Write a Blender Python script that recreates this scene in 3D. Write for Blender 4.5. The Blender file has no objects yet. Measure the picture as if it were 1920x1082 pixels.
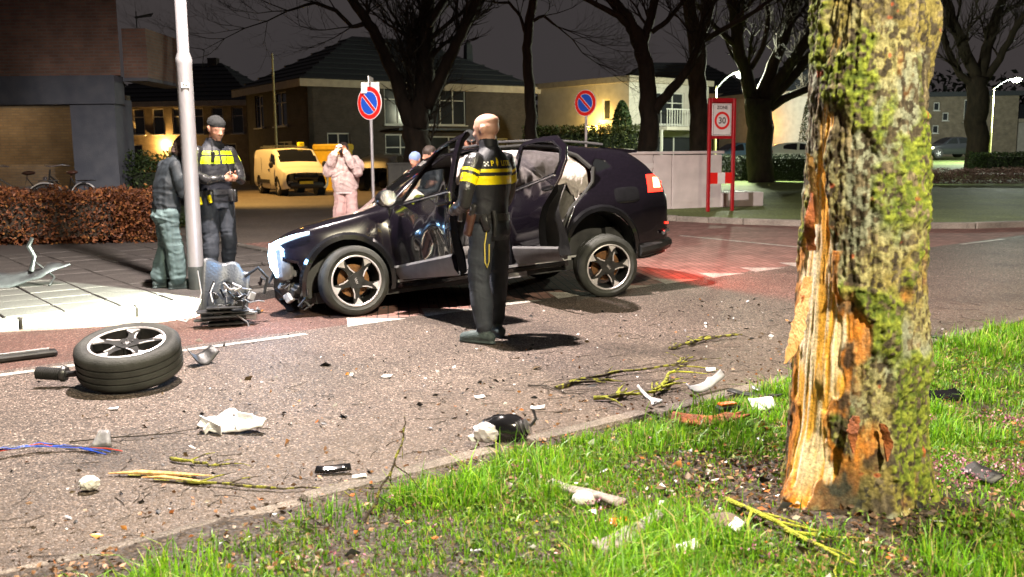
import bpy, bmesh, math, random
import numpy as np
from mathutils import Vector, Matrix, Quaternion, noise as mnoise
from mathutils.bvhtree import BVHTree
R = math.radians
scene = bpy.context.scene
COL = scene.collection

# ------------------------------------------------------------------ camera
LENS, CAM_H, PITCH, ROLL = 33.0, 1.5, R(8.18), R(0.6)
cam_data = bpy.data.cameras.new('camera')
cam_data.lens = LENS; cam_data.sensor_width = 36; cam_data.clip_end = 900; cam_data.clip_start = 0.05
cam_data.dof.use_dof = True; cam_data.dof.focus_distance = 8.2; cam_data.dof.aperture_fstop = 4.0
cam = bpy.data.objects.new('camera', cam_data); COL.objects.link(cam)
_f = Vector((0, math.cos(PITCH), -math.sin(PITCH))); _u = Vector((0, math.sin(PITCH), math.cos(PITCH))); _r = Vector((1, 0, 0))
_R = _r*math.cos(ROLL) - _u*math.sin(ROLL); _U = _u*math.cos(ROLL) + _r*math.sin(ROLL)
cam.matrix_world = Matrix(((_R.x, _U.x, -_f.x, 0), (_R.y, _U.y, -_f.y, 0), (_R.z, _U.z, -_f.z, CAM_H), (0, 0, 0, 1)))
scene.camera = cam

# ------------------------------------------------------------------ night sky (town glow on thin cloud, sun far below the horizon)
world = bpy.data.worlds.new('World'); scene.world = world; world.use_nodes = True
wn = world.node_tree; wn.nodes.clear()
w_out = wn.nodes.new('ShaderNodeOutputWorld'); w_bg = wn.nodes.new('ShaderNodeBackground')
w_sky = wn.nodes.new('ShaderNodeTexSky'); w_sky.sky_type = 'NISHITA'; w_sky.sun_disc = False
w_sky.sun_elevation = R(-8); w_sky.sun_rotation = R(200)
w_no = wn.nodes.new('ShaderNodeTexNoise'); w_no.inputs['Scale'].default_value = 2.2; w_no.inputs['Detail'].default_value = 6
w_rp = wn.nodes.new('ShaderNodeValToRGB')
w_rp.color_ramp.elements[0].color = (0.30, 0.262, 0.270, 1); w_rp.color_ramp.elements[0].position = 0.3
w_rp.color_ramp.elements[1].color = (0.46, 0.385, 0.375, 1); w_rp.color_ramp.elements[1].position = 0.75
w_mx = wn.nodes.new('ShaderNodeMixRGB'); w_mx.blend_type = 'ADD'; w_mx.inputs[0].default_value = 1.0
wn.links.new(w_no.outputs['Fac'], w_rp.inputs[0]); wn.links.new(w_rp.outputs[0], w_mx.inputs[1]); wn.links.new(w_sky.outputs[0], w_mx.inputs[2])
wn.links.new(w_mx.outputs[0], w_bg.inputs[0]); wn.links.new(w_bg.outputs[0], w_out.inputs[0])
w_bg.inputs[1].default_value = 0.105
scene.view_settings.view_transform = 'Standard'; scene.view_settings.look = 'None'
scene.view_settings.exposure = 0.35; scene.view_settings.gamma = 1.0
scene.cycles.use_denoising = True; scene.cycles.max_bounces = 6; scene.cycles.diffuse_bounces = 3
scene.cycles.glossy_bounces = 3; scene.cycles.transparent_max_bounces = 8; scene.cycles.sample_clamp_indirect = 6
scene.cycles.caustics_reflective = False; scene.cycles.caustics_refractive = False

# ------------------------------------------------------------------ helpers
rng = random.Random(7)
def tag(o, label=None, cat=None, group=None, kind=None):
    if label: o['label'] = label
    if cat: o['category'] = cat
    if group: o['group'] = group
    if kind: o['kind'] = kind
    return o
def empty(name, loc=(0, 0, 0), rz=0, mat=None):
    o = bpy.data.objects.new(name, None); COL.objects.link(o); o.empty_display_size = 0.2
    if mat is not None: o.matrix_basis = mat
    else: o.location = loc; o.rotation_euler = (0, 0, rz)
    return o
def link_mesh(name, me, parent=None, M=None):
    o = bpy.data.objects.new(name, me); COL.objects.link(o)
    if parent: o.parent = parent
    if M is not None: o.matrix_basis = M
    return o
def copy_tree(o, parent=None):
    c = o.copy(); COL.objects.link(c); c.parent = parent
    for ch in o.children: copy_tree(ch, c)
    return c
def np_mesh(name, v, f, mats, smooth=False, mi=None, col=None):
    """v (n,3) array, f (m,k) int array, all faces of k corners"""
    v = np.asarray(v, dtype=np.float32); f = np.asarray(f, dtype=np.int32); k = f.shape[1]
    me = bpy.data.meshes.new(name); me.vertices.add(len(v)); me.vertices.foreach_set('co', v.ravel())
    me.loops.add(f.size); me.loops.foreach_set('vertex_index', f.ravel()); me.polygons.add(len(f))
    me.polygons.foreach_set('loop_start', np.arange(0, f.size, k, dtype=np.int32))
    if smooth: me.polygons.foreach_set('use_smooth', np.ones(len(f), dtype=bool))
    for m in (mats if isinstance(mats, (list, tuple)) else [mats]): me.materials.append(m)
    if mi is not None: me.polygons.foreach_set('material_index', np.asarray(mi, dtype=np.int32))
    if col is not None:
        a = me.color_attributes.new('Col', 'FLOAT_COLOR', 'POINT')
        c4 = np.ones((len(v), 4), dtype=np.float32); c4[:, :3] = col; a.data.foreach_set('color', c4.ravel())
    me.update(); me.validate(); return me
class MB:
    """collects shapes of one part"""
    def __init__(s): s.v = []; s.f = []; s.m = []; s.cur = 0
    def add(s, vs, fs, M=None):
        b = len(s.v); s.v += [tuple(M @ Vector(p)) if M is not None else tuple(p) for p in vs]
        s.f += [tuple(i+b for i in f) for f in fs]; s.m += [s.cur]*len(fs); return s
    def box(s, c, d, M=None, taper=(1, 1)):
        x, y, z = d[0]/2, d[1]/2, d[2]/2; tx, ty = taper
        vs = [(c[0]+i*x*(tx if k > 0 else 1), c[1]+j*y*(ty if k > 0 else 1), c[2]+k*z) for k in (-1, 1) for i, j in ((-1, -1), (1, -1), (1, 1), (-1, 1))]
        return s.add(vs, [(3, 2, 1, 0), (4, 5, 6, 7), (0, 1, 5, 4), (1, 2, 6, 5), (2, 3, 7, 6), (3, 0, 4, 7)], M)
    def bbox(s, c, d, b=0.01, M=None):
        """box with chamfered vertical and top edges"""
        x, y, z = d[0]/2, d[1]/2, d[2]/2; vs = []
        def ring(zz, q):
            X, Y = x-q, y-q
            return [(-X+b, -Y, zz), (X-b, -Y, zz), (X, -Y+b, zz), (X, Y-b, zz), (X-b, Y, zz), (-X+b, Y, zz), (-X, Y-b, zz), (-X, -Y+b, zz)]
        for zz, q in ((-z, b*.7), (-z+b, 0), (z-b, 0), (z, b*.7)): vs += [(c[0]+p[0], c[1]+p[1], c[2]+p[2]) for p in ring(zz, q)]
        fs = [tuple(range(7, -1, -1)), tuple(range(24, 32))]
        for k in range(3):
            for i in range(8): j = (i+1) % 8; fs.append((k*8+i, k*8+j, k*8+8+j, k*8+8+i))
        return s.add(vs, fs, M)
    def tube(s, pts, rad, n=8, cap=True, flat=None, M=None):
        pts = [Vector(p) for p in pts]; k = len(pts)
        rad = [rad]*k if not hasattr(rad, '__len__') else rad
        up = None; vs = []; fs = []
        for i in range(k):
            t = (pts[min(i+1, k-1)]-pts[max(i-1, 0)]); t = t.normalized() if t.length > 1e-9 else Vector((0, 0, 1))
            if up is None:
                a = Vector((0, 0, 1)) if abs(t.z) < .9 else Vector((1, 0, 0)); up = (a - t*a.dot(t)).normalized()
            else:
                up = up - t*up.dot(t)
                if up.length < 1e-6: up = t.orthogonal()
                up.normalize()
            sd = t.cross(up)
            for j in range(n):
                an = 2*math.pi*j/n; ru = rad[i]*(flat if flat else 1)
                vs.append(pts[i]+up*math.cos(an)*ru+sd*math.sin(an)*rad[i])
        for i in range(k-1):
            for j in range(n):
                a = i*n+j; b = i*n+(j+1) % n; fs.append((a, b, b+n, a+n))
        if cap: fs.append(tuple(range(n-1, -1, -1))); fs.append(tuple((k-1)*n+j for j in range(n)))
        return s.add(vs, fs, M)
    def lathe(s, prof, n=24, M=None, close=False):
        """prof [(r,z)] round the z axis"""
        k = len(prof); vs = [(r*math.cos(2*math.pi*j/n), r*math.sin(2*math.pi*j/n), z) for r, z in prof for j in range(n)]
        fs = []
        for i in range(k-1 if not close else k):
            i2 = (i+1) % k
            for j in range(n): fs.append((i*n+j, i*n+(j+1) % n, i2*n+(j+1) % n, i2*n+j))
        if not close: fs.append(tuple(range(n-1, -1, -1))); fs.append(tuple((k-1)*n+j for j in range(n)))
        return s.add(vs, fs, M)
    def prism(s, poly, z0, z1, M=None):
        k = len(poly); vs = [(p[0], p[1], z0) for p in poly]+[(p[0], p[1], z1) for p in poly]
        fs = [tuple(range(k-1, -1, -1)), tuple(range(k, 2*k))]+[(i, (i+1) % k, (i+1) % k+k, i+k) for i in range(k)]
        return s.add(vs, fs, M)
    def sheet(s, poly, z=0.0):
        return s.add([(p[0], p[1], z) for p in poly], [tuple(range(len(poly)))])
    def ico(s, c, r, sub=1, sc=(1, 1, 1), jit=0, seed=0, M=None):
        bm = bmesh.new(); bmesh.ops.create_icosphere(bm, subdivisions=sub, radius=1)
        q = random.Random(seed); vs = []
        for v in bm.verts:
            k = r*(1+q.uniform(-jit, jit)); vs.append((c[0]+v.co.x*k*sc[0], c[1]+v.co.y*k*sc[1], c[2]+v.co.z*k*sc[2]))
        bm.verts.index_update(); fs = [tuple(v.index for v in f.verts) for f in bm.faces]; bm.free()
        return s.add(vs, fs, M)
    def build(s, name, mat, parent=None, smooth=False, M=None, ang=40):
        me = bpy.data.meshes.new(name); me.from_pydata(s.v, [], s.f)
        for m in (mat if isinstance(mat, (list, tuple)) else [mat]): me.materials.append(m)
        if isinstance(mat, (list, tuple)): me.polygons.foreach_set('material_index', s.m)
        bm = bmesh.new(); bm.from_mesh(me); bmesh.ops.recalc_face_normals(bm, faces=bm.faces); bm.to_mesh(me); bm.free()
        if smooth: me.shade_smooth(); me.set_sharp_from_angle(angle=R(ang))
        me.update(); return link_mesh(name, me, parent, M)
def TR(x, y, z): return Matrix.Translation((x, y, z))
def RX(a): return Matrix.Rotation(R(a), 4, 'X')
def RY(a): return Matrix.Rotation(R(a), 4, 'Y')
def RZ(a): return Matrix.Rotation(R(a), 4, 'Z')
def SC(x, y, z): return Matrix.Diagonal((x, y, z, 1))
# numpy value noise ------------------------------------------------
def _hash(i, j, k, s):
    h = (i.astype(np.int64)*374761393 + j.astype(np.int64)*668265263 + k.astype(np.int64)*2147483647 + s*974711) & 0xffffffff
    h = ((h ^ (h >> 13))*1274126177) & 0xffffffff
    return ((h ^ (h >> 16)) & 0xffff)/65535.0
def vnoise(x, y, z=None, s=0):
    x = np.asarray(x, dtype=np.float64); y = np.asarray(y, dtype=np.float64); z = np.zeros_like(x) if z is None else np.asarray(z, dtype=np.float64)
    i, j, k = np.floor(x), np.floor(y), np.floor(z); a, b, c = x-i, y-j, z-k
    a = a*a*(3-2*a); b = b*b*(3-2*b); c = c*c*(3-2*c); r = 0
    for di in (0, 1):
        for dj in (0, 1):
            for dk in (0, 1):
                r = r + _hash(i+di, j+dj, k+dk, s)*(a if di else 1-a)*(b if dj else 1-b)*(c if dk else 1-c)
    return r
def fbm(x, y, z=None, o=4, s=0):
    r = 0; am = .5; t = 0; z = np.zeros_like(np.asarray(x, dtype=float)) if z is None else z
    for q in range(o): r = r+am*vnoise(x*2**q, y*2**q, z*2**q, s+q); t += am; am *= .5
    return r/t
# ------------------------------------------------------------------ materials
MAT = {}
def pm(name, c1, c2=None, scale=6, rough=.6, bump=0, bscale=None, metal=0, coat=0, emit=None, es=0, detail=4, spec=.5, lo=.35, hi=.65, rvar=0, sss=0, stretch=None, alpha=None, bdist=.02, trans=0, coords='Object'):
    m = bpy.data.materials.new(name); m.use_nodes = True; nt = m.node_tree; b = nt.nodes['Principled BSDF']
    b.inputs['Base Color'].default_value = (*c1, 1); b.inputs['Roughness'].default_value = rough; b.inputs['Metallic'].default_value = metal
    b.inputs['Specular IOR Level'].default_value = spec; b.inputs['Coat Weight'].default_value = coat; b.inputs['Coat Roughness'].default_value = .04
    if trans: b.inputs['Transmission Weight'].default_value = trans
    if alpha is not None: b.inputs['Alpha'].default_value = alpha
    if emit: b.inputs['Emission Color'].default_value = (*emit, 1); b.inputs['Emission Strength'].default_value = es
    def coord():
        tc = nt.nodes.new('ShaderNodeTexCoord'); o = tc.outputs[coords]
        if stretch:
            mp = nt.nodes.new('ShaderNodeMapping'); mp.inputs['Scale'].default_value = stretch; nt.links.new(o, mp.inputs[0]); o = mp.outputs[0]
        return o
    if c2 or bump or rvar: co = coord()
    if c2 or rvar:
        n = nt.nodes.new('ShaderNodeTexNoise'); n.inputs['Scale'].default_value = scale; n.inputs['Detail'].default_value = detail
        nt.links.new(co, n.inputs['Vector'])
    if c2:
        r = nt.nodes.new('ShaderNodeValToRGB'); r.color_ramp.elements[0].position = lo; r.color_ramp.elements[1].position = hi
        r.color_ramp.elements[0].color = (*c1, 1); r.color_ramp.elements[1].color = (*c2, 1)
        nt.links.new(n.outputs['Fac'], r.inputs[0]); nt.links.new(r.outputs[0], b.inputs['Base Color'])
    if rvar:
        mr = nt.nodes.new('ShaderNodeMapRange'); mr.inputs['To Min'].default_value = max(0.02, rough-rvar); mr.inputs['To Max'].default_value = min(1, rough+rvar)
        mr.inputs['From Min'].default_value = .3; mr.inputs['From Max'].default_value = .7
        nt.links.new(n.outputs['Fac'], mr.inputs[0]); nt.links.new(mr.outputs[0], b.inputs['Roughness'])
    if bump:
        n2 = nt.nodes.new('ShaderNodeTexNoise'); n2.inputs['Scale'].default_value = bscale or scale*4; n2.inputs['Detail'].default_value = 5
        nt.links.new(co, n2.inputs['Vector']); bp = nt.nodes.new('ShaderNodeBump'); bp.inputs['Strength'].default_value = bump; bp.inputs['Distance'].default_value = bdist
        nt.links.new(n2.outputs['Fac'], bp.inputs['Height']); nt.links.new(bp.outputs[0], b.inputs['Normal'])
    MAT[name] = m; return m
def nd(nt, t, **kw):
    n = nt.nodes.new(t)
    for k, v in kw.items():
        if k in n.inputs: n.inputs[k].default_value = v
        else: setattr(n, k, v)
    return n
def ramp(nt, src, stops):
    r = nt.nodes.new('ShaderNodeValToRGB'); e = r.color_ramp.elements
    while len(e) < len(stops): e.new(.5)
    for q, (p, c) in enumerate(stops): e[q].position = p; e[q].color = (*c, 1)
    nt.links.new(src, r.inputs[0]); return r.outputs[0]
def mixc(nt, fac, a, b, mode='MIX'):
    m = nt.nodes.new('ShaderNodeMixRGB'); m.blend_type = mode
    for i, q in ((0, fac), (1, a), (2, b)):
        if isinstance(q, (int, float)): m.inputs[i].default_value = q
        elif isinstance(q, tuple): m.inputs[i].default_value = (*q, 1)
        else: nt.links.new(q, m.inputs[i])
    return m.outputs[0]
def stone_mat(name, stops, vscale, rough=.55, bump=.5, patch=(.75, 1.2), pscale=.9, tint=None):
    """aggregate surface: a cell colour per stone, large patches, relief"""
    m = bpy.data.materials.new(name); m.use_nodes = True; nt = m.node_tree; b = nt.nodes['Principled BSDF']
    tc = nt.nodes.new('ShaderNodeTexCoord'); v = nd(nt, 'ShaderNodeTexVoronoi', Scale=vscale); nt.links.new(tc.outputs['Object'], v.inputs['Vector'])
    sx = nt.nodes.new('ShaderNodeSeparateColor'); nt.links.new(v.outputs['Color'], sx.inputs[0])
    c = ramp(nt, sx.outputs[0], stops)
    n = nd(nt, 'ShaderNodeTexNoise', Scale=pscale, Detail=6, Roughness=.6); nt.links.new(tc.outputs['Object'], n.inputs['Vector'])
    p = ramp(nt, n.outputs['Fac'], [(.3, (patch[0],)*3), (.7, (patch[1],)*3)])
    c = mixc(nt, 1.0, c, p, 'MULTIPLY')
    dk = ramp(nt, v.outputs['Distance'], [(.35, (1, 1, 1)), (.75, (.35, .33, .32))]); c = mixc(nt, .8, c, dk, 'MULTIPLY')
    if tint:
        n3 = nd(nt, 'ShaderNodeTexNoise', Scale=.35, Detail=3); nt.links.new(tc.outputs['Object'], n3.inputs['Vector'])
        c = mixc(nt, 1.0, c, ramp(nt, n3.outputs['Fac'], [(.35, tint[0]), (.65, tint[1])]), 'MULTIPLY')
    nt.links.new(c, b.inputs['Base Color']); b.inputs['Roughness'].default_value = rough
    rr = nt.nodes.new('ShaderNodeMapRange'); rr.inputs['To Min'].default_value = rough-.2; rr.inputs['To Max'].default_value = rough+.2
    nt.links.new(sx.outputs[1], rr.inputs[0]); nt.links.new(rr.outputs[0], b.inputs['Roughness'])
    bp = nd(nt, 'ShaderNodeBump', Strength=bump, Distance=.006, invert=True); nt.links.new(v.outputs['Distance'], bp.inputs['Height']); nt.links.new(bp.outputs[0], b.inputs['Normal'])
    MAT[name] = m; return m
def brick_mat(name, c1, c2, mortar, bw=.21, bh=.065, rot=0, rough=.8, bump=.6, vert=True, msize=.012, squash=False):
    m = bpy.data.materials.new(name); m.use_nodes = True; nt = m.node_tree; b = nt.nodes['Principled BSDF']
    tc = nt.nodes.new('ShaderNodeTexCoord'); mp = nt.nodes.new('ShaderNodeMapping'); nt.links.new(tc.outputs['Object'], mp.inputs[0])
    src = mp.outputs[0]
    if vert:   # run the courses up the z axis: u = x+y, v = z
        sp = nt.nodes.new('ShaderNodeSeparateXYZ'); nt.links.new(src, sp.inputs[0]); ad = nd(nt, 'ShaderNodeMath', operation='ADD')
        nt.links.new(sp.outputs[0], ad.inputs[0]); nt.links.new(sp.outputs[1], ad.inputs[1]); cb = nt.nodes.new('ShaderNodeCombineXYZ')
        nt.links.new(ad.outputs[0], cb.inputs[0]); nt.links.new(sp.outputs[2], cb.inputs[1]); src = cb.outputs[0]
    else: mp.inputs['Rotation'].default_value = (0, 0, rot)
    br = nd(nt, 'ShaderNodeTexBrick'); br.inputs['Scale'].default_value = 1; br.inputs['Brick Width'].default_value = bw; br.inputs['Row Height'].default_value = bh
    br.inputs['Mortar Size'].default_value = msize; br.inputs['Color1'].default_value = (*c1, 1); br.inputs['Color2'].default_value = (*c2, 1); br.inputs['Mortar'].default_value = (*mortar, 1)
    nt.links.new(src, br.inputs['Vector'])
    n = nd(nt, 'ShaderNodeTexNoise', Scale=2.5, Detail=6); nt.links.new(tc.outputs['Object'], n.inputs['Vector'])
    c = mixc(nt, 1.0, br.outputs['Color'], ramp(nt, n.outputs['Fac'], [(.3, (.7, .7, .7)), (.7, (1.2, 1.2, 1.2))]), 'MULTIPLY')
    nt.links.new(c, b.inputs['Base Color']); b.inputs['Roughness'].default_value = rough
    bp = nd(nt, 'ShaderNodeBump', Strength=bump, Distance=.01, invert=True); nt.links.new(br.outputs['Fac'], bp.inputs['Height']); nt.links.new(bp.outputs[0], b.inputs['Normal'])
    MAT[name] = m; return m
def attr_mat(name, rough=.6, bump=0, bscale=60, spec=.4, trans=0, mul=None, mscale=3):
    m = bpy.data.materials.new(name); m.use_nodes = True; nt = m.node_tree; b = nt.nodes['Principled BSDF']
    a = nd(nt, 'ShaderNodeAttribute', attribute_name='Col'); c = a.outputs['Color']
    tc = nt.nodes.new('ShaderNodeTexCoord')
    if mul:
        n = nd(nt, 'ShaderNodeTexNoise', Scale=mscale, Detail=6); nt.links.new(tc.outputs['Object'], n.inputs['Vector'])
        c = mixc(nt, 1.0, c, ramp(nt, n.outputs['Fac'], [(.3, (mul[0],)*3), (.7, (mul[1],)*3)]), 'MULTIPLY')
    nt.links.new(c, b.inputs['Base Color']); b.inputs['Roughness'].default_value = rough; b.inputs['Specular IOR Level'].default_value = spec
    if bump:
        n2 = nd(nt, 'ShaderNodeTexNoise', Scale=bscale, Detail=6); nt.links.new(tc.outputs['Object'], n2.inputs['Vector'])
        bp = nd(nt, 'ShaderNodeBump', Strength=bump, Distance=.01); nt.links.new(n2.outputs['Fac'], bp.inputs['Height']); nt.links.new(bp.outputs[0], b.inputs['Normal'])
    if trans:
        out = nt.nodes['Material Output']; tr = nt.nodes.new('ShaderNodeBsdfTranslucent'); nt.links.new(c, tr.inputs[0]); ms = nd(nt, 'ShaderNodeMixShader'); ms.inputs[0].default_value = trans
        nt.links.new(b.outputs[0], ms.inputs[1]); nt.links.new(tr.outputs[0], ms.inputs[2]); nt.links.new(ms.outputs[0], out.inputs[0])
    MAT[name] = m; return m
def glass_mat(name, tint=(.6, .65, .65), mix=.25, rough=.03):
    m = bpy.data.materials.new(name); m.use_nodes = True; nt = m.node_tree; nt.nodes.remove(nt.nodes['Principled BSDF']); out = nt.nodes['Material Output']
    tr = nd(nt, 'ShaderNodeBsdfTransparent'); tr.inputs[0].default_value = (*tint, 1); gl = nd(nt, 'ShaderNodeBsdfGlossy'); gl.inputs['Roughness'].default_value = rough
    fr = nd(nt, 'ShaderNodeFresnel', IOR=1.5); ms = nt.nodes.new('ShaderNodeMixShader')
    ad = nd(nt, 'ShaderNodeMath', operation='ADD'); ad.inputs[1].default_value = mix*.2; nt.links.new(fr.outputs[0], ad.inputs[0])
    nt.links.new(ad.outputs[0], ms.inputs[0]); nt.links.new(tr.outputs[0], ms.inputs[1]); nt.links.new(gl.outputs[0], ms.inputs[2]); nt.links.new(ms.outputs[0], out.inputs[0])
    MAT[name] = m; return m

stone_mat('asphalt', [(0, (.022, .017, .014)), (.3, (.060, .047, .039)), (.65, (.125, .100, .085)), (.92, (.215, .178, .155)), (1, (.46, .41, .37))], 100, .72, .75, (.66, 1.15), 1.1, ((.95, .90, .84), (1.05, .95, .93)))
stone_mat('red_asphalt', [(0, (.045, .022, .017)), (.5, (.100, .044, .033)), (.9, (.150, .075, .058)), (1, (.32, .22, .18))], 95, .8, .6, (.7, 1.15), 1.4)
stone_mat('street_asphalt', [(0, (.09, .075, .065)), (.6, (.14, .12, .105)), (1, (.22, .19, .17))], 70, .6, .5, (.7, 1.2), .6)
stone_mat('concrete_slab', [(0, (.040, .035, .033)), (.6, (.060, .053, .050)), (1, (.09, .08, .075))], 150, .75, .25, (.6, 1.12), 2.2)
stone_mat('kerb_concrete', [(0, (.26, .24, .21)), (.6, (.36, .33, .29)), (1, (.45, .42, .38))], 140, .75, .35, (.6, 1.15), 3)
stone_mat('kerb_grey', [(0, (.08, .074, .066)), (.6, (.115, .106, .096)), (1, (.17, .16, .145))], 140, .75, .35, (.6, 1.15), 3)
stone_mat('kerb_dirty', [(0, (.12, .098, .078)), (.6, (.18, .15, .122)), (1, (.25, .22, .19))], 110, .85, .45, (.45, 1.2), 4)
stone_mat('soil', [(0, (.016, .010, .006)), (.5, (.040, .026, .015)), (.9, (.072, .048, .029)), (1, (.14, .10, .07))], 70, .85, .9, (.6, 1.25), 2.5)
stone_mat('lawn_far', [(0, (.10, .15, .035)), (.5, (.19, .26, .07)), (1, (.28, .35, .11))], 40, .85, .8, (.6, 1.25), .5)
brick_mat('paver', (.17, .085, .070), (.24, .13, .11), (.055, .038, .034), .2, .1, R(38+45), .82, .7, False, .007)
stone_mat('white_paint', [(0, (.30, .28, .25)), (.6, (.52, .50, .46)), (1, (.68, .66, .62))], 110, .7, .5, (.45, 1.1), 6)
pm('tyre', (.012, .012, .012), (.028, .027, .026), 8, .62, .25, 90, spec=.35)
pm('tyre_dusty', (.02, .021, .020), (.05, .052, .048), 5, .7, .25, 90, spec=.3)
pm('alloy', (.66, .63, .66), (.52, .50, .53), 20, .38, 0, metal=.35)
pm('alloy_dark', (.012, .012, .013), (.03, .03, .03), 15, .35, .1, 60)
pm('rusty_disc', (.30, .14, .05), (.16, .08, .04), 20, .5, .2, 80, metal=.6)
pm('black_plastic', (.010, .010, .011), (.022, .022, .023), 9, .5, .15, 120, rvar=.12)
pm('gloss_black', (.006, .006, .007), (.010, .010, .012), 5, .12, coat=.6)
pm('rubber', (.008, .008, .008), rough=.7)
pm('steel', (.42, .42, .43), (.28, .28, .30), 12, .38, .1, 50, metal=.85)
pm('galvanised', (.52, .50, .52), (.40, .39, .41), 7, .42, .12, 45, metal=.55, rvar=.1, stretch=(1, 1, .3))
pm('white_plastic', (.72, .72, .74), (.60, .60, .62), 15, .4, .15, 40)
pm('white_foam', (.66, .66, .64), (.45, .44, .40), 10, .8, .5, 60)
pm('grey_plastic', (.20, .20, .21), (.12, .12, .13), 10, .45, .2, 50)
pm('bumper_grey', (.055, .058, .062), (.035, .037, .040), 10, .4, .2, 50)
pm('pale_grey', (.34, .34, .35), (.24, .24, .25), 10, .5, .2, 50)
pm('red_plastic', (.5, .02, .01), rough=.3)
pm('orange_lens', (.7, .12, .02), rough=.2)
pm('wood_fresh', (.62, .40, .16), (.45, .22, .06), 14, .75, .6, 60, stretch=(3, 1, 1))
pm('wood_grey', (.32, .28, .27), (.20, .17, .16), 10, .85, .7, 50, stretch=(3, 1, 1))
pm('bark_orange', (.42, .12, .03), (.16, .05, .02), 14, .8, .6, 60)
pm('bark_dark', (.045, .032, .022), (.022, .017, .012), 6, .9, .9, 22, stretch=(1, 1, .35))
pm('bark_pale', (.085, .062, .046), (.038, .028, .022), 5, .9, .9, 20, stretch=(1, 1, .35))
pm('twig_dark', (.045, .035, .026), (.02, .016, .012), 30, .85)
pm('twig_moss', (.055, .042, .028), (.27, .27, .03), 22, .9, .9, 140, lo=.47, hi=.55)
pm('moss_yellow', (.36, .38, .03), (.09, .08, .03), 20, .9, .9, 140, lo=.5, hi=.62)
pm('blue_wire', (.02, .07, .45), rough=.4)
pm('red_wire', (.45, .04, .02), rough=.4)
pm('stone', (.16, .11, .08), (.09, .07, .055), 12, .8, .6, 40)
# ================================================================== the setting
O2 = np.array([-.17, 4.58]); U2 = np.array([.79, .613]); N2 = np.array([-.613, .79])
def UV(u, v, z=0.0): p = O2+U2*u+N2*v; return (float(p[0]), float(p[1]), z)
ROADROT = math.atan2(.613, .79)
def lawn_z(x, y): return 0.10+max(0, y-24)*.012
def struct(o): o['kind'] = 'structure'; return o
b = MB(); b.sheet([(-400, -60), (400, -60), (400, 700), (-400, 700)], -.06); struct(b.build('ground', MAT['lawn_far']))
b = MB(); b.sheet([UV(-60, 0), UV(140, 0), UV(140, 3.72), UV(-60, 3.72)], 0.0); struct(b.build('main_road', MAT['asphalt']))
def road_dirt():
    nt = MAT['asphalt'].node_tree; bs = nt.nodes['Principled BSDF']; src = bs.inputs['Base Color'].links[0].from_socket; tc = nt.nodes.new('ShaderNodeTexCoord')
    dp = nd(nt, 'ShaderNodeVectorMath', operation='DOT_PRODUCT'); dp.inputs[1].default_value = (-.613, .79, 0); nt.links.new(tc.outputs['Object'], dp.inputs[0])
    n1 = nd(nt, 'ShaderNodeTexNoise', Scale=1.7, Detail=7, Roughness=.65); nt.links.new(tc.outputs['Object'], n1.inputs['Vector'])
    a = nd(nt, 'ShaderNodeMapRange'); a.inputs['From Min'].default_value = 3.72+1.9; a.inputs['From Max'].default_value = 3.72-.1; nt.links.new(dp.outputs['Value'], a.inputs[0])
    m = nd(nt, 'ShaderNodeMath', operation='MULTIPLY_ADD'); nt.links.new(n1.outputs['Fac'], m.inputs[0]); m.inputs[1].default_value = 1.6; m.inputs[2].default_value = -1.0
    s_ = nd(nt, 'ShaderNodeMath', operation='ADD', use_clamp=True); nt.links.new(m.outputs[0], s_.inputs[0]); nt.links.new(a.outputs[0], s_.inputs[1])
    k = nd(nt, 'ShaderNodeMath', operation='MULTIPLY'); nt.links.new(s_.outputs[0], k.inputs[0]); k.inputs[1].default_value = .72
    c = mixc(nt, k.outputs[0], src, (.070, .049, .031))
    # oil and coolant stains spread from the wreck
    n2 = nd(nt, 'ShaderNodeTexNoise', Scale=.8, Detail=5); nt.links.new(tc.outputs['Object'], n2.inputs['Vector']); st = ramp(nt, n2.outputs['Fac'], [(.56, (1, 1, 1)), (.66, (.55, .52, .50))])
    nt.links.new(mixc(nt, 1.0, c, st, 'MULTIPLY'), bs.inputs['Base Color'])
road_dirt()
b = MB(); b.sheet([UV(-60, 3.72), UV(1.5, 3.72), UV(1.5, 5.9), UV(.9, 5.42), UV(-60, 5.42)], 0.0); struct(b.build('cycle_lane', MAT['red_asphalt']))
FK = [(60, 4.3), (22, 4.3), (18, 4.3), (16.3, 4.35), (15.2, 4.9), (14.2, 5.9), (13.5, 7.2), (13.0, 8.6), (12.75, 10.2), (12.6, 12)]
LK = [(3.2, 12), (3.2, 7.75), (3.0, 7.0), (2.55, 6.35), (1.9, 5.85), (1.5, 5.7)]
b = MB(); b.sheet([UV(1.5, 3.72), UV(140, 3.72), UV(140, 4.3)]+[UV(*q) for q in FK]+[UV(*q) for q in LK], 0.0); struct(b.build('brick_junction', MAT['paver']))
b = MB(); b.sheet([UV(3.2, 12), UV(12.6, 12), (2.9, 26), (-1, 44), (-4, 75), (-60, 75), (-24, 44), (-10.2, 24)], -.003); struct(b.build('side_street', MAT['street_asphalt']))
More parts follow.
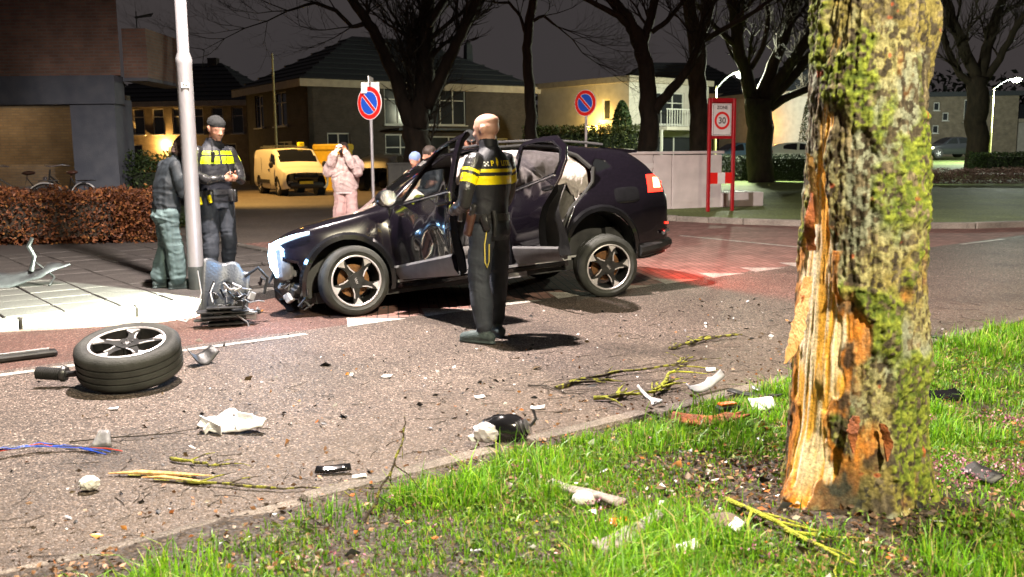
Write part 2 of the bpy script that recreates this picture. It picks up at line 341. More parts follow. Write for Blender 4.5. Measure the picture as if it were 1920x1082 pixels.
# painted markings
b = MB(); b.sheet([UV(-14, 3.50), UV(.75, 3.50), UV(.75, 3.59), UV(-14, 3.59)], .004); struct(b.build('lane_line', MAT['white_paint']))
for k in range(10):
    u0 = 1.37+.815*k; b = MB(); b.sheet([UV(u0-.2, 3.60), UV(u0+.42, 3.62), UV(u0+.02, 4.03)], .004)
    struct(b.build('ramp_triangle', MAT['white_paint']))
for p, q in (((3.04, 16.91), (4.75, 14.25)), ((7.1, 14.8), (8.2, 15.6)), ((9.4, 16.4), (10.5, 17.15))):
    d = Vector((q[0]-p[0], q[1]-p[1])).normalized(); n_ = Vector((-d.y, d.x))*.05
    b = MB(); b.sheet([(p[0]-n_.x, p[1]-n_.y), (q[0]-n_.x, q[1]-n_.y), (q[0]+n_.x, q[1]+n_.y), (p[0]+n_.x, p[1]+n_.y)], .004); struct(b.build('road_line', MAT['white_paint']))
# left pavement: bed, slabs one by one, kerb stones one by one
LKI = [(3.06, 12), (3.06, 7.8), (2.88, 7.1), (2.45, 6.48), (1.83, 6.0), (1.35, 5.80), (.86, 5.56)]
b = MB(); pts = [UV(-60, 5.56)]+[UV(*q) for q in LKI[::-1]]+[(-10.4, 24), (-24.2, 44), (-70, 44), (-70, 8)]
b.sheet(pts, .060); pave = struct(b.build('pavement', MAT['concrete_slab']))
slab = MB(); slab.bbox((0, 0, 0), (.486, .486, .05), .010); so = slab.build('paving_slab', MAT['concrete_slab'], pave); first = True
for i in range(18):
    for j in range(13):
        u, v = -6.2+i*.5+.25, 5.57+j*.5+.25
        lim = 3.0 if v > 7.9 else (.8 if v < 6.0 else 2.2)
        if u+.25 > lim: continue
        o = so if first else link_mesh('paving_slab', so.data, pave); first = False
        o.matrix_basis = TR(*UV(u, v, .080+rng.uniform(-.004, .004)))@RZ(math.degrees(ROADROT)+rng.uniform(-.5, .5))@RX(rng.uniform(-.5, .5))
def kerb_run(pl, parent, w=.13, h=.14, top=.105, L=1.0, name='kerb_stone', mat='kerb_concrete'):
    """kerb stones along a polyline of world points"""
    for a, c in zip(pl[:-1], pl[1:]):
        a = Vector(a[:2]); c = Vector(c[:2]); d = c-a; n = max(1, round(d.length/L)); l = d.length/n
        for k in range(n):
            m = a+d*((k+.5)/n); bb = MB(); bb.bbox((0, 0, 0), (l-.008, w, h), .018)
            bb.build(name, MAT[mat], parent, M=TR(m.x, m.y, top-h/2+rng.uniform(-.006, .006))@RZ(math.degrees(math.atan2(d.y, d.x))+rng.uniform(-.4, .4))@RX(rng.uniform(-1, 1)))
kerb_run([UV(-9.1, 5.485), UV(.9, 5.485)]+[UV(q[0]+.0, q[1]-.0) for q in [(1.42, 5.75), (1.87, 5.93), (2.5, 6.42), (2.94, 7.05), (3.13, 7.78), (3.13, 12)]], pave, mat='kerb_grey')
# far lawn, gently rising, and its kerb
FKI = [(FK[i][0]+.06, FK[i][1]+.13) for i in range(len(FK))]
gx = np.linspace(0, 1, 60); rows = []
inner = [UV(140, 4.45)]+[UV(*q) for q in FKI]+[(2.95, 24), (3.0, 26.2), (-.9, 44), (-3.9, 75)]
inn = np.array([p[:2] for p in inner]); out = inn+np.array([[260, 300]])*np.linspace(1, 1, len(inn))[:, None]
V = []; F = []; NS = 24
for i in range(len(inn)):
    for j in range(NS):
        t = (j/(NS-1))**2.2; p = inn[i]*(1-t)+out[i]*t; V.append((p[0], p[1], lawn_z(p[0], p[1]) if p[1] < 120 else lawn_z(0, 120)))
for i in range(len(inn)-1):
    for j in range(NS-1): F.append((i*NS+j, (i+1)*NS+j, (i+1)*NS+j+1, i*NS+j+1))
lawn = struct(link_mesh('lawn', np_mesh('lawn', V, F, MAT['lawn_far'], True)))
kerb_run([UV(*q) for q in [(q[0]+.02, q[1]+.06) for q in FK[1:]]], lawn, top=.12)
# near verge: bumpy soil with its flush kerb
def verge_h(x, y):
    x = np.asarray(x, dtype=float); y = np.asarray(y, dtype=float)
    du = (x-O2[0])*U2[0]+(y-O2[1])*U2[1]; dv = (x-O2[0])*N2[0]+(y-O2[1])*N2[1]
    h = .03*(fbm(x*1.6, y*1.6, o=3, s=3)-.35)+.018*(fbm(x*9, y*9, o=3, s=9)-.5)
    edge = np.clip((-dv-.10)/.25, 0, 1)
    d2 = np.hypot(x-1.42, y-3.72); mound = .09*np.exp(-(d2/.55)**2)
    base = .012+(h+.02)*edge+mound*edge
    spill = .030*(fbm(x*3.2, y*3.2, o=4, s=17)-.52)*2+.014*np.clip((-du-1.0)/.8, 0, 1)+.018-.075*np.clip((dv+.12)/.30, 0, 1)   # soil washed over the kerb
    return np.where(dv < -.30, base, np.minimum(base*np.clip((-dv-.118)/.18, 0, 1)+spill*np.clip((dv+.30)/.18, 0, 1), .045))
us = np.concatenate([np.arange(-60, -5, 2.5), np.arange(-5, 8, .05), np.arange(8, 60, 2.0)]); vs_ = np.concatenate([np.arange(-40, -6, 2.), np.arange(-6, -.30, .05), np.arange(-.30, .0, .02), np.arange(0, .32, .02)])
UU, VV = np.meshgrid(us, vs_, indexing='ij'); X = O2[0]+U2[0]*UU+N2[0]*VV; Y = O2[1]+U2[1]*UU+N2[1]*VV; Z = verge_h(X, Y)
nv = len(vs_); idx = np.arange(len(us)*nv).reshape(len(us), nv)
F = np.stack([idx[:-1, :-1], idx[1:, :-1], idx[1:, 1:], idx[:-1, 1:]], -1).reshape(-1, 4)
verge = struct(link_mesh('verge', np_mesh('verge', np.stack([X, Y, Z], -1).reshape(-1, 3), F, MAT['soil'], True)))
kerb_run([UV(-7, -.06), UV(-1.0, -.06)], verge, w=.115, h=.14, top=.014, mat='kerb_dirty')
kerb_run([UV(-1.0, -.06), UV(1.12, -.06)], verge, w=.12, h=.14, top=.030, mat='kerb_dirty')
kerb_run([UV(1.2, -.075), UV(9, -.06)], verge, w=.12, h=.14, top=.026, mat='kerb_dirty')

# ------------------------------------------------------------------ leaves, grass and other uncountable growth
def quad_cloud(P, size, cols, name, mat, flat=.5, seed=1, aspect=.55, nrm=None):
    """one curled two-triangle leaf per point"""
    r = np.random.RandomState(seed); n = len(P); a = r.normal(size=(n, 3)); a[:, 2] *= flat; a /= np.linalg.norm(a, axis=1)[:, None]+1e-9
    q = r.normal(size=(n, 3)); c = np.cross(a, q); c /= np.linalg.norm(c, axis=1)[:, None]+1e-9
    s = np.asarray(size)*r.uniform(.6, 1.4, n); s = s[:, None]
    up = np.cross(a, c)*.25
    v = np.stack([P-a*s, P+c*s*aspect+up*s, P+a*s, P-c*s*aspect+up*s], 1).reshape(-1, 3)
    i = np.arange(n)[:, None]*4; f = np.concatenate([i+[0, 1, 2], i+[0, 2, 3]], 0)
    col = np.repeat(cols, 4, 0); return np_mesh(name, v, f, mat, False, None, col)
def blend(r, n, palette, w):
    pal = np.array(palette); k = r.choice(len(pal), n, p=np.array(w)/sum(w)); return pal[k]*r.uniform(.75, 1.25, (n, 1))
attr_mat('blade', .45, spec=.35, trans=.35); attr_mat('leaf', .6, spec=.35, trans=.15); attr_mat('chip', .4, spec=.5)
rs = np.random.RandomState(11)
def grass_density(x, y):
    du = (x-O2[0])*U2[0]+(y-O2[1])*U2[1]; dv = (x-O2[0])*N2[0]+(y-O2[1])*N2[1]
    n = fbm(x*1.5, y*1.5, o=3, s=21); n2 = fbm(x*5, y*5, o=2, s=5)
    e = np.clip((-dv-np.where(du < .6, .30-.08*np.clip(du+1, 0, 2), .16)-.22*(n2-.5))/.14, 0, 1)
    d = np.clip((n-.30)/.2, 0.3, 1)*np.clip((n2-.18)/.25, 0.3, 1)
    dt = np.hypot(x-1.30, y-3.72); bare = np.clip((dt-.36)/.35, .04, 1)
    litter = 1-.75*np.exp(-(((x-.95)/.32)**2+((y-4.25)/.45)**2)); strip = 1-.8*np.exp(-(((dv+.98)/.16)**2))*(du > 1.7)
    dirt = np.clip((du+2.0)/.25, .04, 1)
    return d*e*bare*litter*strip*dirt
N = 900000
x = rs.uniform(-2.1, 5.2, N); y = rs.uniform(2.75, 8.3, N)
keep = (np.abs(x) < .56*y+.25) & (rs.uniform(size=N) < grass_density(x, y)*np.clip(1.15-.09*(y-3), .4, 1))
x = x[keep]; y = y[keep]; n = len(x); z = verge_h(x, y)-.004
tuft = np.clip((fbm(x*2.6, y*2.6, o=2, s=40)-.50)/.16, 0, 1)
L = rs.gamma(5, .0055, n)*(1+1.7*tuft); W = rs.uniform(.0018, .0034, n)*(1+.35*(y-3)/3); az = rs.uniform(0, 6.283, n)
lean = rs.gamma(2.2, .24, n)*L; ca, sa = np.cos(az), np.sin(az); px, py = -sa*W, ca*W
base = np.stack([x, y, z], 1); mid = base+np.stack([ca*lean*.35, sa*lean*.35, L*.58], 1); tip = base+np.stack([ca*lean, sa*lean, L*np.clip(1-.25*lean/L, .35, 1)], 1)
sd = np.stack([px, py, 0*px], 1); v = np.stack([base-sd, base+sd, mid-sd*.8, mid+sd*.8, tip], 1).reshape(-1, 3)
i = np.arange(n)[:, None]*5; f = np.concatenate([i+[0, 1, 3], i+[0, 3, 2], i+[2, 3, 4]], 0)
cols = blend(rs, n, [(.10, .25, .010), (.165, .345, .012), (.06, .15, .014), (.24, .35, .025), (.32, .25, .11)], [4, 4, 3, 1.3, 1.1])
cols = cols*(1+.25*tuft[:, None])
tag(link_mesh('grass', np_mesh('grass', v, f, MAT['blade'], False, None, np.repeat(cols, 5, 0))), 'bright green grass and tufts growing on the near verge around the tree', 'grass', kind='stuff')
# clover and moss rosettes between the blades
N = 90000; x = rs.uniform(-2, 5, N); y = rs.uniform(2.8, 8, N); dd = grass_density(x, y); m_ = fbm(x*2.1, y*2.1, o=2, s=77)
keep = (np.abs(x) < .56*y+.25) & (rs.uniform(size=N) < np.clip(dd+.12, 0, 1)*np.clip((m_-.42)/.12, .03, 1)*.75) & (((x-O2[0])*N2[0]+(y-O2[1])*N2[1]) < -.22)
x = x[keep]; y = y[keep]; P = np.stack([x, y, verge_h(x, y)+rs.uniform(.004, .028, len(x))], 1)
tag(link_mesh('ground_cover', quad_cloud(P, .013, blend(rs, len(x), [(.12, .17, .025), (.20, .24, .03), (.07, .11, .025)], [3, 2, 3]), 'ground_cover', MAT['leaf'], .35, 3)), 'low mossy ground cover between the grass tufts on the near verge', 'ground cover', kind='stuff')
# dead leaves, bark crumbs
N = 64000; x = rs.uniform(-2.2, 4.6, N); y = rs.uniform(2.8, 7.6, N); dv = (x-O2[0])*N2[0]+(y-O2[1])*N2[1]
m_ = fbm(x*1.7, y*1.7, o=3, s=91); near = np.exp(-(((x-1.0)/.55)**2+((y-3.95)/.6)**2))
pk = np.where(dv < -.1, .12+.95*near+.7*np.clip((m_-.50)/.08, 0, 1), .12*np.exp(-dv/.35))
keep = (rs.uniform(size=N) < pk*.85); x = x[keep]; y = y[keep]; dv = dv[keep]
P = np.stack([x, y, np.where(dv < -.11, verge_h(x, y), .002)+rs.uniform(.003, .022, len(x))], 1)
tag(link_mesh('leaf_litter', quad_cloud(P, .013, blend(rs, len(x), [(.20, .10, .045), (.10, .055, .03), (.34, .20, .12), (.40, .13, .03), (.05, .035, .025), (.42, .36, .30)], [4, 4, 2, .8, 3, .7]), 'leaf_litter', MAT['leaf'], .22, 5)), 'brown dead leaves and bark crumbs scattered over the near verge', 'leaf litter', kind='stuff')
# pink dead-nettle flowers
P = []; 
for k in range(1500):
    if k < 1100: cx, cy = rs.uniform(1.65, 2.75), rs.uniform(3.55, 4.9)
    else: cx, cy = rs.uniform(-.8, 1.4), rs.uniform(3.1, 4.9)
    if (cx-O2[0])*N2[0]+(cy-O2[1])*N2[1] > -.35: continue
    if fbm(np.array([cx*2.5]), np.array([cy*2.5]), o=2, s=8)[0] < (.42 if k < 1100 else .52): continue
    h = rs.uniform(.02, .06)
    for q in range(rs.randint(3, 7)): P.append((cx+rs.normal()*.008, cy+rs.normal()*.008, h+rs.normal()*.006))
P = np.array(P); P[:, 2] += verge_h(P[:, 0], P[:, 1])
tag(link_mesh('pink_flowers', quad_cloud(P, .0065, blend(rs, len(P), [(.42, .15, .26), (.30, .10, .16), (.55, .34, .42), (.20, .08, .09)], [3, 3, 1.6, 2]), 'pink_flowers', MAT['leaf'], 1, 6)), 'small pink wild flowers growing in the verge grass', 'flowers', kind='stuff')
# crash fragments and twig crumbs too small to pick apart
N = 6400; x = rs.uniform(-3.6, 4.2, N); y = rs.uniform(3.2, 9.5, N); dv = (x-O2[0])*N2[0]+(y-O2[1])*N2[1]
keep = (dv > 0) & (rs.uniform(size=N) < np.clip(1.15-.28*dv, .12, 1)*np.clip((fbm(x*1.3, y*1.3, s=31)-.33)/.3, .1, 1)) & (dv < 5.3); x = x[keep]; y = y[keep]; n = len(x)
P = np.stack([x, y, np.full(n, .006)], 1)
xe = np.concatenate([rs.normal(.95, .5, 800), rs.uniform(-1.2, 3.4, 800)]); ye = np.concatenate([rs.normal(4.3, .8, 800), rs.uniform(3.1, 6.8, 800)]); ok = ((xe-O2[0])*N2[0]+(ye-O2[1])*N2[1]) < -.15; xe, ye = xe[ok], ye[ok]
P = np.concatenate([P, np.stack([xe, ye, verge_h(xe, ye)+rs.uniform(.01, .035, len(xe))], 1)]); n = len(P)
tag(link_mesh('road_fragments', quad_cloud(P, rs.gamma(1.6, .0058, n), blend(rs, n, [(.012, .012, .013), (.62, .62, .64), (.09, .06, .03), (.46, .2, .05), (.03, .03, .03)], [4, 2.6, 3, 1, 3]), 'road_fragments', MAT['chip'], .3, 7)), 'tiny dark and white crash fragments strewn across the road', 'fragments', kind='stuff')
b = MB()
for k in range(560):
    v = abs(rng.gauss(0, 1.0)) if k < 330 else -rng.uniform(.2, 2.2); u = rng.uniform(-3.4, 6.5)
    if v > 3.6: continue
    a = rng.uniform(0, 6.28); l = rng.uniform(.03, .22); p = Vector(UV(u, v, .004)); z0_ = float(verge_h([p.x], [p.y])[0])+.012 if v < -.1 else 0; p.z += z0_; pts = [p]
    for q in range(3):
        a += rng.uniform(-.5, .5); p = p+Vector((math.cos(a)*l/3, math.sin(a)*l/3, rng.uniform(-.002, .004))); p.z = max(.003+z0_, p.z); pts.append(p)
    b.tube(pts, [.0022, .0019, .0015, .0008], 3)
tag(b.build('twig_litter', MAT['twig_dark']), 'thin dark twig crumbs lying over the near lane of road', 'twigs', kind='stuff')
# ================================================================== lamps of the place
pm('lamp_white', (.9, .9, .9), rough=.3, emit=(1.0, .93, .90), es=30)
pm('lamp_green', (.9, .9, .9), rough=.3, emit=(.92, 1.0, .72), es=90)
pm('lamp_sodium', (.9, .6, .2), rough=.3, emit=(1.0, .50, .10), es=45)
pm('lamp_garden', (.9, .7, .3), rough=.3, emit=(1.0, .62, .10), es=70)
pm('yellow_post', (.50, .46, .22), (.40, .36, .18), 6, .5)
pm('post_dark', (.03, .035, .035), (.05, .055, .05), 8, .5, .2, 40)
pm('sticker', (.75, .75, .75), rough=.4)
pm('ink', (.012, .012, .014), rough=.5)
def point(name, loc, watts, col, parent, r=.08, spot=None, aim=None, blend_=.3):
    l = bpy.data.lights.new(name, 'SPOT' if spot else 'POINT'); l.energy = watts; l.color = col; l.shadow_soft_size = r
    if spot: l.spot_size = R(spot); l.spot_blend = blend_
    o = bpy.data.objects.new(name, l); COL.objects.link(o); o.parent = parent; o.location = loc
    if aim is not None: o.rotation_euler = Vector(aim).to_track_quat('-Z', 'Y').to_euler()
    return o
def text_mesh(name, s, size, mat, parent=None, M=None, thick=.0008, align='CENTER', bold=0):
    cu = bpy.data.curves.new(name, 'FONT'); cu.body = s; cu.size = size; cu.align_x = align; cu.align_y = 'CENTER'; cu.extrude = thick; cu.offset = bold; cu.resolution_u = 4
    t = bpy.data.objects.new('tmp', cu); COL.objects.link(t); dg = bpy.context.evaluated_depsgraph_get()
    me = bpy.data.meshes.new_from_object(t.evaluated_get(dg)); bpy.data.objects.remove(t); bpy.data.curves.remove(cu)
    me.name = name; me.materials.clear(); me.materials.append(mat)
    return link_mesh(name, me, parent, M)
def street_lamp(loc, h, arm, r0, r1, col, watts, mat, lampmat, label, collar=2.4, group=None, head=.5, spot=None, aim=(0, 0, -1), base_dark=True, soft=.1, name='street_lamp'):
    t = empty(name, loc); a = Vector((arm[0], arm[1], 0)); al = a.length; d = a.normalized() if al else Vector((1, 0, 0))
    bb = MB(); bb.lathe([(r0, 0), (r0, collar-.05), (r0*1.04, collar-.03), (r0*1.04, collar+.02), (r1, collar+.09), (r1*.8, h-.5)], 20); bb.build('post', mat, t, True)
    if base_dark: bb = MB(); bb.lathe([(r0*1.05, 0), (r0*1.05, .24), (r0*1.01, .25)], 20); bb.build('base_sleeve', MAT['post_dark'], t, True)
    bb = MB(); pts = [Vector((0, 0, h-.6))]+[Vector((d.x*al*s, d.y*al*s, h-.6+.6*math.sin(s*1.57))) for s in (.1, .3, .5, .75, 1)]; bb.tube(pts, r1*.75, 10); bb.build('arm', MAT['post_dark'] if lampmat is MAT['lamp_green'] else mat, t, True)
    hd = MB(); Mh = TR(a.x, a.y, h)@RZ(math.degrees(math.atan2(d.y, d.x))); hd.bbox((head*.35, 0, .02), (head, head*.36, .10), .03, Mh); ho = hd.build('lamp_head', MAT['pale_grey'], t)
    le = MB(); le.ico((head*.38, 0, -.08), head*.38, 2, (1, .8, .6), M=Mh); lo = le.build('lens', lampmat, t, True)
    point('lamp_light', (a.x+d.x*head*.35, a.y+d.y*head*.35, h-.5), watts, col, t, soft, spot, aim if spot else None, .45)
    tag(t, label, 'street lamp', group); return t
LP = street_lamp((-3.36, 9.92, .10), 7.4, (1.25, -1.75), .080, .060, (1.0, .87, .79), 9000, MAT['galvanised'], MAT['lamp_white'], 'tall grey lamp post with 6A sticker at the pavement corner', collar=2.38, spot=176, aim=(.10, -.06, -1))
b = MB(); b.box((0, 0, 0), (.075, .004, .05)); st = b.build('number_sticker', MAT['sticker'], LP, M=TR(.0275, -.0815, 2.13)@RZ(18.7))
text_mesh('number_text', '6A', .042, MAT['ink'], st, TR(0, -.004, 0)@RX(90), .0008)
# the next lamp of the row stands behind the camera, over the near verge
street_lamp((4.6, -2.4, .0), 7.2, (-1.6, 1.4), .080, .060, (1.0, .88, .62), 6200, MAT['galvanised'], MAT['lamp_white'], 'grey lamp post on the near verge outside the picture', collar=2.4, spot=172, soft=.12)
street_lamp((-12.3, 36.5, 0), 8.2, (1.3, -1.2), .075, .055, (1.0, .54, .13), 6200, MAT['galvanised'], MAT['lamp_sodium'], 'orange sodium street lamp beside the white van', collar=2.4, spot=98, aim=(.30, .05, -1), soft=.1, base_dark=False)
street_lamp((8.62, 40, .25), 4.45, (.7, -.5), .06, .05, (.93, 1.0, .74), 3000, MAT['yellow_post'], MAT['lamp_green'], 'yellow lit lamp post behind the zone sign', collar=2.0, head=.7, base_dark=False)
street_lamp((31.6, 62.5, .55), 5.4, (.9, -.5), .07, .06, (.90, 1.0, .84), 9500, MAT['yellow_post'], MAT['lamp_green'], 'bright lamp post at the right beside the dark tree', collar=2.0, head=.7, base_dark=False)
# thin unlit flagpole-like mast by the big house
t = empty('mast', (-10.6, 43, 0)); b = MB(); b.lathe([(.07, 0), (.06, 3), (.045, 6.0)], 10); b.build('mast_tube', MAT['yellow_post'], t, True)
b = MB(); b.lathe([(.06, 6.0), (.05, 6.05), (.0, 6.1)], 10); b.build('mast_cap', MAT['galvanised'], t, True); tag(t, 'thin pale mast standing behind the white van', 'mast')

# ================================================================== damaged tree in the foreground
attr_mat('trunk', .9, .35, 160, .2, 0, (.6, 1.35), 90)
def trunk_tree():
    cx, cy = 1.395, 3.74; NT = 400; zt = 4.6
    th = np.linspace(0, 2*np.pi, NT, endpoint=False); zz = np.concatenate([np.linspace(-.15, 2.5, 620), np.linspace(2.53, zt, 60)]); NZ = len(zz)
    T, Z = np.meshgrid(th, zz); ct, st_ = np.cos(T), np.sin(T)
    r = np.interp(Z, [-.2, 0, .06, .16, .4, .8, 1.4, 2.2, 3.2, 4.6], [.37, .335, .315, .290, .266, .252, .236, .208, .20, .20])
    flare = np.exp(-np.clip(Z, 0, 9)/.16); r = r+flare*.05*(np.cos(5*T+.7)+.5*np.cos(3*T+2))
    sx, sy = ct*r, st_*r
    big = fbm(sx*4, sy*4, Z*2.2, 3, 1)-.5; r = r+big*.05
    knot = lambda t0, z0, a, wt, wz: a*np.exp(-((np.angle(np.exp(1j*(T-t0)))/wt)**2+((Z-z0)/wz)**2))
    r = r+knot(R(350), 2.0, .055, .42, .20)+knot(R(300), 1.25, .018, .3, .12)+knot(R(330), .72, .015, .3, .15)
    # bark fissures running up the trunk
    wob = .6*(fbm(T*3, Z*1.5, s=4)-.5); rid = np.abs(fbm((ct*6.5+wob), (st_*6.5+wob), Z*3.2, 3, 12)-.5)*2
    fine = fbm(sx*40, sy*40, Z*16, 3, 14)-.5; plate = fbm(sx*16, sy*16, Z*9, 3, 33)-.5
    dmg = lambda t0, z0, wt, wz: np.exp(-((np.angle(np.exp(1j*(T-t0)))/wt)**2+((Z-z0)/wz)**2))
    nz = fbm(sx*14, sy*14, Z*5, 3, 51)-.5; nz2 = fbm(sx*5, sy*5, Z*4, 3, 57)-.5
    edge = np.interp(Z, [0, .15, .35, .6, .9, 1.15, 1.36], [.20, .28, .38, .47, .52, .42, .0])   # angular half width of the stripped wood
    cen = R(208)+.10*np.sin(Z*4); ang = np.abs(np.angle(np.exp(1j*(T-cen))))
    wound = np.clip((edge+.75*nz+.35*nz2-ang)/.06, 0, 1)*(Z > .02)
    raw = np.clip((edge*1.0+.34+1.2*nz+.6*nz2-ang)/.10, 0, 1)*(Z < 1.12)*np.clip((Z-.05)/.1, 0, 1)
    raw = np.maximum(raw, np.clip(1.9*dmg(R(262), .36, .26, .12)+2.2*nz-.6, 0, 1)); raw = np.maximum(raw, np.clip(1.7*dmg(R(290), .96, .14, .05)+2*nz-.7, 0, 1))
    raw = np.maximum(raw, np.clip(1.7*dmg(R(240), .82, .30, .24)+2.4*nz-.5, 0, 1)); raw = np.maximum(raw, np.clip(1.5*dmg(R(252), .60, .14, .10)+2.4*nz-.5, 0, 1))
    smear = np.clip(1.5*dmg(R(240), .16, .55, .16)+nz2-.45, 0, 1)*(1-wound)
    bark = (1-wound)
    fib = fbm(ct*20+2*nz2, st_*20, Z*2.6, 4, 61)-.5
    micro = fbm(sx*85, sy*85, Z*60, 2, 131)-.5; crack = np.abs(fbm(ct*11+wob, st_*11+wob, Z*7, 3, 141)-.5)*2
    disp = bark*(.020*(rid-.45)+.016*fine+.020*plate+.010*micro+.010*np.clip(crack-.25, -.25, .3))*(1-.55*smear)*(1-.5*raw)+wound*(-.018+.013*fib+.018*nz)-raw*(1-wound)*.010*np.clip(plate+.2, 0, 1)*2
    moss_n = fbm(sx*5.5, sy*5.5, Z*3.4, 4, 71); side = .5+.5*np.cos(T-R(318))
    moss = np.clip((moss_n+.12*side-.540)/.08, 0, 1)*bark*(1-raw)*(1-.8*smear); mossf = fbm(sx*60, sy*60, Z*60, 2, 72)
    disp = disp+moss*(.006+.014*mossf)
    r = r+disp
    V = np.stack([cx+ct*r+.012*Z*0, cy+st_*r, Z], -1)
    # own colours of the surface
    def C(*c): return np.array(c)[None, None, :]
    m = lambda a, b_, f: a*(1-f[..., None])+b_*f[..., None]
    q = fbm(sx*9, sy*9, Z*7, 4, 81); q2 = fbm(sx*26, sy*26, Z*20, 3, 85)
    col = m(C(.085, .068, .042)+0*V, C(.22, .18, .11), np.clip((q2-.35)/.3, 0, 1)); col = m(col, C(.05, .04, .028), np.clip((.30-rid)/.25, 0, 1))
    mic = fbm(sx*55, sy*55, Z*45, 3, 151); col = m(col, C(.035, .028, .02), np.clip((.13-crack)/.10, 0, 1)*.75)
    lich = np.clip((fbm(sx*7, sy*7, Z*5, 4, 95)+.12*np.cos(T-R(225))-.50)/.06, 0, 1)*np.clip((mic-.47)/.05, 0, 1); col = m(col, C(.28, .30, .22), lich*.75)
    yel = np.clip((fbm(sx*6, sy*6, Z*3, 3, 99)+.16*side+.05*np.clip(Z-1.2, 0, 1)-.54)/.10, 0, 1)*np.clip((mic-.42)/.06, 0, 1); col = m(col, C(.34, .28, .07), yel*.5)
    col = m(col, m(C(.07, .105, .014)+0*V, C(.21, .25, .03), np.clip((mossf-.3)/.4, 0, 1)), moss*np.clip(.35+(mic-.40)/.10, 0, 1)*.95)
    spots = np.clip((fbm(sx*19, sy*19, Z*19, 2, 111)-.79)/.04, 0, 1); col = m(col, C(.40, .09, .04), spots*bark*.8)
    col = m(col, C(.60, .22, .035)*(.5+.9*q[..., None]), raw*np.clip(.25+1.5*(q2-.25), 0, 1)); col = m(col, C(.055, .035, .024), raw*np.clip((.46-q2)/.12, 0, 1)*.9)
    col = m(col, C(.048, .055, .046), smear*.85)
    wd = m(C(.80, .64, .40)+0*V, C(.80, .42, .07), np.clip((fbm(ct*6, st_*6, Z*4, 4, 121)+.22*(ang/np.maximum(edge, .05)-.6)-.43)/.10, 0, 1)); wd = m(wd, C(.84, .78, .64), np.clip((fib-.06)/.1, 0, 1)*.8); wd = m(wd, C(.16, .10, .05), np.clip((-.18-fib)/.06, 0, 1)*.5)
    wd = m(wd, C(.62, .25, .03), np.clip((.22-Z)/.1, 0, 1)); col = m(col, wd, wound)
    idx = np.arange(NT*NZ).reshape(NZ, NT); nx = np.roll(idx, -1, 1)
    F = np.stack([idx[:-1], nx[:-1], nx[1:], idx[1:]], -1).reshape(-1, 4)
    t = empty('damaged_tree', (0, 0, 0)); link_mesh('trunk', np_mesh('trunk', V.reshape(-1, 3), F, MAT['trunk'], True, None, col.reshape(-1, 3)), t)
    # torn bark strips still hanging on the left
    def strip(pts, w, mat, th=.006, seed=0):
        q = random.Random(seed); bb = MB(); pts = [Vector(p) for p in pts]; n = len(pts)
        fine = [pts[min(int(s), n-2)].lerp(pts[min(int(s), n-2)+1], s-min(int(s), n-2)) for s in np.linspace(0, n-1, 5*n)]
        vs = []; fs = []; k = len(fine)
        for i, p in enumerate(fine):
            s = i/(k-1); ww = w*(.25+.75*math.sin(math.pi*min(1, .12+s*.95))**.6)*q.uniform(.75, 1.2); tw = .6*math.sin(s*5)
            sd = Vector((math.cos(tw)*.7, -math.sin(tw)*.7-.3, .1*math.sin(s*9)))*ww*.5; n_ = Vector((.3, -1, 0))*th*.5
            vs += [p-sd-n_, p+sd-n_, p+sd+n_, p-sd+n_]
        for i in range(k-1):
            for j in range(4): fs.append((i*4+j, i*4+(j+1) % 4, i*4+4+(j+1) % 4, i*4+4+j))
        fs += [(3, 2, 1, 0), (k*4-4, k*4-3, k*4-2, k*4-1)]; bb.add(vs, fs); bb.build('bark_strip', mat, t, True)
    X = lambda px, py, dY=0: None
    W, BO = MAT['wood_fresh'], MAT['bark_orange']
    strip([(1.17, 3.60, 1.22), (1.145, 3.57, 1.33), (1.135, 3.56, 1.42), (1.12, 3.545, 1.475), (1.105, 3.53, 1.49)], .030, W, .008, 1)
    strip([(1.15, 3.58, 1.12), (1.13, 3.56, 1.22), (1.14, 3.57, 1.34)], .045, BO, .008, 2)
    strip([(1.14, 3.58, 1.02), (1.115, 3.55, .92), (1.085, 3.52, .80), (1.055, 3.50, .73), (1.035, 3.49, .70)], .060, W, .006, 3)
    strip([(1.10, 3.55, .86), (1.075, 3.52, .78), (1.06, 3.505, .70)], .030, W, .005, 4)
    strip([(1.12, 3.56, .95), (1.10, 3.53, .84), (1.09, 3.52, .755)], .022, BO, .005, 5)
    strip([(1.18, 3.50, .55), (1.165, 3.485, .62), (1.16, 3.48, .70)], .035, W, .006, 6)
    strip([(1.30, 3.455, .50), (1.285, 3.445, .44), (1.29, 3.44, .36)], .05, BO, .008, 7)
    strip([(1.40, 3.45, .47), (1.42, 3.435, .40), (1.415, 3.43, .33)], .04, BO, .008, 8)
    for k, (a0, lean, r0) in enumerate(((20, .55, .12), (150, .5, .13), (260, .35, .10), (85, .3, .12))):
        bb = MB(); d = Vector((math.cos(R(a0)), math.sin(R(a0)), 0)); p = Vector((cx, cy, 4.35)); pts = [p]; rad = [r0*1.15]
        for q in range(6): p = p+Vector((d.x*lean*.8, d.y*lean*.8, .75))+Vector((rng.uniform(-.1, .1), rng.uniform(-.1, .1), 0)); pts.append(p); rad.append(r0*(1-(q+1)/7.5))
        bb.tube(pts, rad, 9)
        for q in range(2, 7):
            for w in range(2):
                a = rng.uniform(0, 6.28); e = pts[q]+Vector((math.cos(a)*.7, math.sin(a)*.7, .5)); bb.tube([pts[q], pts[q].lerp(e, .5)+Vector((0, 0, .08)), e], [.03, .02, .006], 5)
        bb.build('limb', MAT['bark_pale'], t, True)
    tag(t, 'thick mossy tree trunk with its bark torn off, standing in the near verge', 'tree')
trunk_tree()
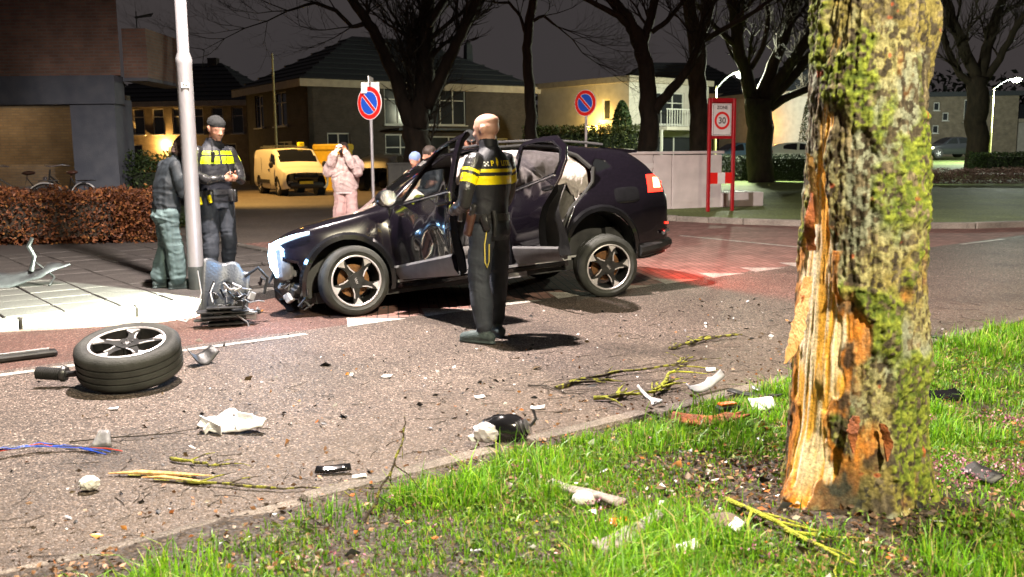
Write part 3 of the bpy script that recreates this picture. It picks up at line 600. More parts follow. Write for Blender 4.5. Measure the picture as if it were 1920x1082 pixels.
# ================================================================== loft bodies (crashed car, van, parked cars)
def pchip(xs, ys, xq):
    xs = np.asarray(xs, float); ys = np.asarray(ys, float); h = np.diff(xs); d = np.diff(ys)/h; m = np.zeros_like(ys)
    for i in range(1, len(xs)-1):
        if d[i-1]*d[i] > 0: w1, w2 = 2*h[i]+h[i-1], h[i]+2*h[i-1]; m[i] = (w1+w2)/(w1/d[i-1]+w2/d[i])
    m[0], m[-1] = d[0], d[-1]
    k = np.clip(np.searchsorted(xs, xq)-1, 0, len(xs)-2); t = (xq-xs[k])/h[k]
    return (2*t**3-3*t**2+1)*ys[k]+(t**3-2*t**2+t)*h[k]*m[k]+(-2*t**3+3*t**2)*ys[k+1]+(t**3-t**2)*h[k]*m[k+1]
class Loft:
    """side surface of a vehicle, x forward, y to its left, lofted from stations (x, [(y, z) x 6]) listed front to back"""
    def __init__(s, st, nx=190, seg=(5, 7, 10, 16, 12)):
        st = sorted(st, key=lambda q: q[0]); xs = np.array([q[0] for q in st]); P = np.array([q[1] for q in st], float)
        s.X = np.unique(np.concatenate([np.linspace(xs[0], xs[-1], nx), xs])); nx = len(s.X)
        C = np.stack([np.stack([pchip(xs, P[:, i, k], s.X) for k in (0, 1)], -1) for i in range(6)], 1)   # nx,6,2
        tk = np.arange(6.); tq = np.concatenate([np.linspace(i, i+1, n, endpoint=False) for i, n in enumerate(seg)]+[[5.]])
        s.T = tq; G = np.zeros((nx, len(tq), 2))
        for i in range(nx):
            for k in (0, 1): G[i, :, k] = pchip(tk, C[i, :, k], tq)
        s.G = G
    def y_at(s, x, z):
        x = np.atleast_1d(np.asarray(x, float)); z = np.atleast_1d(np.asarray(z, float)); out = np.zeros(len(x))
        if not hasattr(s, 'ZZ'): s.ZZ = np.maximum.accumulate(s.G[:, :, 1]+np.arange(s.G.shape[1])*1e-6, axis=1)
        I = np.clip(np.searchsorted(s.X, x)-1, 0, len(s.X)-2)
        for k in range(len(x)):
            i = I[k]; f = min(1, max(0, (x[k]-s.X[i])/(s.X[i+1]-s.X[i])))
            out[k] = np.interp(z[k], s.ZZ[i], s.G[i, :, 0])*(1-f)+np.interp(z[k], s.ZZ[i+1], s.G[i+1, :, 0])*f
        return out
def seg_near(p, poly):
    best = (1e9, p)
    for a, c in zip(poly, poly[1:]+poly[:1]):
        ax, az = a; dx, dz = c[0]-ax, c[1]-az; L2 = dx*dx+dz*dz
        t = max(0, min(1, ((p[0]-ax)*dx+(p[1]-az)*dz)/L2)) if L2 else 0; q = (ax+dx*t, az+dz*t); d = math.hypot(q[0]-p[0], q[1]-p[1])
        if d < best[0]: best = (d, q)
    return best
def in_poly(X, Z, poly):
    r = np.zeros(X.shape, bool); n = len(poly)
    for i in range(n):
        x1, z1 = poly[i]; x2, z2 = poly[(i+1) % n]
        c = ((z1 > Z) != (z2 > Z)) & (X < (x2-x1)*(Z-z1)/((z2-z1) if z2 != z1 else 1e-9)+x1); r ^= c
    return r
def arc(cx, cz, r, a0, a1, n=18): return [(cx+r*math.cos(R(a0+(a1-a0)*i/n)), cz+r*math.sin(R(a0+(a1-a0)*i/n))) for i in range(n+1)]
def loft_regions(L, polys, side=1, ytop=.30, disp=None):
    """split the side surface into regions by side-view polygons (later ones win); returns {name: (verts, faces)} and 'body'"""
    G = L.G; nx, nt = G.shape[:2]; X = np.repeat(L.X[:, None], nt, 1); Y = G[..., 0].copy(); Z = G[..., 1].copy()
    xc = (X[:-1, :-1]+X[1:, 1:])/2; zc = (Z[:-1, :-1]+Z[1:, 1:]+Z[1:, :-1]+Z[:-1, 1:])/4; yc = (Y[:-1, :-1]+Y[1:, 1:])/2
    reg = np.zeros(xc.shape, int); names = ['body']
    for k, (nm, poly, lo) in enumerate(polys):
        names.append(nm); reg[in_poly(xc, zc, poly) & (yc > lo)] = k+1
    # snap vertices on region borders to the outlines
    pad = np.pad(reg, 1, mode='edge'); a, b_, c, d = pad[:-1, :-1], pad[1:, :-1], pad[:-1, 1:], pad[1:, 1:]
    mixed = (a != b_) | (a != c) | (a != d)
    for i, j in zip(*np.nonzero(mixed)):
        rr = {a[i, j], b_[i, j], c[i, j], d[i, j]}; best = (1e9, None)
        for k in rr:
            if k:
                q = seg_near((X[i, j], Z[i, j]), polys[k-1][1])
                if q[0] < best[0]: best = q
        if best[0] < .03: X[i, j], Z[i, j] = best[1]; Y[i, j] = float(L.y_at(np.array([best[1][0]]), np.array([best[1][1]]))[0])
    if disp is not None: Y = Y+disp(X, Y, Z)
    V = np.stack([X, Y*side, Z], -1).reshape(-1, 3); idx = np.arange(nx*nt).reshape(nx, nt)
    F = np.stack([idx[:-1, :-1], idx[1:, :-1], idx[1:, 1:], idx[:-1, 1:]], -1)
    if side > 0: F = F[..., ::-1]
    out = {}
    for k, nm in enumerate(names):
        f = F[reg == k]
        if len(f): u, inv = np.unique(f, return_inverse=True); out[nm] = (V[u], inv.reshape(-1, 4))
    return out
def merge(parts):
    V = []; F = []; n = 0
    for v, f in parts: V.append(v); F.append(f+n); n += len(v)
    return np.concatenate(V), np.concatenate(F)
def shell(name, vf, mat, parent, M=None, thick=0, sharp=35, weld=True, inner=None):
    me = np_mesh(name, vf[0], vf[1], [mat]+([inner] if inner else []), True); bm = bmesh.new(); bm.from_mesh(me)
    if weld: bmesh.ops.remove_doubles(bm, verts=bm.verts, dist=1e-4)
    bm.to_mesh(me); bm.free(); me.shade_smooth(); me.set_sharp_from_angle(angle=R(sharp)); o = link_mesh(name, me, parent, M)
    if thick:
        s = o.modifiers.new('solid', 'SOLIDIFY'); s.thickness = thick; s.offset = -1; s.use_rim = True
        if inner: s.material_offset = 1
    return o
def wheel(parent, M, r=.330, w=.225, rim=.238, dusty=False, detail=True, name='wheel'):
    """outer face towards +y of M"""
    Q = M@RX(-90)   # z of lathe -> +y
    h = w/2; prof = [(rim, -h*.8), (rim+.02, -h), (r-.03, -h*.98), (r-.006, -h*.80), (r, -h*.62), (r, -h*.45), (r-.009, -h*.43), (r-.009, -h*.35), (r, -h*.33), (r, -h*.06), (r-.009, -h*.04), (r-.009, h*.04), (r, h*.06), (r, h*.33), (r-.009, h*.35), (r-.009, h*.43), (r, h*.45), (r, h*.62), (r-.006, h*.80), (r-.03, h*.98), (r-.055, h*1.02), (rim+.035, h*1.0), (rim+.008, h*.95), (rim, h*.8)]
    bb = MB(); bb.lathe(prof, 56 if detail else 24, Q, True)
    ty = bb.build(name if not detail else 'tyre', MAT['tyre_dusty' if dusty else 'tyre'], parent, True, ang=40)
    rb = MB(); rb.lathe([(rim+.006, h*.93), (rim-.006, h*.96), (rim-.014, h*.88), (rim-.022, h*.45), (rim-.03, -h*.8), (rim+.002, -h*.8)], 48 if detail else 20, Q, True)
    ri = rb.build('rim', MAT['alloy_dark'], parent, True, ang=30)
    if detail:
        lb = MB(); lb.lathe([(rim+.004, h*.945), (rim-.007, h*.975), (rim-.013, h*.90), (rim-.003, h*.89)], 48, Q, True); lb.build('rim_lip', MAT['alloy'], parent, True)
    dk = MB(); dk.lathe([(.155, -.02), (.155, 0), (.06, 0), (.06, .03)], 28, Q); dk.build('brake_disc', MAT['rusty_disc'] if detail else MAT['alloy_dark'], parent)
    if not detail:
        sp = MB()
        for k in range(5): sp.box((.12, 0, h*.75), (.22, .05, .03), Q@RZ(72*k))
        sp.build('spokes', MAT['alloy'], parent); return
    # five forked spokes with a pentagon hub; polished faces sit proud of the dark ones
    hub = MB(); hub.prism([(.085*math.cos(R(72*k+36)), .085*math.sin(R(72*k+36))) for k in range(5)], h*.30, h*.86, Q); hb = hub.build('hub_cap', MAT['alloy_dark'], parent)
    for k in range(5):
        sp = MB(); A = Q@RZ(72*k)
        sp.prism([(.055, -.040), (.055, .040), (.120, .026), (.165, .034), (.222, .066), (.233, .015), (.226, -.030), (.165, -.024), (.120, -.024)], h*.35, h*.80, A)
        so_ = sp.build('spoke', MAT['alloy_dark'], parent)
        pf = MB(); pf.prism([(.160, .012), (.222, .067), (.235, .012), (.227, -.032), (.200, -.006)], h*.80, h*.86, A); pf.prism([(.070, -.039), (.120, -.026), (.165, -.027), (.168, -.017), (.122, -.015), (.072, -.028)], h*.80, h*.85, A); pf.build('polished_face', MAT['alloy'], parent)
    lt = MB(); A = Q@TR(0, 0, h*.865)@RZ(-90)
    for p, q in (((-.026, -.011), (-.026, .011)), ((-.026, 0), (-.010, .011)), ((-.022, .002), (-.008, -.011)), ((-.008, -.011), (-.002, .011)), ((-.002, .011), (.006, -.011)), ((.006, -.011), (.006, .011)), ((.010, -.011), (.018, .011)), ((.018, .011), (.026, -.011))):
        v = Vector((q[0]-p[0], q[1]-p[1])); lt.box((0, 0, 0), (v.length, .0028, .001), A@TR((p[0]+q[0])/2, (p[1]+q[1])/2, 0)@RZ(math.degrees(math.atan2(v.y, v.x))))
    lt.build('emblem', MAT['alloy'], parent)
    for k in range(5): pass

pm('car_paint', (.0040, .0032, .0055), (.006, .0045, .008), 60, .22, coat=1.0, metal=.0, spec=.25)
glass_mat('tinted_glass', (.20, .20, .22), .5); glass_mat('clear_glass', (.75, .78, .78), .3); pm('dark_glass', (.008, .009, .010), rough=.06, spec=.8)
pm('mirror', (.75, .75, .78), rough=.10, metal=1, bump=.6, bscale=70); pm('chrome_trim', (.55, .54, .57), rough=.22, metal=.9)
pm('seat_cloth', (.10, .095, .09), (.07, .065, .06), 30, .85, .2, 200); pm('seat_pale', (.30, .27, .26), (.22, .20, .19), 25, .8, .2, 200)
pm('airbag', (.50, .45, .43), (.40, .36, .35), 9, .8, .6, 14, bdist=.05)
pm('tail_red', (.5, .01, .01), rough=.15, emit=(1.0, .025, .012), es=5); pm('tail_core', (.9, .2, .1), rough=.2, emit=(1.0, .16, .07), es=16)
pm('led_white', (.9, .95, 1), rough=.2, emit=(.55, .80, 1.0), es=26); pm('led_soft', (.8, .9, 1), rough=.2, emit=(.42, .70, 1.0), es=3)
pm('grey_clad', (.13, .13, .135), (.10, .10, .105), 12, .4, .1, 80)

CARST = [(2.03, [(.60, .40), (.66, .50), (.70, .60), (.68, .70), (.42, .765), (0, .78)]),
 (1.90, [(.74, .34), (.80, .48), (.83, .62), (.79, .80), (.52, .865), (0, .88)]),
 (1.72, [(.80, .30), (.86, .46), (.885, .66), (.835, .87), (.56, .925), (0, .94)]),
 (1.34, [(.83, .28), (.89, .46), (.915, .70), (.855, .94), (.60, .985), (0, 1.00)]),
 (1.02, [(.83, .27), (.895, .46), (.918, .72), (.855, .985), (.66, 1.03), (0, 1.05)]),
 (.92, [(.83, .27), (.895, .46), (.918, .72), (.852, .990), (.69, 1.055), (0, 1.08)]),
 (.50, [(.83, .27), (.89, .46), (.915, .72), (.848, 1.00), (.675, 1.295), (0, 1.335)]),
 (.10, [(.83, .27), (.89, .46), (.913, .72), (.846, 1.01), (.625, 1.475), (0, 1.535)]),
 (-.40, [(.83, .27), (.89, .46), (.913, .73), (.846, 1.025), (.605, 1.515), (0, 1.575)]),
 (-1.0, [(.83, .28), (.895, .48), (.92, .76), (.848, 1.055), (.590, 1.495), (0, 1.555)]),
 (-1.45, [(.83, .28), (.90, .50), (.93, .80), (.842, 1.095), (.570, 1.435), (0, 1.50)]),
 (-1.78, [(.81, .24), (.875, .52), (.915, .82), (.815, 1.11), (.555, 1.385), (0, 1.445)]),
 (-1.98, [(.75, .26), (.82, .54), (.865, .82), (.765, 1.09), (.56, 1.24), (0, 1.27)]),
 (-2.10, [(.68, .29), (.75, .56), (.79, .80), (.70, 1.00), (.5, 1.05), (0, 1.06)]),
 (-2.15, [(.60, .32), (.66, .58), (.70, .78), (.62, .93), (.4, .965), (0, .97)])]
FDOOR = [(.86, .36), (.89, .60), (.88, 1.0), (.74, 1.115), (.45, 1.325), (.16, 1.465), (-.10, 1.505), (-.30, 1.512), (-.315, 1.02), (-.32, .42), (-.31, .345), (.82, .335)]
FWIN = [(.70, 1.025), (.42, 1.262), (.14, 1.415), (-.08, 1.455), (-.225, 1.462), (-.245, 1.045)]
RDOOR = [(-.325, .345), (-.335, .42), (-.33, 1.02), (-.315, 1.512), (-.70, 1.505), (-1.02, 1.470), (-1.26, 1.36), (-1.36, 1.22), (-1.33, 1.08), (-1.22, .96), (-1.06, .84), (-.95, .68), (-.90, .52), (-.90, .36)]
RWIN = [(-.405, 1.05), (-.385, 1.462), (-.70, 1.455), (-1.00, 1.42), (-1.20, 1.33), (-1.27, 1.215), (-1.22, 1.115)]
QWIN = [(-1.42, 1.16), (-1.40, 1.25), (-1.46, 1.30), (-1.56, 1.27), (-1.60, 1.20)]
ARCHF = arc(1.34, .36, .405, 0, 360, 40)[:-1]; ARCHR = arc(-1.34, .36, .405, 0, 360, 40)[:-1]

def crashed_car():
    cx, cy = -.57, 10.06; car = empty('crashed_car', (cx, cy, 0), R(202.1))
    B = TR(0, 0, -.088)@RY(3.8)@RX(7.4)@TR(0, 0, .35)@SC(1, 1, 1.05)@TR(0, 0, -.35)                     # body sits nose down on its springs
    L = Loft([(x_ if x_ > -1.34 else -1.34+(x_+1.34)*1.17, p_) for x_, p_ in CARST], 210); RE = lambda x_: -1.34+(x_+1.34)*1.17
    def dents(X, Y, Z):
        g = lambda x, z, a, w, h: a*np.exp(-(((X-x)/w)**2+((Z-z)/h)**2))
        d = g(.05, .62, -.055, .22, .14)+g(.62, .55, -.035, .10, .22)+g(.35, .72, .018, .12, .1)+g(-.18, .80, -.030, .07, .20)+g(1.0, .70, -.02, .08, .2)+g(1.75, .75, -.02, .15, .1)
        cr = np.abs(((X-.25)*.8+(Z-.62)*.6)); d = d+.014*np.exp(-(cr/.05)**2)*np.exp(-(((X-.25)/.4)**2+((Z-.6)/.2)**2))
        crease = -.012*np.exp(-((Z-.50-.06*X)/.05)**2)*(X < .9)*(X > -.95)
        hood = 0
        return (d+crease+hood)*(Y > .5)
    pl = [('front_door', FDOOR, .4), ('rear_door', RDOOR, .4), ('window_f', FWIN, .4), ('window_r', RWIN, .4), ('window_q', QWIN, .4), ('arch', ARCHF, .5), ('arch', ARCHR, .5)]
    # nose beyond the front wheel was torn away below the lamp
    nose = [(2.2, .2), (2.2, .66), (1.98, .66), (1.80, .60), (1.745, .40), (1.74, .2)]
    pl.append(('torn', nose, .3))
    Lf = loft_regions(L, pl, 1, disp=dents); Rt = loft_regions(L, pl, -1)
    WS = [(.90, 1.075), (.55, 1.33), (.16, 1.515)]
    def split_glass(vf, top):
        v, f = vf; c = v[f].mean(1); ay = np.abs(c[:, 1])
        w = (c[:, 0] < .86) & (c[:, 0] > .16) & (ay < .60) & (c[:, 2] > 1.06); r_ = (c[:, 0] < -1.80) & (c[:, 0] > -2.02) & (ay < .52) & (c[:, 2] > 1.10)
        return (v, f[~(w | r_)]), (v, f[w]), (v, f[r_])
    bl, wl, rl = split_glass(Lf['body'], 1); br, wr, rr = split_glass(Rt['body'], 1)
    def crush(vf):
        v = vf[0].copy(); fr = np.clip((v[:, 0]-1.45)/.45, 0, 1); w = np.clip((.62-v[:, 1])/.5, 0, 1); k = fnz = fbm(v[:, 0]*7, v[:, 1]*7, v[:, 2]*7, 3, 8)-.5
        v[:, 0] -= fr*w*(.34+.18*k); v[:, 2] += fr*w*(.05*k*2+.02); return v, vf[1]
    bl, br = crush(bl), crush(br)
    shell('body_shell', merge([bl, br]), MAT['car_paint'], car, B, .012, 28, inner=MAT['black_plastic'])
    shell('windscreen', merge([wl, wr]), MAT['clear_glass'], car, B); shell('rear_window', merge([rl, rr]), MAT['dark_glass'], car, B)
    shell('passenger_door', Rt['front_door'], MAT['car_paint'], car, B, .012, inner=MAT['black_plastic']); shell('passenger_door', Rt['rear_door'], MAT['car_paint'], car, B, .012, inner=MAT['black_plastic'])
    for k in ('window_f', 'window_r'): shell('side_window', Rt[k], MAT['clear_glass'], car, B)
    shell('quarter_window', Lf['window_q'], MAT['dark_glass'], car, B)
    # ---- open doors, hinged at their front edges
    def door(vf, win, hinge, ang, name, poly, label):
        H = B@TR(*hinge)@RZ(ang)@TR(*[-q for q in hinge])
        d = shell(name, vf, MAT['car_paint'], car, H, .0, 28)
        shell('window', win, MAT['tinted_glass'] if 'rear' in label else MAT['clear_glass'], d)
        # inner card and edge: the outline swept inwards
        q = [(p[0], p[1]) for p in poly]; bb = MB(); n = len(q); fine = []
        for a, c in zip(q, q[1:]+q[:1]):
            k = max(1, int(math.hypot(c[0]-a[0], c[1]-a[1])/.06)); fine += [(a[0]+(c[0]-a[0])*i/k, a[1]+(c[1]-a[1])*i/k) for i in range(k)]
        X = np.array([p[0] for p in fine]); Z = np.array([p[1] for p in fine]); Y = L.y_at(X, Z)+dents(X, L.y_at(X, Z), Z)
        cxm, czm = X.mean(), Z.mean(); m = len(fine); vs = []; fs = []
        for dy, sh in ((-.002, 1.0), (-.05, .985), (-.085, .955)):
            vs += [(cxm+(X[i]-cxm)*sh, Y[i]+dy*(1 if Z[i] < 1.02 else .45), czm+(Z[i]-czm)*sh) for i in range(m)]
        for r_ in range(2):
            for i in range(m): j = (i+1) % m; fs.append((r_*m+i, r_*m+j, (r_+1)*m+j, (r_+1)*m+i))
        bb.add(vs, fs); bb.build('door_edge', MAT['gloss_black'], d, True)
        low = [(p, y_) for p, y_ in zip(fine, Y) if p[1] <= 1.03]
        cb = MB(); lx = [p[0] for p, _ in low]; x0, x1 = min(lx)+.03, max(lx)-.03; g = []
        for i in range(13):
            for j in range(9):
                x_ = x0+(x1-x0)*i/12; z_ = .39+(1.02-.39)*j/8; yy = float(L.y_at(np.array([x_]), np.array([z_]))[0])-.10-.02*math.sin(j*.9); g.append((x_, yy, z_))
        cb.add(g, [(i*9+j, i*9+9+j, i*9+10+j, i*9+1+j) for i in range(12) for j in range(8)]); cb.build('inner_panel', MAT['black_plastic'], d, True)
        # window surround
        w = [(p[0], p[1]) for p in (FWIN if 'front' in label else RWIN)]; ws = []
        for p in w+w[:1]: ws.append((p[0], float(L.y_at(np.array([p[0]]), np.array([p[1]]))[0])+.002, p[1]))
        fr = MB(); fr.tube(ws, .011, 6); fr.build('window_frame', MAT['gloss_black'], d, True)
        bt = [(x_, float(L.y_at(np.array([x_]), np.array([z_]))[0])+.004, z_) for x_, z_ in ((w[-1][0], w[-1][1]-.012), ((w[0][0]+w[-1][0])/2, (w[0][1]+w[-1][1])/2-.012), (w[0][0], w[0][1]-.012))]
        tr = MB(); tr.tube(bt, .009, 6); tr.build('belt_trim', MAT['chrome_trim'], d, True)
        sx = [x0+.0, x1-.0]; cl = MB(); pts = []   # grey sill cladding on the door foot
        for i in range(9):
            x_ = sx[0]+(sx[1]-sx[0])*i/8; pts.append([(x_, float(L.y_at(np.array([x_]), np.array([z_]))[0])+o_, z_) for z_, o_ in ((.345, .004), (.40, .022), (.455+.05*(i/8 if 'front' not in label else 1-i/8), .018), (.475+.05*(i/8 if 'front' not in label else 1-i/8), .002))])
        vs = [p for r_ in pts for p in r_]; cl.add(vs, [(i*4+j, i*4+4+j, i*4+5+j, i*4+1+j) for i in range(8) for j in range(3)]); cl.build('cladding', MAT['grey_clad'], d, True, ang=25)
        hx = (-.18 if 'front' in label else -1.14); hz = .945 if 'front' in label else 1.0; yy = float(L.y_at(np.array([hx]), np.array([hz]))[0])
        hb = MB(); hb.bbox((hx, yy+.012, hz), (.21, .026, .034), .01); hb.build('door_handle', MAT['gloss_black'], d)
        d['label'] = label; return d
    fd = door(Lf['front_door'], Lf['window_f'], (.87, .88, .6), -79, 'front_door', FDOOR, 'dented front door standing ajar')
    rd = door(Lf['rear_door'], Lf['window_r'], (-.325, .90, .6), -84, 'rear_door', RDOOR, 'rear door swung wide open')
    # mirror on the front door
    mb = MB(); mb.ico((.60, 1.03, 1.075), .115, 2, (.62, .95, .72)); mb.box((.63, .93, 1.03), (.05, .14, .04)); mr = mb.build('wing_mirror', MAT['gloss_black'], fd, True)
    mg = MB(); mg.add([(.528, .965+.16*math.cos(a)*.5+.075, 1.075+.068*math.sin(a)) for a in np.linspace(0, 6.283, 20, endpoint=False)], [tuple(range(20))]); mg.build('mirror_glass', MAT['mirror'], fd)
    # ---- wheel arches, wheels, underbody
    for nm, xa in (('front', 1.34), ('rear', -1.34)):
        for s_ in (1, -1):
            tr = MB(); vs = []; n = 30
            for i in range(n+1):
                a = R(-14+208*i/n)
                for rr_, o_ in ((.400, .0), (.405, .024), (.445, .026), (.47, .004)):
                    x_, z_ = xa+rr_*math.cos(a), .36+rr_*math.sin(a); z_ = max(.27, z_); yy = float(L.y_at(np.array([x_]), np.array([z_]))[0]); vs.append((x_, s_*(max(yy, .80)+o_), z_))
            tr.add(vs, [(i*4+j, i*4+4+j, i*4+5+j, i*4+1+j) for i in range(n) for j in range(3)]); tr.build('arch_trim', MAT['gloss_black'], car, True, B, 25)
            ln = MB(); pa = [(xa+.412*math.cos(R(-8+196*i/20)), .36+.412*math.sin(R(-8+196*i/20))) for i in range(21)]; ln.add([(x_, s_*y_, z_) for y_ in (.875, .55) for x_, z_ in pa]+[(xa, s_*.55, .36)], [(i, i+1, 22+i, 21+i) for i in range(20)]+[(21+i, 22+i, 42) for i in range(20)]); ln.build('wheel_housing', MAT['black_plastic'], car, True, B)
    wheel_spots = [(1.335, .82, .328, 4, 5), (-1.335, .835, .328, -6, -3.5), (-1.335, -.80, .33, 0, 0)]
    for x_, y_, z_, st_, cam_ in wheel_spots:
        wp = empty('wheel', (0, 0, 0)); wp.parent = car
        fl = 1 if y_ > 0 else -1
        wheel(wp, TR(x_, y_, z_)@RZ(st_)@RX(cam_)@RZ(0 if fl > 0 else 180)@RY(17 if x_ > 0 else 40), dusty=True)
    ub = MB(); ub.box((-.0, 0, .27), (3.3, 1.5, .10)); ub.box((1.6, 0, .45), (.5, 1.2, .35)); ub.box((-1.75, 0, .5), (.45, 1.3, .2)); ub.build('underbody', MAT['black_plastic'], car, M=B)
    # rear axle bits and the hanging cover seen under the sill
    sb = MB(); sb.tube([(.85, .80, .30), (-.9, .82, .31)], .055, 8, flat=.8); sb.build('sill', MAT['gloss_black'], car, True, B)
    sl = MB(); sl.box((-.05, .845, .335), (1.85, .06, .025)); sl.box((-.30, .80, .36), (.10, .10, .05)); sl.build('sill_step', MAT['pale_grey'], car, M=B)
    cov = MB(); cov.box((-.70, .80, .235), (.75, .12, .02), RX(8)); cov.box((-.3, .84, .245), (.35, .03, .05)); cov.build('hanging_cover', MAT['pale_grey'], car, M=B)
    # ---- pillars and cabin
    pb = MB(); pb.tube([(-.32, .80, .35), (-.325, .835, .95), (-.33, .74, 1.2), (-.33, .60, 1.50)], [.07, .06, .045, .04], 8); pb.build('pillar', MAT['gloss_black'], car, True, B)
    jb = MB()
    for x_, pts in ((0, [(-1.36, .86, 1.21), (-1.33, .86, 1.06), (-1.20, .87, .94), (-1.04, .87, .82), (-.94, .86, .66), (-.90, .85, .50), (-.90, .84, .36)]), (0, [(-.33, .60, 1.50), (-.70, .60, 1.50), (-1.02, .62, 1.46), (-1.26, .70, 1.35), (-1.36, .80, 1.21)])): jb.tube(pts, .022, 8)
    jb.build('door_seal', MAT['rubber'], car, True, B)
    def seat(x_, y_, w_, name, tilt=14):
        sb = MB(); Q = TR(x_, y_, 0)
        sb.bbox((0, 0, .50), (.50, w_, .16), .05, Q); so_ = sb.build(name, MAT['seat_cloth'], car, True, B, 60)
        bb = MB(); bb.bbox((0, 0, .34), (.14, w_*.96, .66), .05, Q@TR(-.24, 0, .52)@RY(-tilt)); bb.build('backrest', MAT['seat_cloth'], so_, True, ang=60)
        hr = MB()
        for k in ((0,) if w_ < .7 else (-.42, .42)): hr = MB(); hr.bbox((0, k, 0), (.10, .24, .17), .035, Q@TR(-.43, 0, 1.23)@RY(-tilt)); hr.build('headrest', MAT['seat_cloth'], so_, True, ang=60)
        ss = MB(); ss.box((-.02, w_*.48, .40), (.44, .03, .11), Q); ss.lathe([(.035, 0), (.035, .03), (.02, .035)], 14, Q@TR(.05, w_*.5, .43)@RX(-90)); ss.build('seat_side', MAT['pale_grey'], so_)
    seat(.18, .37, .52, 'driver_seat'); seat(.18, -.37, .52, 'passenger_seat'); seat(-.80, 0, 1.30, 'rear_bench', 20)
    db = MB(); db.bbox((.78, 0, .88), (.34, 1.40, .26), .08); db.box((.25, 0, .5), (.9, .22, .24)); db.build('dashboard', MAT['black_plastic'], car, True, B, 60)
    sw = MB(); sw.tube([(.55+.06*math.sin(a), .37+.18*math.cos(a), .90+.17*math.sin(a)) for a in np.linspace(0, 6.283, 25)], .014, 8, cap=False); sw.box((.565, .37, .90), (.05, .14, .10)); sw.build('steering_wheel', MAT['black_plastic'], car, True, B)
    hl_ = MB(); hl_.add([(.20, .55, 1.47), (.20, -.55, 1.47), (-1.4, -.5, 1.42), (-1.4, .5, 1.42)], [(0, 1, 2, 3)]); hl_.build('headliner', MAT['seat_pale'], car, M=B)
    fl_ = MB(); fl_.box((-.2, 0, .34), (2.0, 1.5, .04)); fl_.build('cabin_floor', MAT['rubber'], car, M=B)
    # deployed airbags: wrinkled cloth sheets
    def bag(pts_top, drop, seed, bulge=.05, nx=26, nz=14):
        q = random.Random(seed); tops = np.array(pts_top, float); s_ = np.linspace(0, len(tops)-1, nx); vs = []
        for i in range(nx):
            a = int(min(s_[i], len(tops)-2)); f_ = s_[i]-a; p = tops[a]*(1-f_)+tops[a+1]*f_
            hem = drop*(1+.16*math.sin(i*.9+seed)+.10*math.sin(i*2.3)-.35*(abs(i-nx/2)/(nx/2))**3)
            for j in range(nz):
                t = j/(nz-1); w_ = .020*math.sin(i*1.25+2*math.sin(t*4+seed))*t+.012*math.sin(t*9+i*.5); vs.append((p[0]+.02*math.sin(t*6+i)*t, p[1]+bulge*math.sin(math.pi*min(1, t*1.05))+w_, p[2]-hem*t))
        bb = MB(); bb.add(vs, [(i*nz+j, i*nz+nz+j, i*nz+nz+1+j, i*nz+1+j) for i in range(nx-1) for j in range(nz-1)]); o = bb.build('curtain_airbag', MAT['airbag'], car, True, B, 80)
        m_ = o.modifiers.new('s', 'SOLIDIFY'); m_.thickness = .012; return o
    bag([(-.36, .64, 1.47), (-.8, .64, 1.45), (-1.15, .66, 1.38), (-1.34, .70, 1.24)], .40, 3, .06)
    bag([(.10, .60, 1.45), (-.30, .60, 1.47)], .26, 5, .02)
    sa = MB(); sa.ico((.48, .37, .98), .26, 3, (.55, 1, .8), .06, 3); sa.build('steering_airbag', MAT['airbag'], car, True, B, 80)
    # ---- tail: lamp, fuel flap, bumper trim, spoiler, roof rail
    def patch(x0, x1, z0, z1, off, name, mat, parent=car, n=8, skew=0, rnd=.0):
        vs = []
        for i in range(n+1):
            for j in range(n+1):
                a, c = i/n, j/n; x_ = x0+(x1-x0)*a+skew*(c-.5); z_ = z0+(z1-z0)*c
                if rnd:   # round the outline
                    u_, w_ = a*2-1, c*2-1; k = max(abs(u_), abs(w_)); l = (abs(u_)**4+abs(w_)**4)**.25; k = k/l if l else 1; x_ = (x0+x1)/2+(x1-x0)/2*u_*(k*rnd+1-rnd)+skew*(c-.5); z_ = (z0+z1)/2+(z1-z0)/2*w_*(k*rnd+1-rnd)
                ed = min(i, n-i, j, n-j); vs.append((x_, float(L.y_at(np.array([x_]), np.array([z_]))[0])+off*(1 if ed else .2), z_))
        bb = MB(); bb.add(vs, [(i*(n+1)+j, i*(n+1)+n+1+j, i*(n+1)+n+2+j, i*(n+1)+1+j) for i in range(n) for j in range(n)]); return bb.build(name, mat, parent, True, B, 60)
    tl = patch(-2.21, -1.98, .90, 1.09, .012, 'tail_lamp', MAT['tail_red'], skew=-.05); patch(-2.19, -2.05, .93, 1.07, .018, 'lamp_core', MAT['tail_core'], car, 6, -.05)
    for o in car.children:
        if o.name.startswith('lamp_core'): o.parent = tl; o.matrix_basis = Matrix.Identity(4)
    tlb = MB(); tlb.tube([(-2.20, .73, 1.0), (-2.275, .40, 1.0), (-2.285, 0, 1.0), (-2.275, -.40, 1.0), (-2.20, -.73, 1.0)], .03, 6, flat=.6); tlb.build('tail_light_bar', MAT['tail_red'], car, True, B)
    point('tail_light', (-2.50, .25, 1.10), 230, (1.0, .06, .035), car, .06, 168, Vector((-1, 0, -.05)), .3)
    patch(-1.84, -1.54, .82, .98, .006, 'charge_flap', MAT['gloss_black'], rnd=.9, n=12)
    pt = MB(); pt.tube([(-1.78, .82, .33), (-2.05, .765, .35), (-2.22, .66, .37), (-2.27, .40, .38), (-2.28, 0, .38), (-2.27, -.4, .38)], .09, 10, flat=.8); pt.build('rear_bumper', MAT['black_plastic'], car, True, B)
    ch = MB(); ch.tube([(-2.12, .835, .475), (-2.22, .765, .50), (-2.30, .50, .51)], .022, 6); ch.build('bumper_trim', MAT['chrome_trim'], car, True, B)
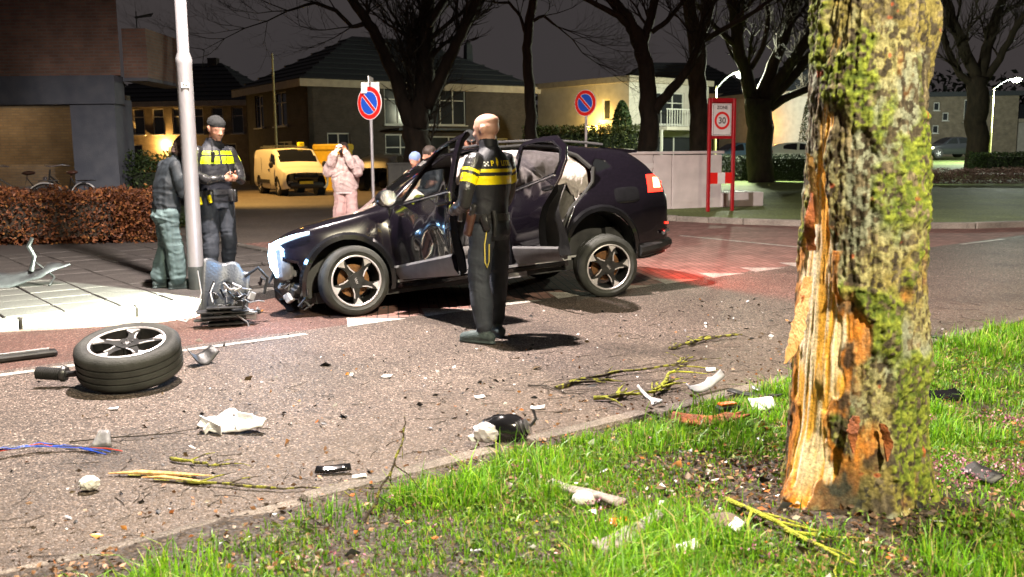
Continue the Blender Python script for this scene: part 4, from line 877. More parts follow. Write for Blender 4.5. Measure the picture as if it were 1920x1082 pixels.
    rf = MB(); rf.box((-2.20, .775, .575), (.03, .05, .022)); rf.build('reflector', MAT['tail_red'], car, M=B)
    sp = MB(); vs = []
    for i in range(11):
        y_ = -.58+1.16*i/10; e = .06*(abs(i-5)/5)**2; vs += [(-1.66, y_, 1.468-e*.8), (-1.90, y_*.98, 1.452-e), (-2.12+e*.6, y_*.96, 1.432-e*1.1), (-2.10+e*.6, y_*.96, 1.408-e*1.1), (-1.70, y_, 1.405-e)]
    sp.add(vs, [(i*5+j, i*5+5+j, i*5+5+(j+1) % 5, i*5+(j+1) % 5) for i in range(10) for j in range(5)]+[(0, 1, 2, 3, 4), (54, 53, 52, 51, 50)]); sp.build('roof_spoiler', MAT['car_paint'], car, True, B, 30)
    for s_ in (1, -1):
        rr_ = MB(); rr_.tube([(.10, s_*.585, 1.515), (-.4, s_*.575, 1.56), (-1.0, s_*.565, 1.545), (-1.45, s_*.545, 1.49), (-1.66, s_*.545, 1.455)], .014, 6); rr_.build('roof_rail', MAT['chrome_trim'], car, True, B)
    # ---- front: lamp, torn nose with crash bar, radiator, hoses
    hd = MB(); p = [(1.66, .875, .862), (1.80, .845, .845), (1.93, .775, .815), (1.985, .715, .79)]; hd.tube(p, [.016, .022, .026, .028], 8, flat=.6); hl = hd.build('daytime_light', MAT['led_white'], car, True, B)
    vd = MB(); vd.tube([(1.985, .715, .80), (2.00, .715, .70), (1.995, .715, .60), (1.96, .735, .51)], [.036, .044, .044, .030], 8, flat=.8); vd.build('vertical_light', MAT['led_white'], car, True, B)
    hm = MB(); hm.bbox((1.90, .70, .62), (.14, .22, .30), .03); hm.build('headlamp_housing', MAT['grey_plastic'], car, True, B)
    for k in range(3):
        lm = MB(); lm.lathe([(.035, 0), (.03, .02), (.0, .03)], 14, TR(1.965, .655, .53+.075*k)@RY(90)); lm.build('headlamp_lens', MAT['led_soft'], car, True, B)
    point('headlight_beam', (2.08, .68, .62), 7000, (.88, 1.0, .80), car, .02, 50, Vector((2.11, -1.35, -.62)), .10)
    point('daytime_glow', (2.20, .86, .72), 16, (.22, .52, 1.0), car, .06)
    hb_ = MB(); hb_.box((0, 0, 0), (.09, 1.15, .11), TR(1.72, .02, .52)@RZ(-13)@RX(3)); hb_.box((0, 0, 0), (.05, 1.0, .22), TR(1.62, 0, .66)@RZ(-13)); hb_.build('crash_bar', MAT['steel'], car, M=B)
    rd_ = MB()
    for k in range(14): rd_.box((0, 0, .30+.028*k), (.04, .85, .012), TR(1.66, .05, 0)@RZ(-13))
    rd_.build('radiator', MAT['black_plastic'], car, M=B)
    q = random.Random(4)
    for k in range(16):
        hs = MB(); a = Vector((q.uniform(1.70, 1.98), q.uniform(.45, .80), q.uniform(.28, .56))); pts = [a]
        for j in range(4): pts.append(pts[-1]+Vector((q.uniform(-.09, .07), q.uniform(-.08, .06), q.uniform(-.10, .07))))
        hs.tube(pts, q.uniform(.006, .016), 6); hs.build('torn_hose', MAT['black_plastic'] if k % 3 else MAT['steel'], car, True, B)
    for k in range(9):
        hs = MB(); c = (q.uniform(1.74, 1.96), q.uniform(.55, .80), q.uniform(.28, .52)); hs.bbox((0, 0, 0), (q.uniform(.04, .11), q.uniform(.03, .08), q.uniform(.03, .10)), .008, TR(*c)@RZ(q.uniform(0, 90))@RX(q.uniform(-40, 40))); hs.build('torn_bracket', [MAT['black_plastic'], MAT['grey_plastic'], MAT['pale_grey']][k % 3], car, M=B)
    wp = MB(); wp.tube([(.92, .55, 1.075), (.80, .10, 1.13), (.74, -.2, 1.165)], .009, 5); wp.build('wiper', MAT['black_plastic'], car, True, B)
    tag(car, 'crashed dark car with open doors and its front bumper torn off', 'car')
    return car
CAR = crashed_car()
# ================================================================== people
pm('skin', (.50, .27, .19), (.42, .20, .14), 9, .45, .1, 60, spec=.35); pm('skin_head', (.50, .30, .235), (.40, .22, .165), 9, .5, .15, 130, spec=.4)
pm('uniform', (.012, .013, .018), (.020, .021, .027), 7, .62, .25, 60, bdist=.01, spec=.35); pm('uniform_leg', (.016, .020, .030), (.028, .034, .047), 6, .78, .25, 50, bdist=.01)
pm('leather', (.012, .012, .014), (.022, .022, .024), 9, .33, .3, 45); pm('hi_vis', (.85, .70, .0), (.75, .60, .0), 8, .5, .3, 40, emit=None)
pm('hi_vis_lime', (.62, .78, .0), (.52, .66, .0), 8, .5, .3, 40); pm('boot', (.050, .072, .074), (.030, .044, .046), 20, .6, .4, 80)
pm('beanie', (.012, .013, .014), (.02, .021, .022), 90, .9, .6, 160); pm('denim', (.085, .13, .135), (.055, .085, .09), 8, .85, .25, 90, bdist=.01)
pm('jacket_dark', (.007, .011, .016), (.012, .018, .024), 7, .7, .25, 60, bdist=.01); pm('fur_coat', (.60, .47, .45), (.44, .33, .32), 16, .95, .6, 70, bdist=.03)
pm('fur_dark', (.10, .06, .055), (.20, .13, .12), 25, .9, 1.0, 50, bdist=.05); pm('pink_trousers', (.55, .38, .36), (.48, .32, .31), 7, .8, .4, 14, bdist=.03); pm('white_shirt', (.70, .66, .66), rough=.8)
pm('hair_dark', (.02, .013, .010), (.035, .022, .016), 40, .6, .6, 90, stretch=(1, 1, .2)); pm('blue_hat', (.20, .28, .48), (.16, .23, .40), 90, .9, .5, 160); pm('cream_coat', (.46, .36, .24), (.38, .30, .20), 9, .85, .5, 25)
pm('badge', (.30, .32, .50), rough=.4); pm('badge_gold', (.62, .45, .08), rough=.4); pm('white_print', (.75, .75, .75), rough=.5); pm('brown_leather', (.075, .032, .022), (.05, .022, .016), 14, .4, .3, 50)
pm('phone_light', (1, 1, 1), rough=.3, emit=(1.0, .82, .55), es=60); pm('cord_yellow', (.55, .45, .10), rough=.7)

def limb(pts, mat, n=16, flat=1.0):
    """tapered chain of (point, radius); rounded ends"""
    P = [Vector(p) for p, r in pts]; Rr = [r for p, r in pts]; q = []; rr = []
    d0 = (P[0]-P[1]).normalized(); d1 = (P[-1]-P[-2]).normalized()
    for k, s in ((.98, .22), (.75, .66), (.4, .92)): q.append(P[0]+d0*Rr[0]*k); rr.append(Rr[0]*s)
    # smooth the chain
    for i in range(len(P)-1):
        for t in (0, .25, .5, .75): q.append(P[i].lerp(P[i+1], t)); s = t*t*(3-2*t); rr.append(Rr[i]*(1-s)+Rr[i+1]*s)
    q.append(P[-1]); rr.append(Rr[-1])
    for k, s in ((.4, .92), (.75, .66), (.98, .22)): q.append(P[-1]+d1*Rr[-1]*k); rr.append(Rr[-1]*s)
    b_ = MB(); b_.tube(q, rr, n, True, flat); return (b_.v, b_.f, mat)
def stack(rings, mat, n=28):
    """closed loft of ellipses (cx, cy, z, rx, ry[, yaw])"""
    z = [r[2] for r in rings]; m = max(12, len(rings)*5); zq = np.linspace(z[0], z[-1], m); A = np.array([list(r[:5]) for r in rings], float); o = np.argsort(A[:, 2]); A = A[o]
    C = [pchip(A[:, 2], A[:, k], np.sort(zq)) for k in (0, 1, 3, 4)]; zs = np.sort(zq); vs = []; fs = []
    for i in range(m):
        for j in range(n):
            a = 2*math.pi*j/n; c, s = math.cos(a), math.sin(a); vs.append((C[0][i]+C[2][i]*math.copysign(abs(c)**.86, c), C[1][i]+C[3][i]*math.copysign(abs(s)**.86, s), zs[i]))
    for i in range(m-1):
        for j in range(n): fs.append((i*n+j, i*n+(j+1) % n, i*n+n+(j+1) % n, i*n+n+j))
    fs += [tuple(range(n-1, -1, -1)), tuple((m-1)*n+j for j in range(n))]; return (vs, fs, mat)
def ball(c, r, sc, mat, M=None):
    b_ = MB(); b_.ico(c, r, 3, sc, M=M); return (b_.v, b_.f, mat)
def xform(prim, M): return ([tuple(M@Vector(p)) for p in prim[0]], prim[1], prim[2])
def hand(wrist, fwd, side, mat, s=1.0, curl=.5, thumb=1):
    """palm and five bent fingers; fwd = along the hand, side = towards the thumb"""
    f = Vector(fwd).normalized(); sd = Vector(side); sd = (sd-f*sd.dot(f)).normalized(); nrm = f.cross(sd)*thumb; w = Vector(wrist); out = []
    out.append(limb([(w, .024*s), (w+f*.03*s, .027*s)], mat, 10))
    for k, (o, l) in enumerate(((.028, .072), (.010, .082), (-.009, .077), (-.027, .060))):
        a = w+f*.02*s+sd*o*.6*s; kn = w+f*.085*s+sd*o*s; p1 = kn+(f*math.cos(curl*.6)+nrm*math.sin(curl*.6))*l*.45*s; p2 = p1+(f*math.cos(curl*1.5)+nrm*math.sin(curl*1.5))*l*.33*s; p3 = p2+(f*math.cos(curl*2.2)+nrm*math.sin(curl*2.2))*l*.25*s
        out.append(limb([(a, .015*s), (kn, .0125*s), (p1, .0095*s), (p2, .0085*s), (p3, .007*s)], mat, 8))
    t0 = w+f*.025*s+sd*.022*s; t1 = t0+(f*.55+sd*.8).normalized()*.042*s; t2 = t1+(f*.85+sd*.35+nrm*curl*.5).normalized()*.032*s; t3 = t2+(f+nrm*curl*.7).normalized()*.022*s
    out.append(limb([(t0, .015*s), (t1, .0125*s), (t2, .010*s), (t3, .008*s)], mat, 8)); return out
def head_prims(skin, M, hairmat=None):
    """head about .235 tall; origin at the chin-neck joint, face towards +y, ears at the sides"""
    P = [stack([(0, .012, .0, .030, .035), (0, .020, .025, .052, .062), (0, .014, .06, .064, .082), (0, .006, .10, .072, .092), (0, .0, .14, .077, .098), (0, -.008, .175, .0745, .098), (0, -.010, .200, .064, .086), (0, -.010, .219, .046, .062), (0, -.010, .230, .024, .033), (0, -.010, .2335, .008, .011)], skin),
         limb([((0, .088, .125), .011), ((0, .105, .098), .013), ((0, .112, .082), .014), ((0, .100, .074), .012)], skin, 10),
         ball((.016, .098, .079), .010, (1, 1, .9), skin), ball((-.016, .098, .079), .010, (1, 1, .9), skin),
         ball((0, .088, .050), .020, (1.15, .6, .42), skin), ball((0, .086, .040), .018, (1.1, .6, .4), skin), ball((0, .076, .014), .026, (1, .8, .7), skin),
         limb([((-.045, .076, .136), .012), ((0, .092, .134), .012), ((.045, .076, .136), .012)], skin, 10), ball((.036, .062, .085), .026, (1, .8, .8), skin), ball((-.036, .062, .085), .026, (1, .8, .8), skin)]
    for s in (-1, 1):
        P.append(stack([(s*.079, -.006, .075, .007, .010), (s*.083, -.010, .09, .009, .016), (s*.087, -.014, .115, .010, .021), (s*.088, -.016, .132, .009, .019), (s*.084, -.012, .142, .006, .010)], skin, 12))
    return [xform(p, M) for p in P]
def person(name, prims, mats, loc, rz, label, voxel=.0075, folds=.006, stripes=None, smooth=3, seed=0, parts=None):
    V = []; F = []; K = []
    for k, (v, f, m) in enumerate(prims):
        b0 = len(V); V += v; F += [tuple(i+b0 for i in q) for q in f]; K += [k]*len(f)
    me = bpy.data.meshes.new('src'); me.from_pydata(V, [], F); bm = bmesh.new(); bm.from_mesh(me); bmesh.ops.recalc_face_normals(bm, faces=bm.faces); bm.to_mesh(me); bm.free()
    o = bpy.data.objects.new('src', me); COL.objects.link(o)
    m = o.modifiers.new('r', 'REMESH'); m.mode = 'VOXEL'; m.voxel_size = voxel; m.adaptivity = 0
    m = o.modifiers.new('s', 'SMOOTH'); m.factor = .5; m.iterations = smooth
    dg = bpy.context.evaluated_depsgraph_get(); out = bpy.data.meshes.new_from_object(o.evaluated_get(dg)); bpy.data.objects.remove(o); 
    tree = BVHTree.FromPolygons([Vector(v) for v in V], F); keys = [p[2] for p in prims]; order = list(mats.keys())
    n = len(out.vertices); co = np.zeros(n*3, np.float32); out.vertices.foreach_get('co', co); co = co.reshape(-1, 3)
    vm = np.zeros(n, int); vp = np.zeros(n, int)
    for i in range(n):
        h = tree.find_nearest(Vector(co[i])); vp[i] = K[h[2]]; vm[i] = order.index(keys[vp[i]])
    nf = len(out.polygons); lv = np.zeros(len(out.loops), np.int32); out.loops.foreach_get('vertex_index', lv); ls = np.zeros(nf, np.int32); out.polygons.foreach_get('loop_start', ls); first_v = lv[ls]
    fm = vm[first_v]; fc = co[first_v]; fp = vp[first_v]
    if stripes: fm = stripes(fc, fp, fm, order)
    # cloth folds
    soft = np.array([mats[k][1] for k in order])[vm]; no = np.zeros(n*3, np.float32); out.vertices.foreach_get('normal', no); no = no.reshape(-1, 3)
    wp = 2.2*fbm(co[:, 0]*3, co[:, 1]*3, co[:, 2]*3, 2, seed+9)
    w = fbm(co[:, 0]*13+seed+wp, co[:, 1]*13+wp, co[:, 2]*3.2+wp, 2, seed)-.5; w2 = np.abs(fbm(co[:, 0]*5+wp, co[:, 1]*5, co[:, 2]*15+wp*2, 2, seed+5)-.5)-.14
    co = co+no*(soft*folds*(w*2.2-w2*2.0))[:, None]; out.vertices.foreach_set('co', co.ravel().astype(np.float32))
    out.materials.clear()
    for k in order: out.materials.append(mats[k][0])
    out.polygons.foreach_set('material_index', fm.astype(np.int32)); out.polygons.foreach_set('use_smooth', np.ones(nf, bool)); out.name = 'body'; out.update()
    t = empty(name, loc, rz); body = link_mesh('body', out, t); bt = BVHTree.FromPolygons([Vector(q) for q in co], [tuple(lv[s:s+3]) for s in ls]+[(lv[s], lv[s+2], lv[s+3]) for s in ls])
    tag(t, label, 'person'); return t, bt
def wrap(o, bt, axis, off=.003):
    """lay a flat mesh onto the body along an axis (local space of the person)"""
    me = o.data; ax = Vector(axis)
    for v in me.vertices:
        p = o.matrix_basis@v.co; h = bt.ray_cast(p-ax*.5, ax, 1.2)
        if h[0] is not None: v.co = o.matrix_basis.inverted()@(h[0]-ax*off)
    me.update()
def leg(hip, knee, ankle, toe, mat, shoe, rt=.088, rk=.062, ra=.048, baggy=1.0, heel=.06):
    h, k, a, t = map(Vector, (hip, knee, ankle, toe)); d = Vector((t.x-a.x, t.y-a.y, 0)).normalized()
    P = [limb([(h, rt), (h.lerp(k, .45), rt*.92), (k, rk*1.08*baggy), (k.lerp(a, .35), rk*1.08*baggy), (k.lerp(a, .8), ra*1.12*baggy), (a+Vector((0, 0, .05)), ra*1.06*baggy)], mat, 18)]
    P.append(limb([(a+Vector((0, 0, .06)), .044), (a+Vector((0, 0, -.01))-d*.01, .046)], shoe, 14))
    z0 = .044; P.append(limb([(Vector((a.x, a.y, z0+.012))-d*heel, .043), (Vector((a.x, a.y, z0+.022))+d*.02, .050), (Vector((a.x, a.y, z0+.006))+d*.11, .050), (Vector((a.x, a.y, z0-.004))+d*.185, .040)], shoe, 14))
    P.append(limb([(Vector((a.x, a.y, .014))-d*(heel+.012), .038), (Vector((a.x, a.y, .014))+d*.09, .048), (Vector((a.x, a.y, .014))+d*.19, .040)], shoe, 14, .35))
    return P

# ---- bald officer seen from behind beside the open door
def officer_back():
    u, lg, sk, bo = 'uniform', 'leg', 'skin', 'boot'
    P = [stack([(0, 0, .86, .150, .110), (0, -.005, .93, .172, .125), (0, 0, 1.02, .165, .118), (0, .005, 1.12, .168, .122), (0, .005, 1.24, .196, .138), (0, 0, 1.36, .214, .136), (0, -.012, 1.44, .190, .110), (0, -.018, 1.50, .130, .085), (0, -.012, 1.55, .075, .070)], u, 32)]
    P.append(stack([(0, -.008, 1.50, .088, .080), (0, .0, 1.555, .076, .074), (0, .008, 1.605, .072, .073), (0, .010, 1.618, .066, .067)], 'collar', 24)); P.append(limb([((0, -.005, 1.52), .062), ((0, .012, 1.62), .060)], sk))
    P += head_prims('scalp', TR(0, .014, 1.578)@RZ(9)@RX(-5)@SC(1.02, 1.05, 1))
    P.append(limb([((0, -.002, 1.54), .060), ((0, -.004, 1.63), .056)], 'scalp')); P.append(ball((0, -.006, 1.705), .079, (1, 1, .95), 'scalp'))
    # left arm (x<0) bent, hand in front of the belt; right arm hidden before the body
    P.append(limb([((-.185, -.01, 1.445), .072), ((-.238, -.015, 1.36), .070), ((-.285, -.015, 1.22), .062), ((-.300, .0, 1.125), .056)], 'armL', 18)); P.append(limb([((-.300, .0, 1.125), .055), ((-.265, .11, 1.075), .050), ((-.20, .21, 1.05), .040), ((-.165, .25, 1.045), .036)], 'foreL', 18))
    P.append(limb([((.185, -.01, 1.445), .072), ((.240, .0, 1.34), .068), ((.262, .03, 1.20), .060), ((.262, .06, 1.12), .054)], 'armR', 18)); P.append(limb([((.262, .06, 1.12), .053), ((.20, .17, 1.09), .047), ((.10, .25, 1.07), .038)], 'foreR', 18))
    P += hand((-.155, .255, 1.045), (1, .25, .02), (0, .3, 1), sk, 1, .7, -1); P += hand((.085, .255, 1.07), (-1, .2, 0), (0, .3, 1), sk, 1, .7, 1)
    P += leg((-.098, 0, .88), (-.125, .015, .49), (-.150, -.05, .10), (-.20, .22, 0), lg, bo, .106, .074, .058, 1.1); P += leg((.098, 0, .88), (.115, .015, .49), (.130, .06, .10), (.20, .33, 0), lg, bo, .102, .070, .054, 1.08)
    P.append(stack([(0, 0, .82, .172, .118), (0, -.012, .88, .180, .130), (0, -.005, .96, .172, .124)], lg))
    mats = {'uniform': (MAT['uniform'], 1), 'armL': (MAT['leather'], 1), 'foreL': (MAT['leather'], 1.3), 'armR': (MAT['leather'], 1), 'foreR': (MAT['leather'], 1.3), 'collar': (MAT['uniform'], .3), 'leg': (MAT['uniform_leg'], 1.5), 'skin': (MAT['skin'], 0), 'scalp': (MAT['skin_head'], 0), 'boot': (MAT['boot'], .4), 'hv': (MAT['hi_vis'], .3)}
    keys = [p[2] for p in P]
    def stripes(c, fp, fm, order):
        hv = order.index('hv'); kk = np.array([order.index(k) for k in keys])[fp]; z = c[:, 2]; x = np.abs(c[:, 0])
        tor = kk == order.index('uniform'); fm[tor & (((z > 1.265) & (z < 1.335)) | ((z > 1.362) & (z < 1.388)))] = hv
        for nm in ('armL', 'armR'):
            k = kk == order.index(nm); s = z-.42*(x-.24); fm[k & (((s > 1.265) & (s < 1.335)) | ((s > 1.362) & (s < 1.388)))] = hv
        return fm
    t, bt = person('police_officer', P, mats, (-.17, 7.50, 0), R(50), 'bald police officer in black uniform with yellow stripes standing beside the open car door', .0068, .008, stripes, 3, 1)
    # lettering and print across the shoulders
    for wd_, xx in (('P', -.098), ('LITIE', .048)): tx = text_mesh('back_lettering', wd_, .056, MAT['hi_vis'], t, TR(xx, -.30, 1.425)@RX(90), .0, bold=.0015); wrap(tx, bt, (0, 1, 0), .004)
    ck = MB()
    for i in range(3):
        for j in range(3):
            if (i+j) % 2 == 0: ck.add([(-.165+i*.012, -.3, 1.405+j*.012), (-.153+i*.012, -.3, 1.405+j*.012), (-.153+i*.012, -.3, 1.417+j*.012), (-.165+i*.012, -.3, 1.417+j*.012)], [(0, 1, 2, 3)])
    c1 = ck.build('check_print', MAT['white_print'], t); wrap(c1, bt, (0, 1, 0), .004)
    em = MB(); em.prism([(.0, .062), (.014, .045), (.022, .020), (.010, -.008), (-.004, -.022), (-.012, -.004), (-.020, .016), (-.010, .03)], 0, .0001); e1 = em.build('flame_emblem', MAT['hi_vis'], t, M=TR(-.052, -.3, 1.420)@RX(90)@SC(.62, .85, 1)); wrap(e1, bt, (0, 1, 0), .006)
    bd = MB(); pl = [(.034*math.sin(a)*(1-.25*math.cos(a)), .040*math.cos(a)) for a in np.linspace(0, 6.283, 24, endpoint=False)]; bd.sheet(pl); b1 = bd.build('sleeve_badge', MAT['badge'], t, M=TR(-.5, -.02, 1.345)@RZ(-90)@RX(90)); wrap(b1, bt, (1, .25, 0), .004)
    bd = MB(); bd.sheet([(q[0]*.6, q[1]*.6) for q in pl]); b1 = bd.build('badge_centre', MAT['badge_gold'], t, M=TR(-.5, -.02, 1.345)@RZ(-90)@RX(90)); wrap(b1, bt, (1, .25, 0), .006)
    be = MB(); be.lathe([(.176, -.028), (.184, -.028), (.184, .028), (.176, .028)], 32, TR(0, -.003, 1.005)@SC(1, .72, 1), True); be.build('belt', MAT['leather'], t, True)
    ho = MB(); ho.bbox((0, 0, 0), (.05, .075, .19), .014, TR(-.205, .035, .955)@RX(12)@RY(6)); ho.build('holster', MAT['brown_leather'], t, True); hp = MB(); hp.bbox((0, 0, 0), (.035, .05, .11), .010, TR(-.205, -.0, 1.06)@RX(24)); hp.build('pistol_grip', MAT['black_plastic'], t, True)
    po = MB(); po.bbox((0, 0, 0), (.045, .06, .13), .012, TR(-.16, -.095, .97)@RZ(35)@RX(-14)); po.build('pouch', MAT['leather'], t, True); po = MB(); po.tube([(-.105, -.13, 1.06), (-.11, -.15, .98), (-.115, -.145, .86)], [.018, .017, .015], 10); po.build('baton', MAT['black_plastic'], t, True)
    rd = MB(); rd.bbox((0, 0, 0), (.04, .03, .12), .008, TR(-.215, .12, 1.03)@RY(8)); rd.build('radio', MAT['grey_plastic'], t)
    cd_ = MB(); cd_.tube([(-.135, -.095, .95), (-.165, -.085, .80), (-.163, -.085, .66), (-.148, -.092, .615), (-.130, -.098, .66), (-.128, -.10, .80)], .006, 6); cd_.build('lanyard', MAT['cord_yellow'], t, True)
    ep = MB(); ep.tube([(.092, -.015, 1.70), (.095, -.005, 1.73), (.092, .012, 1.745)], .006, 6); ep.build('earpiece', MAT['gloss_black'], t, True)
    return t
officer_back()

# ---- officer in beanie by the lamp post, facing right, looking at his hands
def officer_beanie():
    u, lg, sk, bo = 'uniform', 'leg', 'skin', 'boot'
    P = [stack([(0, 0, .88, .155, .115), (0, 0, .96, .172, .130), (0, .005, 1.06, .168, .130), (0, .01, 1.2, .188, .148), (0, .008, 1.34, .205, .145), (0, -.005, 1.45, .195, .120), (0, -.01, 1.52, .125, .090), (0, -.005, 1.57, .075, .072)], u, 32)]
    P.append(stack([(0, 0, 1.50, .094, .090), (0, .01, 1.56, .082, .085), (0, .014, 1.60, .076, .080)], 'collar', 24)); P.append(limb([((0, 0, 1.52), .058), ((0, .03, 1.63), .056)], sk))
    HM = TR(0, .045, 1.588)@RX(-17); P += head_prims(sk, HM)
    P.append(xform(stack([(0, -.012, .148, .084, .103), (0, -.010, .165, .087, .107), (0, -.010, .195, .083, .103), (0, -.012, .225, .064, .082), (0, -.012, .252, .028, .038)], 'beanie', 26), HM))
    for s in (-1, 1):
        P.append(limb([((s*.19, 0, 1.45), .073), ((s*.245, .01, 1.33), .068), ((s*.262, .05, 1.20), .060)], 'sleeve', 18)); P.append(limb([((s*.262, .05, 1.20), .058), ((s*.19, .20, 1.15), .050), ((s*.085, .31, 1.17), .040)], 'sleeve', 18))
    P += hand((-.07, .32, 1.175), (.75, .55, .05), (0, .2, 1), sk, 1.0, .75, -1); P += hand((.075, .315, 1.17), (-.75, .55, .02), (0, .2, 1), sk, 1.0, .75, 1)
    for s in (-1, 1): P += leg((s*.095, 0, .90), (s*.11, .03, .50), (s*.13, -.02+.06*s, .10), (s*.18, .25+.06*s, 0), lg, bo, .104, .072, .056, 1.1)
    P.append(stack([(0, 0, .84, .172, .118), (0, -.01, .90, .180, .130), (0, 0, .98, .172, .124)], lg))
    mats = {'uniform': (MAT['uniform'], 1), 'sleeve': (MAT['leather'], 1.2), 'collar': (MAT['uniform'], .4), 'leg': (MAT['uniform_leg'], 1.5), 'skin': (MAT['skin'], 0), 'boot': (MAT['boot'], .4), 'beanie': (MAT['beanie'], .3), 'hv': (MAT['hi_vis_lime'], .3)}
    keys = [p[2] for p in P]
    def stripes(c, fp, fm, order):
        hv = order.index('hv'); kk = np.array([order.index(k) for k in keys])[fp]; z = c[:, 2]; k = (kk == order.index('uniform')); gap = (np.abs(c[:, 0]) < .012) & (c[:, 1] > 0)
        fm[k & ~gap & (((z > 1.325) & (z < 1.405)) | ((z > 1.425) & (z < 1.462)))] = hv
        k = kk == order.index('sleeve'); s = z-.4*(np.abs(c[:, 0])-.24); fm[k & (c[:, 1] < .06) & ((s > 1.325) & (s < 1.405))] = hv; return fm
    t, bt = person('police_officer', P, mats, (-3.22, 10.30, .10), R(-134), 'police officer in a black beanie standing behind the lamp post looking at his hands', .0075, .008, stripes, 3, 3)
    be = MB(); be.lathe([(.180, -.028), (.190, -.028), (.190, .028), (.180, .028)], 32, TR(0, 0, 1.02)@SC(1, .75, 1), True); be.build('belt', MAT['leather'], t, True)
    for x_, y_, z_, r_ in ((.20, .03, .97, 0), (-.20, .04, .97, 0), (.13, .13, .98, -30), (-.10, .14, .98, 30)):
        h = MB(); h.bbox((0, 0, 0), (.05, .06, .14), .012, TR(x_, y_, z_)@RZ(r_)); h.build('pouch', MAT['leather'], t, True)
    for x_, y_, z_ in ((.225, .06, .93), (.16, .155, .95)):
        h = MB(); h.bbox((0, 0, 0), (.03, .045, .09), .008, TR(x_, y_, z_)@RX(20)); h.build('taser_handle', MAT['hi_vis'], t)
    rd = MB(); rd.bbox((0, 0, 0), (.04, .035, .11), .008, TR(.10, .155, 1.40)@RX(-8)); rd.tube([(.10, .155, 1.45), (.105, .15, 1.56)], .006, 6); rd.build('radio', MAT['black_plastic'], t); rd = MB(); rd.tube([(-.06, .16, 1.42), (-.05, .155, 1.34), (-.09, .17, 1.26)], .005, 6); rd.build('cord', MAT['black_plastic'], t)
    rp = MB(); rp.bbox((0, 0, 0), (.012, .006, .06), .002, TR(-.09, .160, 1.24)); rp.build('name_tab', MAT['white_print'], t)
    return t
officer_beanie()

# ---- hooded bystander in grey jeans, back half turned, behind the lamp post
def bystander():
    u, lg, sk, bo = 'coat', 'leg', 'skin', 'boot'
    P = [stack([(0, -.01, .80, .172, .135), (0, -.015, .90, .186, .150), (0, 0, 1.02, .180, .145), (0, .03, 1.16, .195, .150), (0, .07, 1.30, .200, .140), (0, .11, 1.39, .165, .120), (0, .14, 1.44, .10, .10)], u, 30)]
    P.append(limb([((0, .13, 1.40), .07), ((0, .19, 1.50), .068)], u)); HM = TR(0, .18, 1.44)@RX(-32); P += head_prims(sk, HM)
    P.append(xform(stack([(0, -.03, .0, .085, .08), (0, -.035, .06, .098, .098), (0, -.03, .13, .102, .112), (0, -.028, .19, .092, .104), (0, -.03, .235, .06, .07), (0, -.03, .255, .02, .03)], 'hood', 26), HM))
    for s in (-1, 1):
        P.append(limb([((s*.19, .06, 1.33), .080), ((s*.24, .07, 1.2), .074), ((s*.25, .11, 1.06), .066)], u, 18)); P.append(limb([((s*.25, .11, 1.06), .064), ((s*.22, .22, .98), .056), ((s*.15, .28, .96), .046)], u, 18)); P += hand((s*.13, .29, .955), (-s*.6, .7, -.1), (0, .2, 1), sk, .95, .8, s)
    for s in (-1, 1): P += leg((s*.095, -.03, .82), (s*.115, .01, .46), (s*.13, -.04+.05*s, .09), (s*.17, .22+.05*s, 0), lg, bo, .118, .090, .080, 1.12)
    P.append(stack([(0, -.02, .74, .178, .135), (0, -.045, .80, .186, .150), (0, -.02, .90, .176, .14)], lg))
    P = [xform(p, SC(.86, .90, .97)) for p in P]
    mats = {'coat': (MAT['jacket_dark'], 1.4), 'leg': (MAT['denim'], 1.9), 'skin': (MAT['skin'], 0), 'boot': (MAT['boot'], .4), 'hood': (MAT['fur_dark'], 1)}
    t, bt = person('bystander', P, mats, (-3.66, 10.02, .10), R(-48), 'hunched bystander in dark jacket and baggy grey jeans behind the lamp post', .0085, .011, None, 3, 5); return t
bystander()

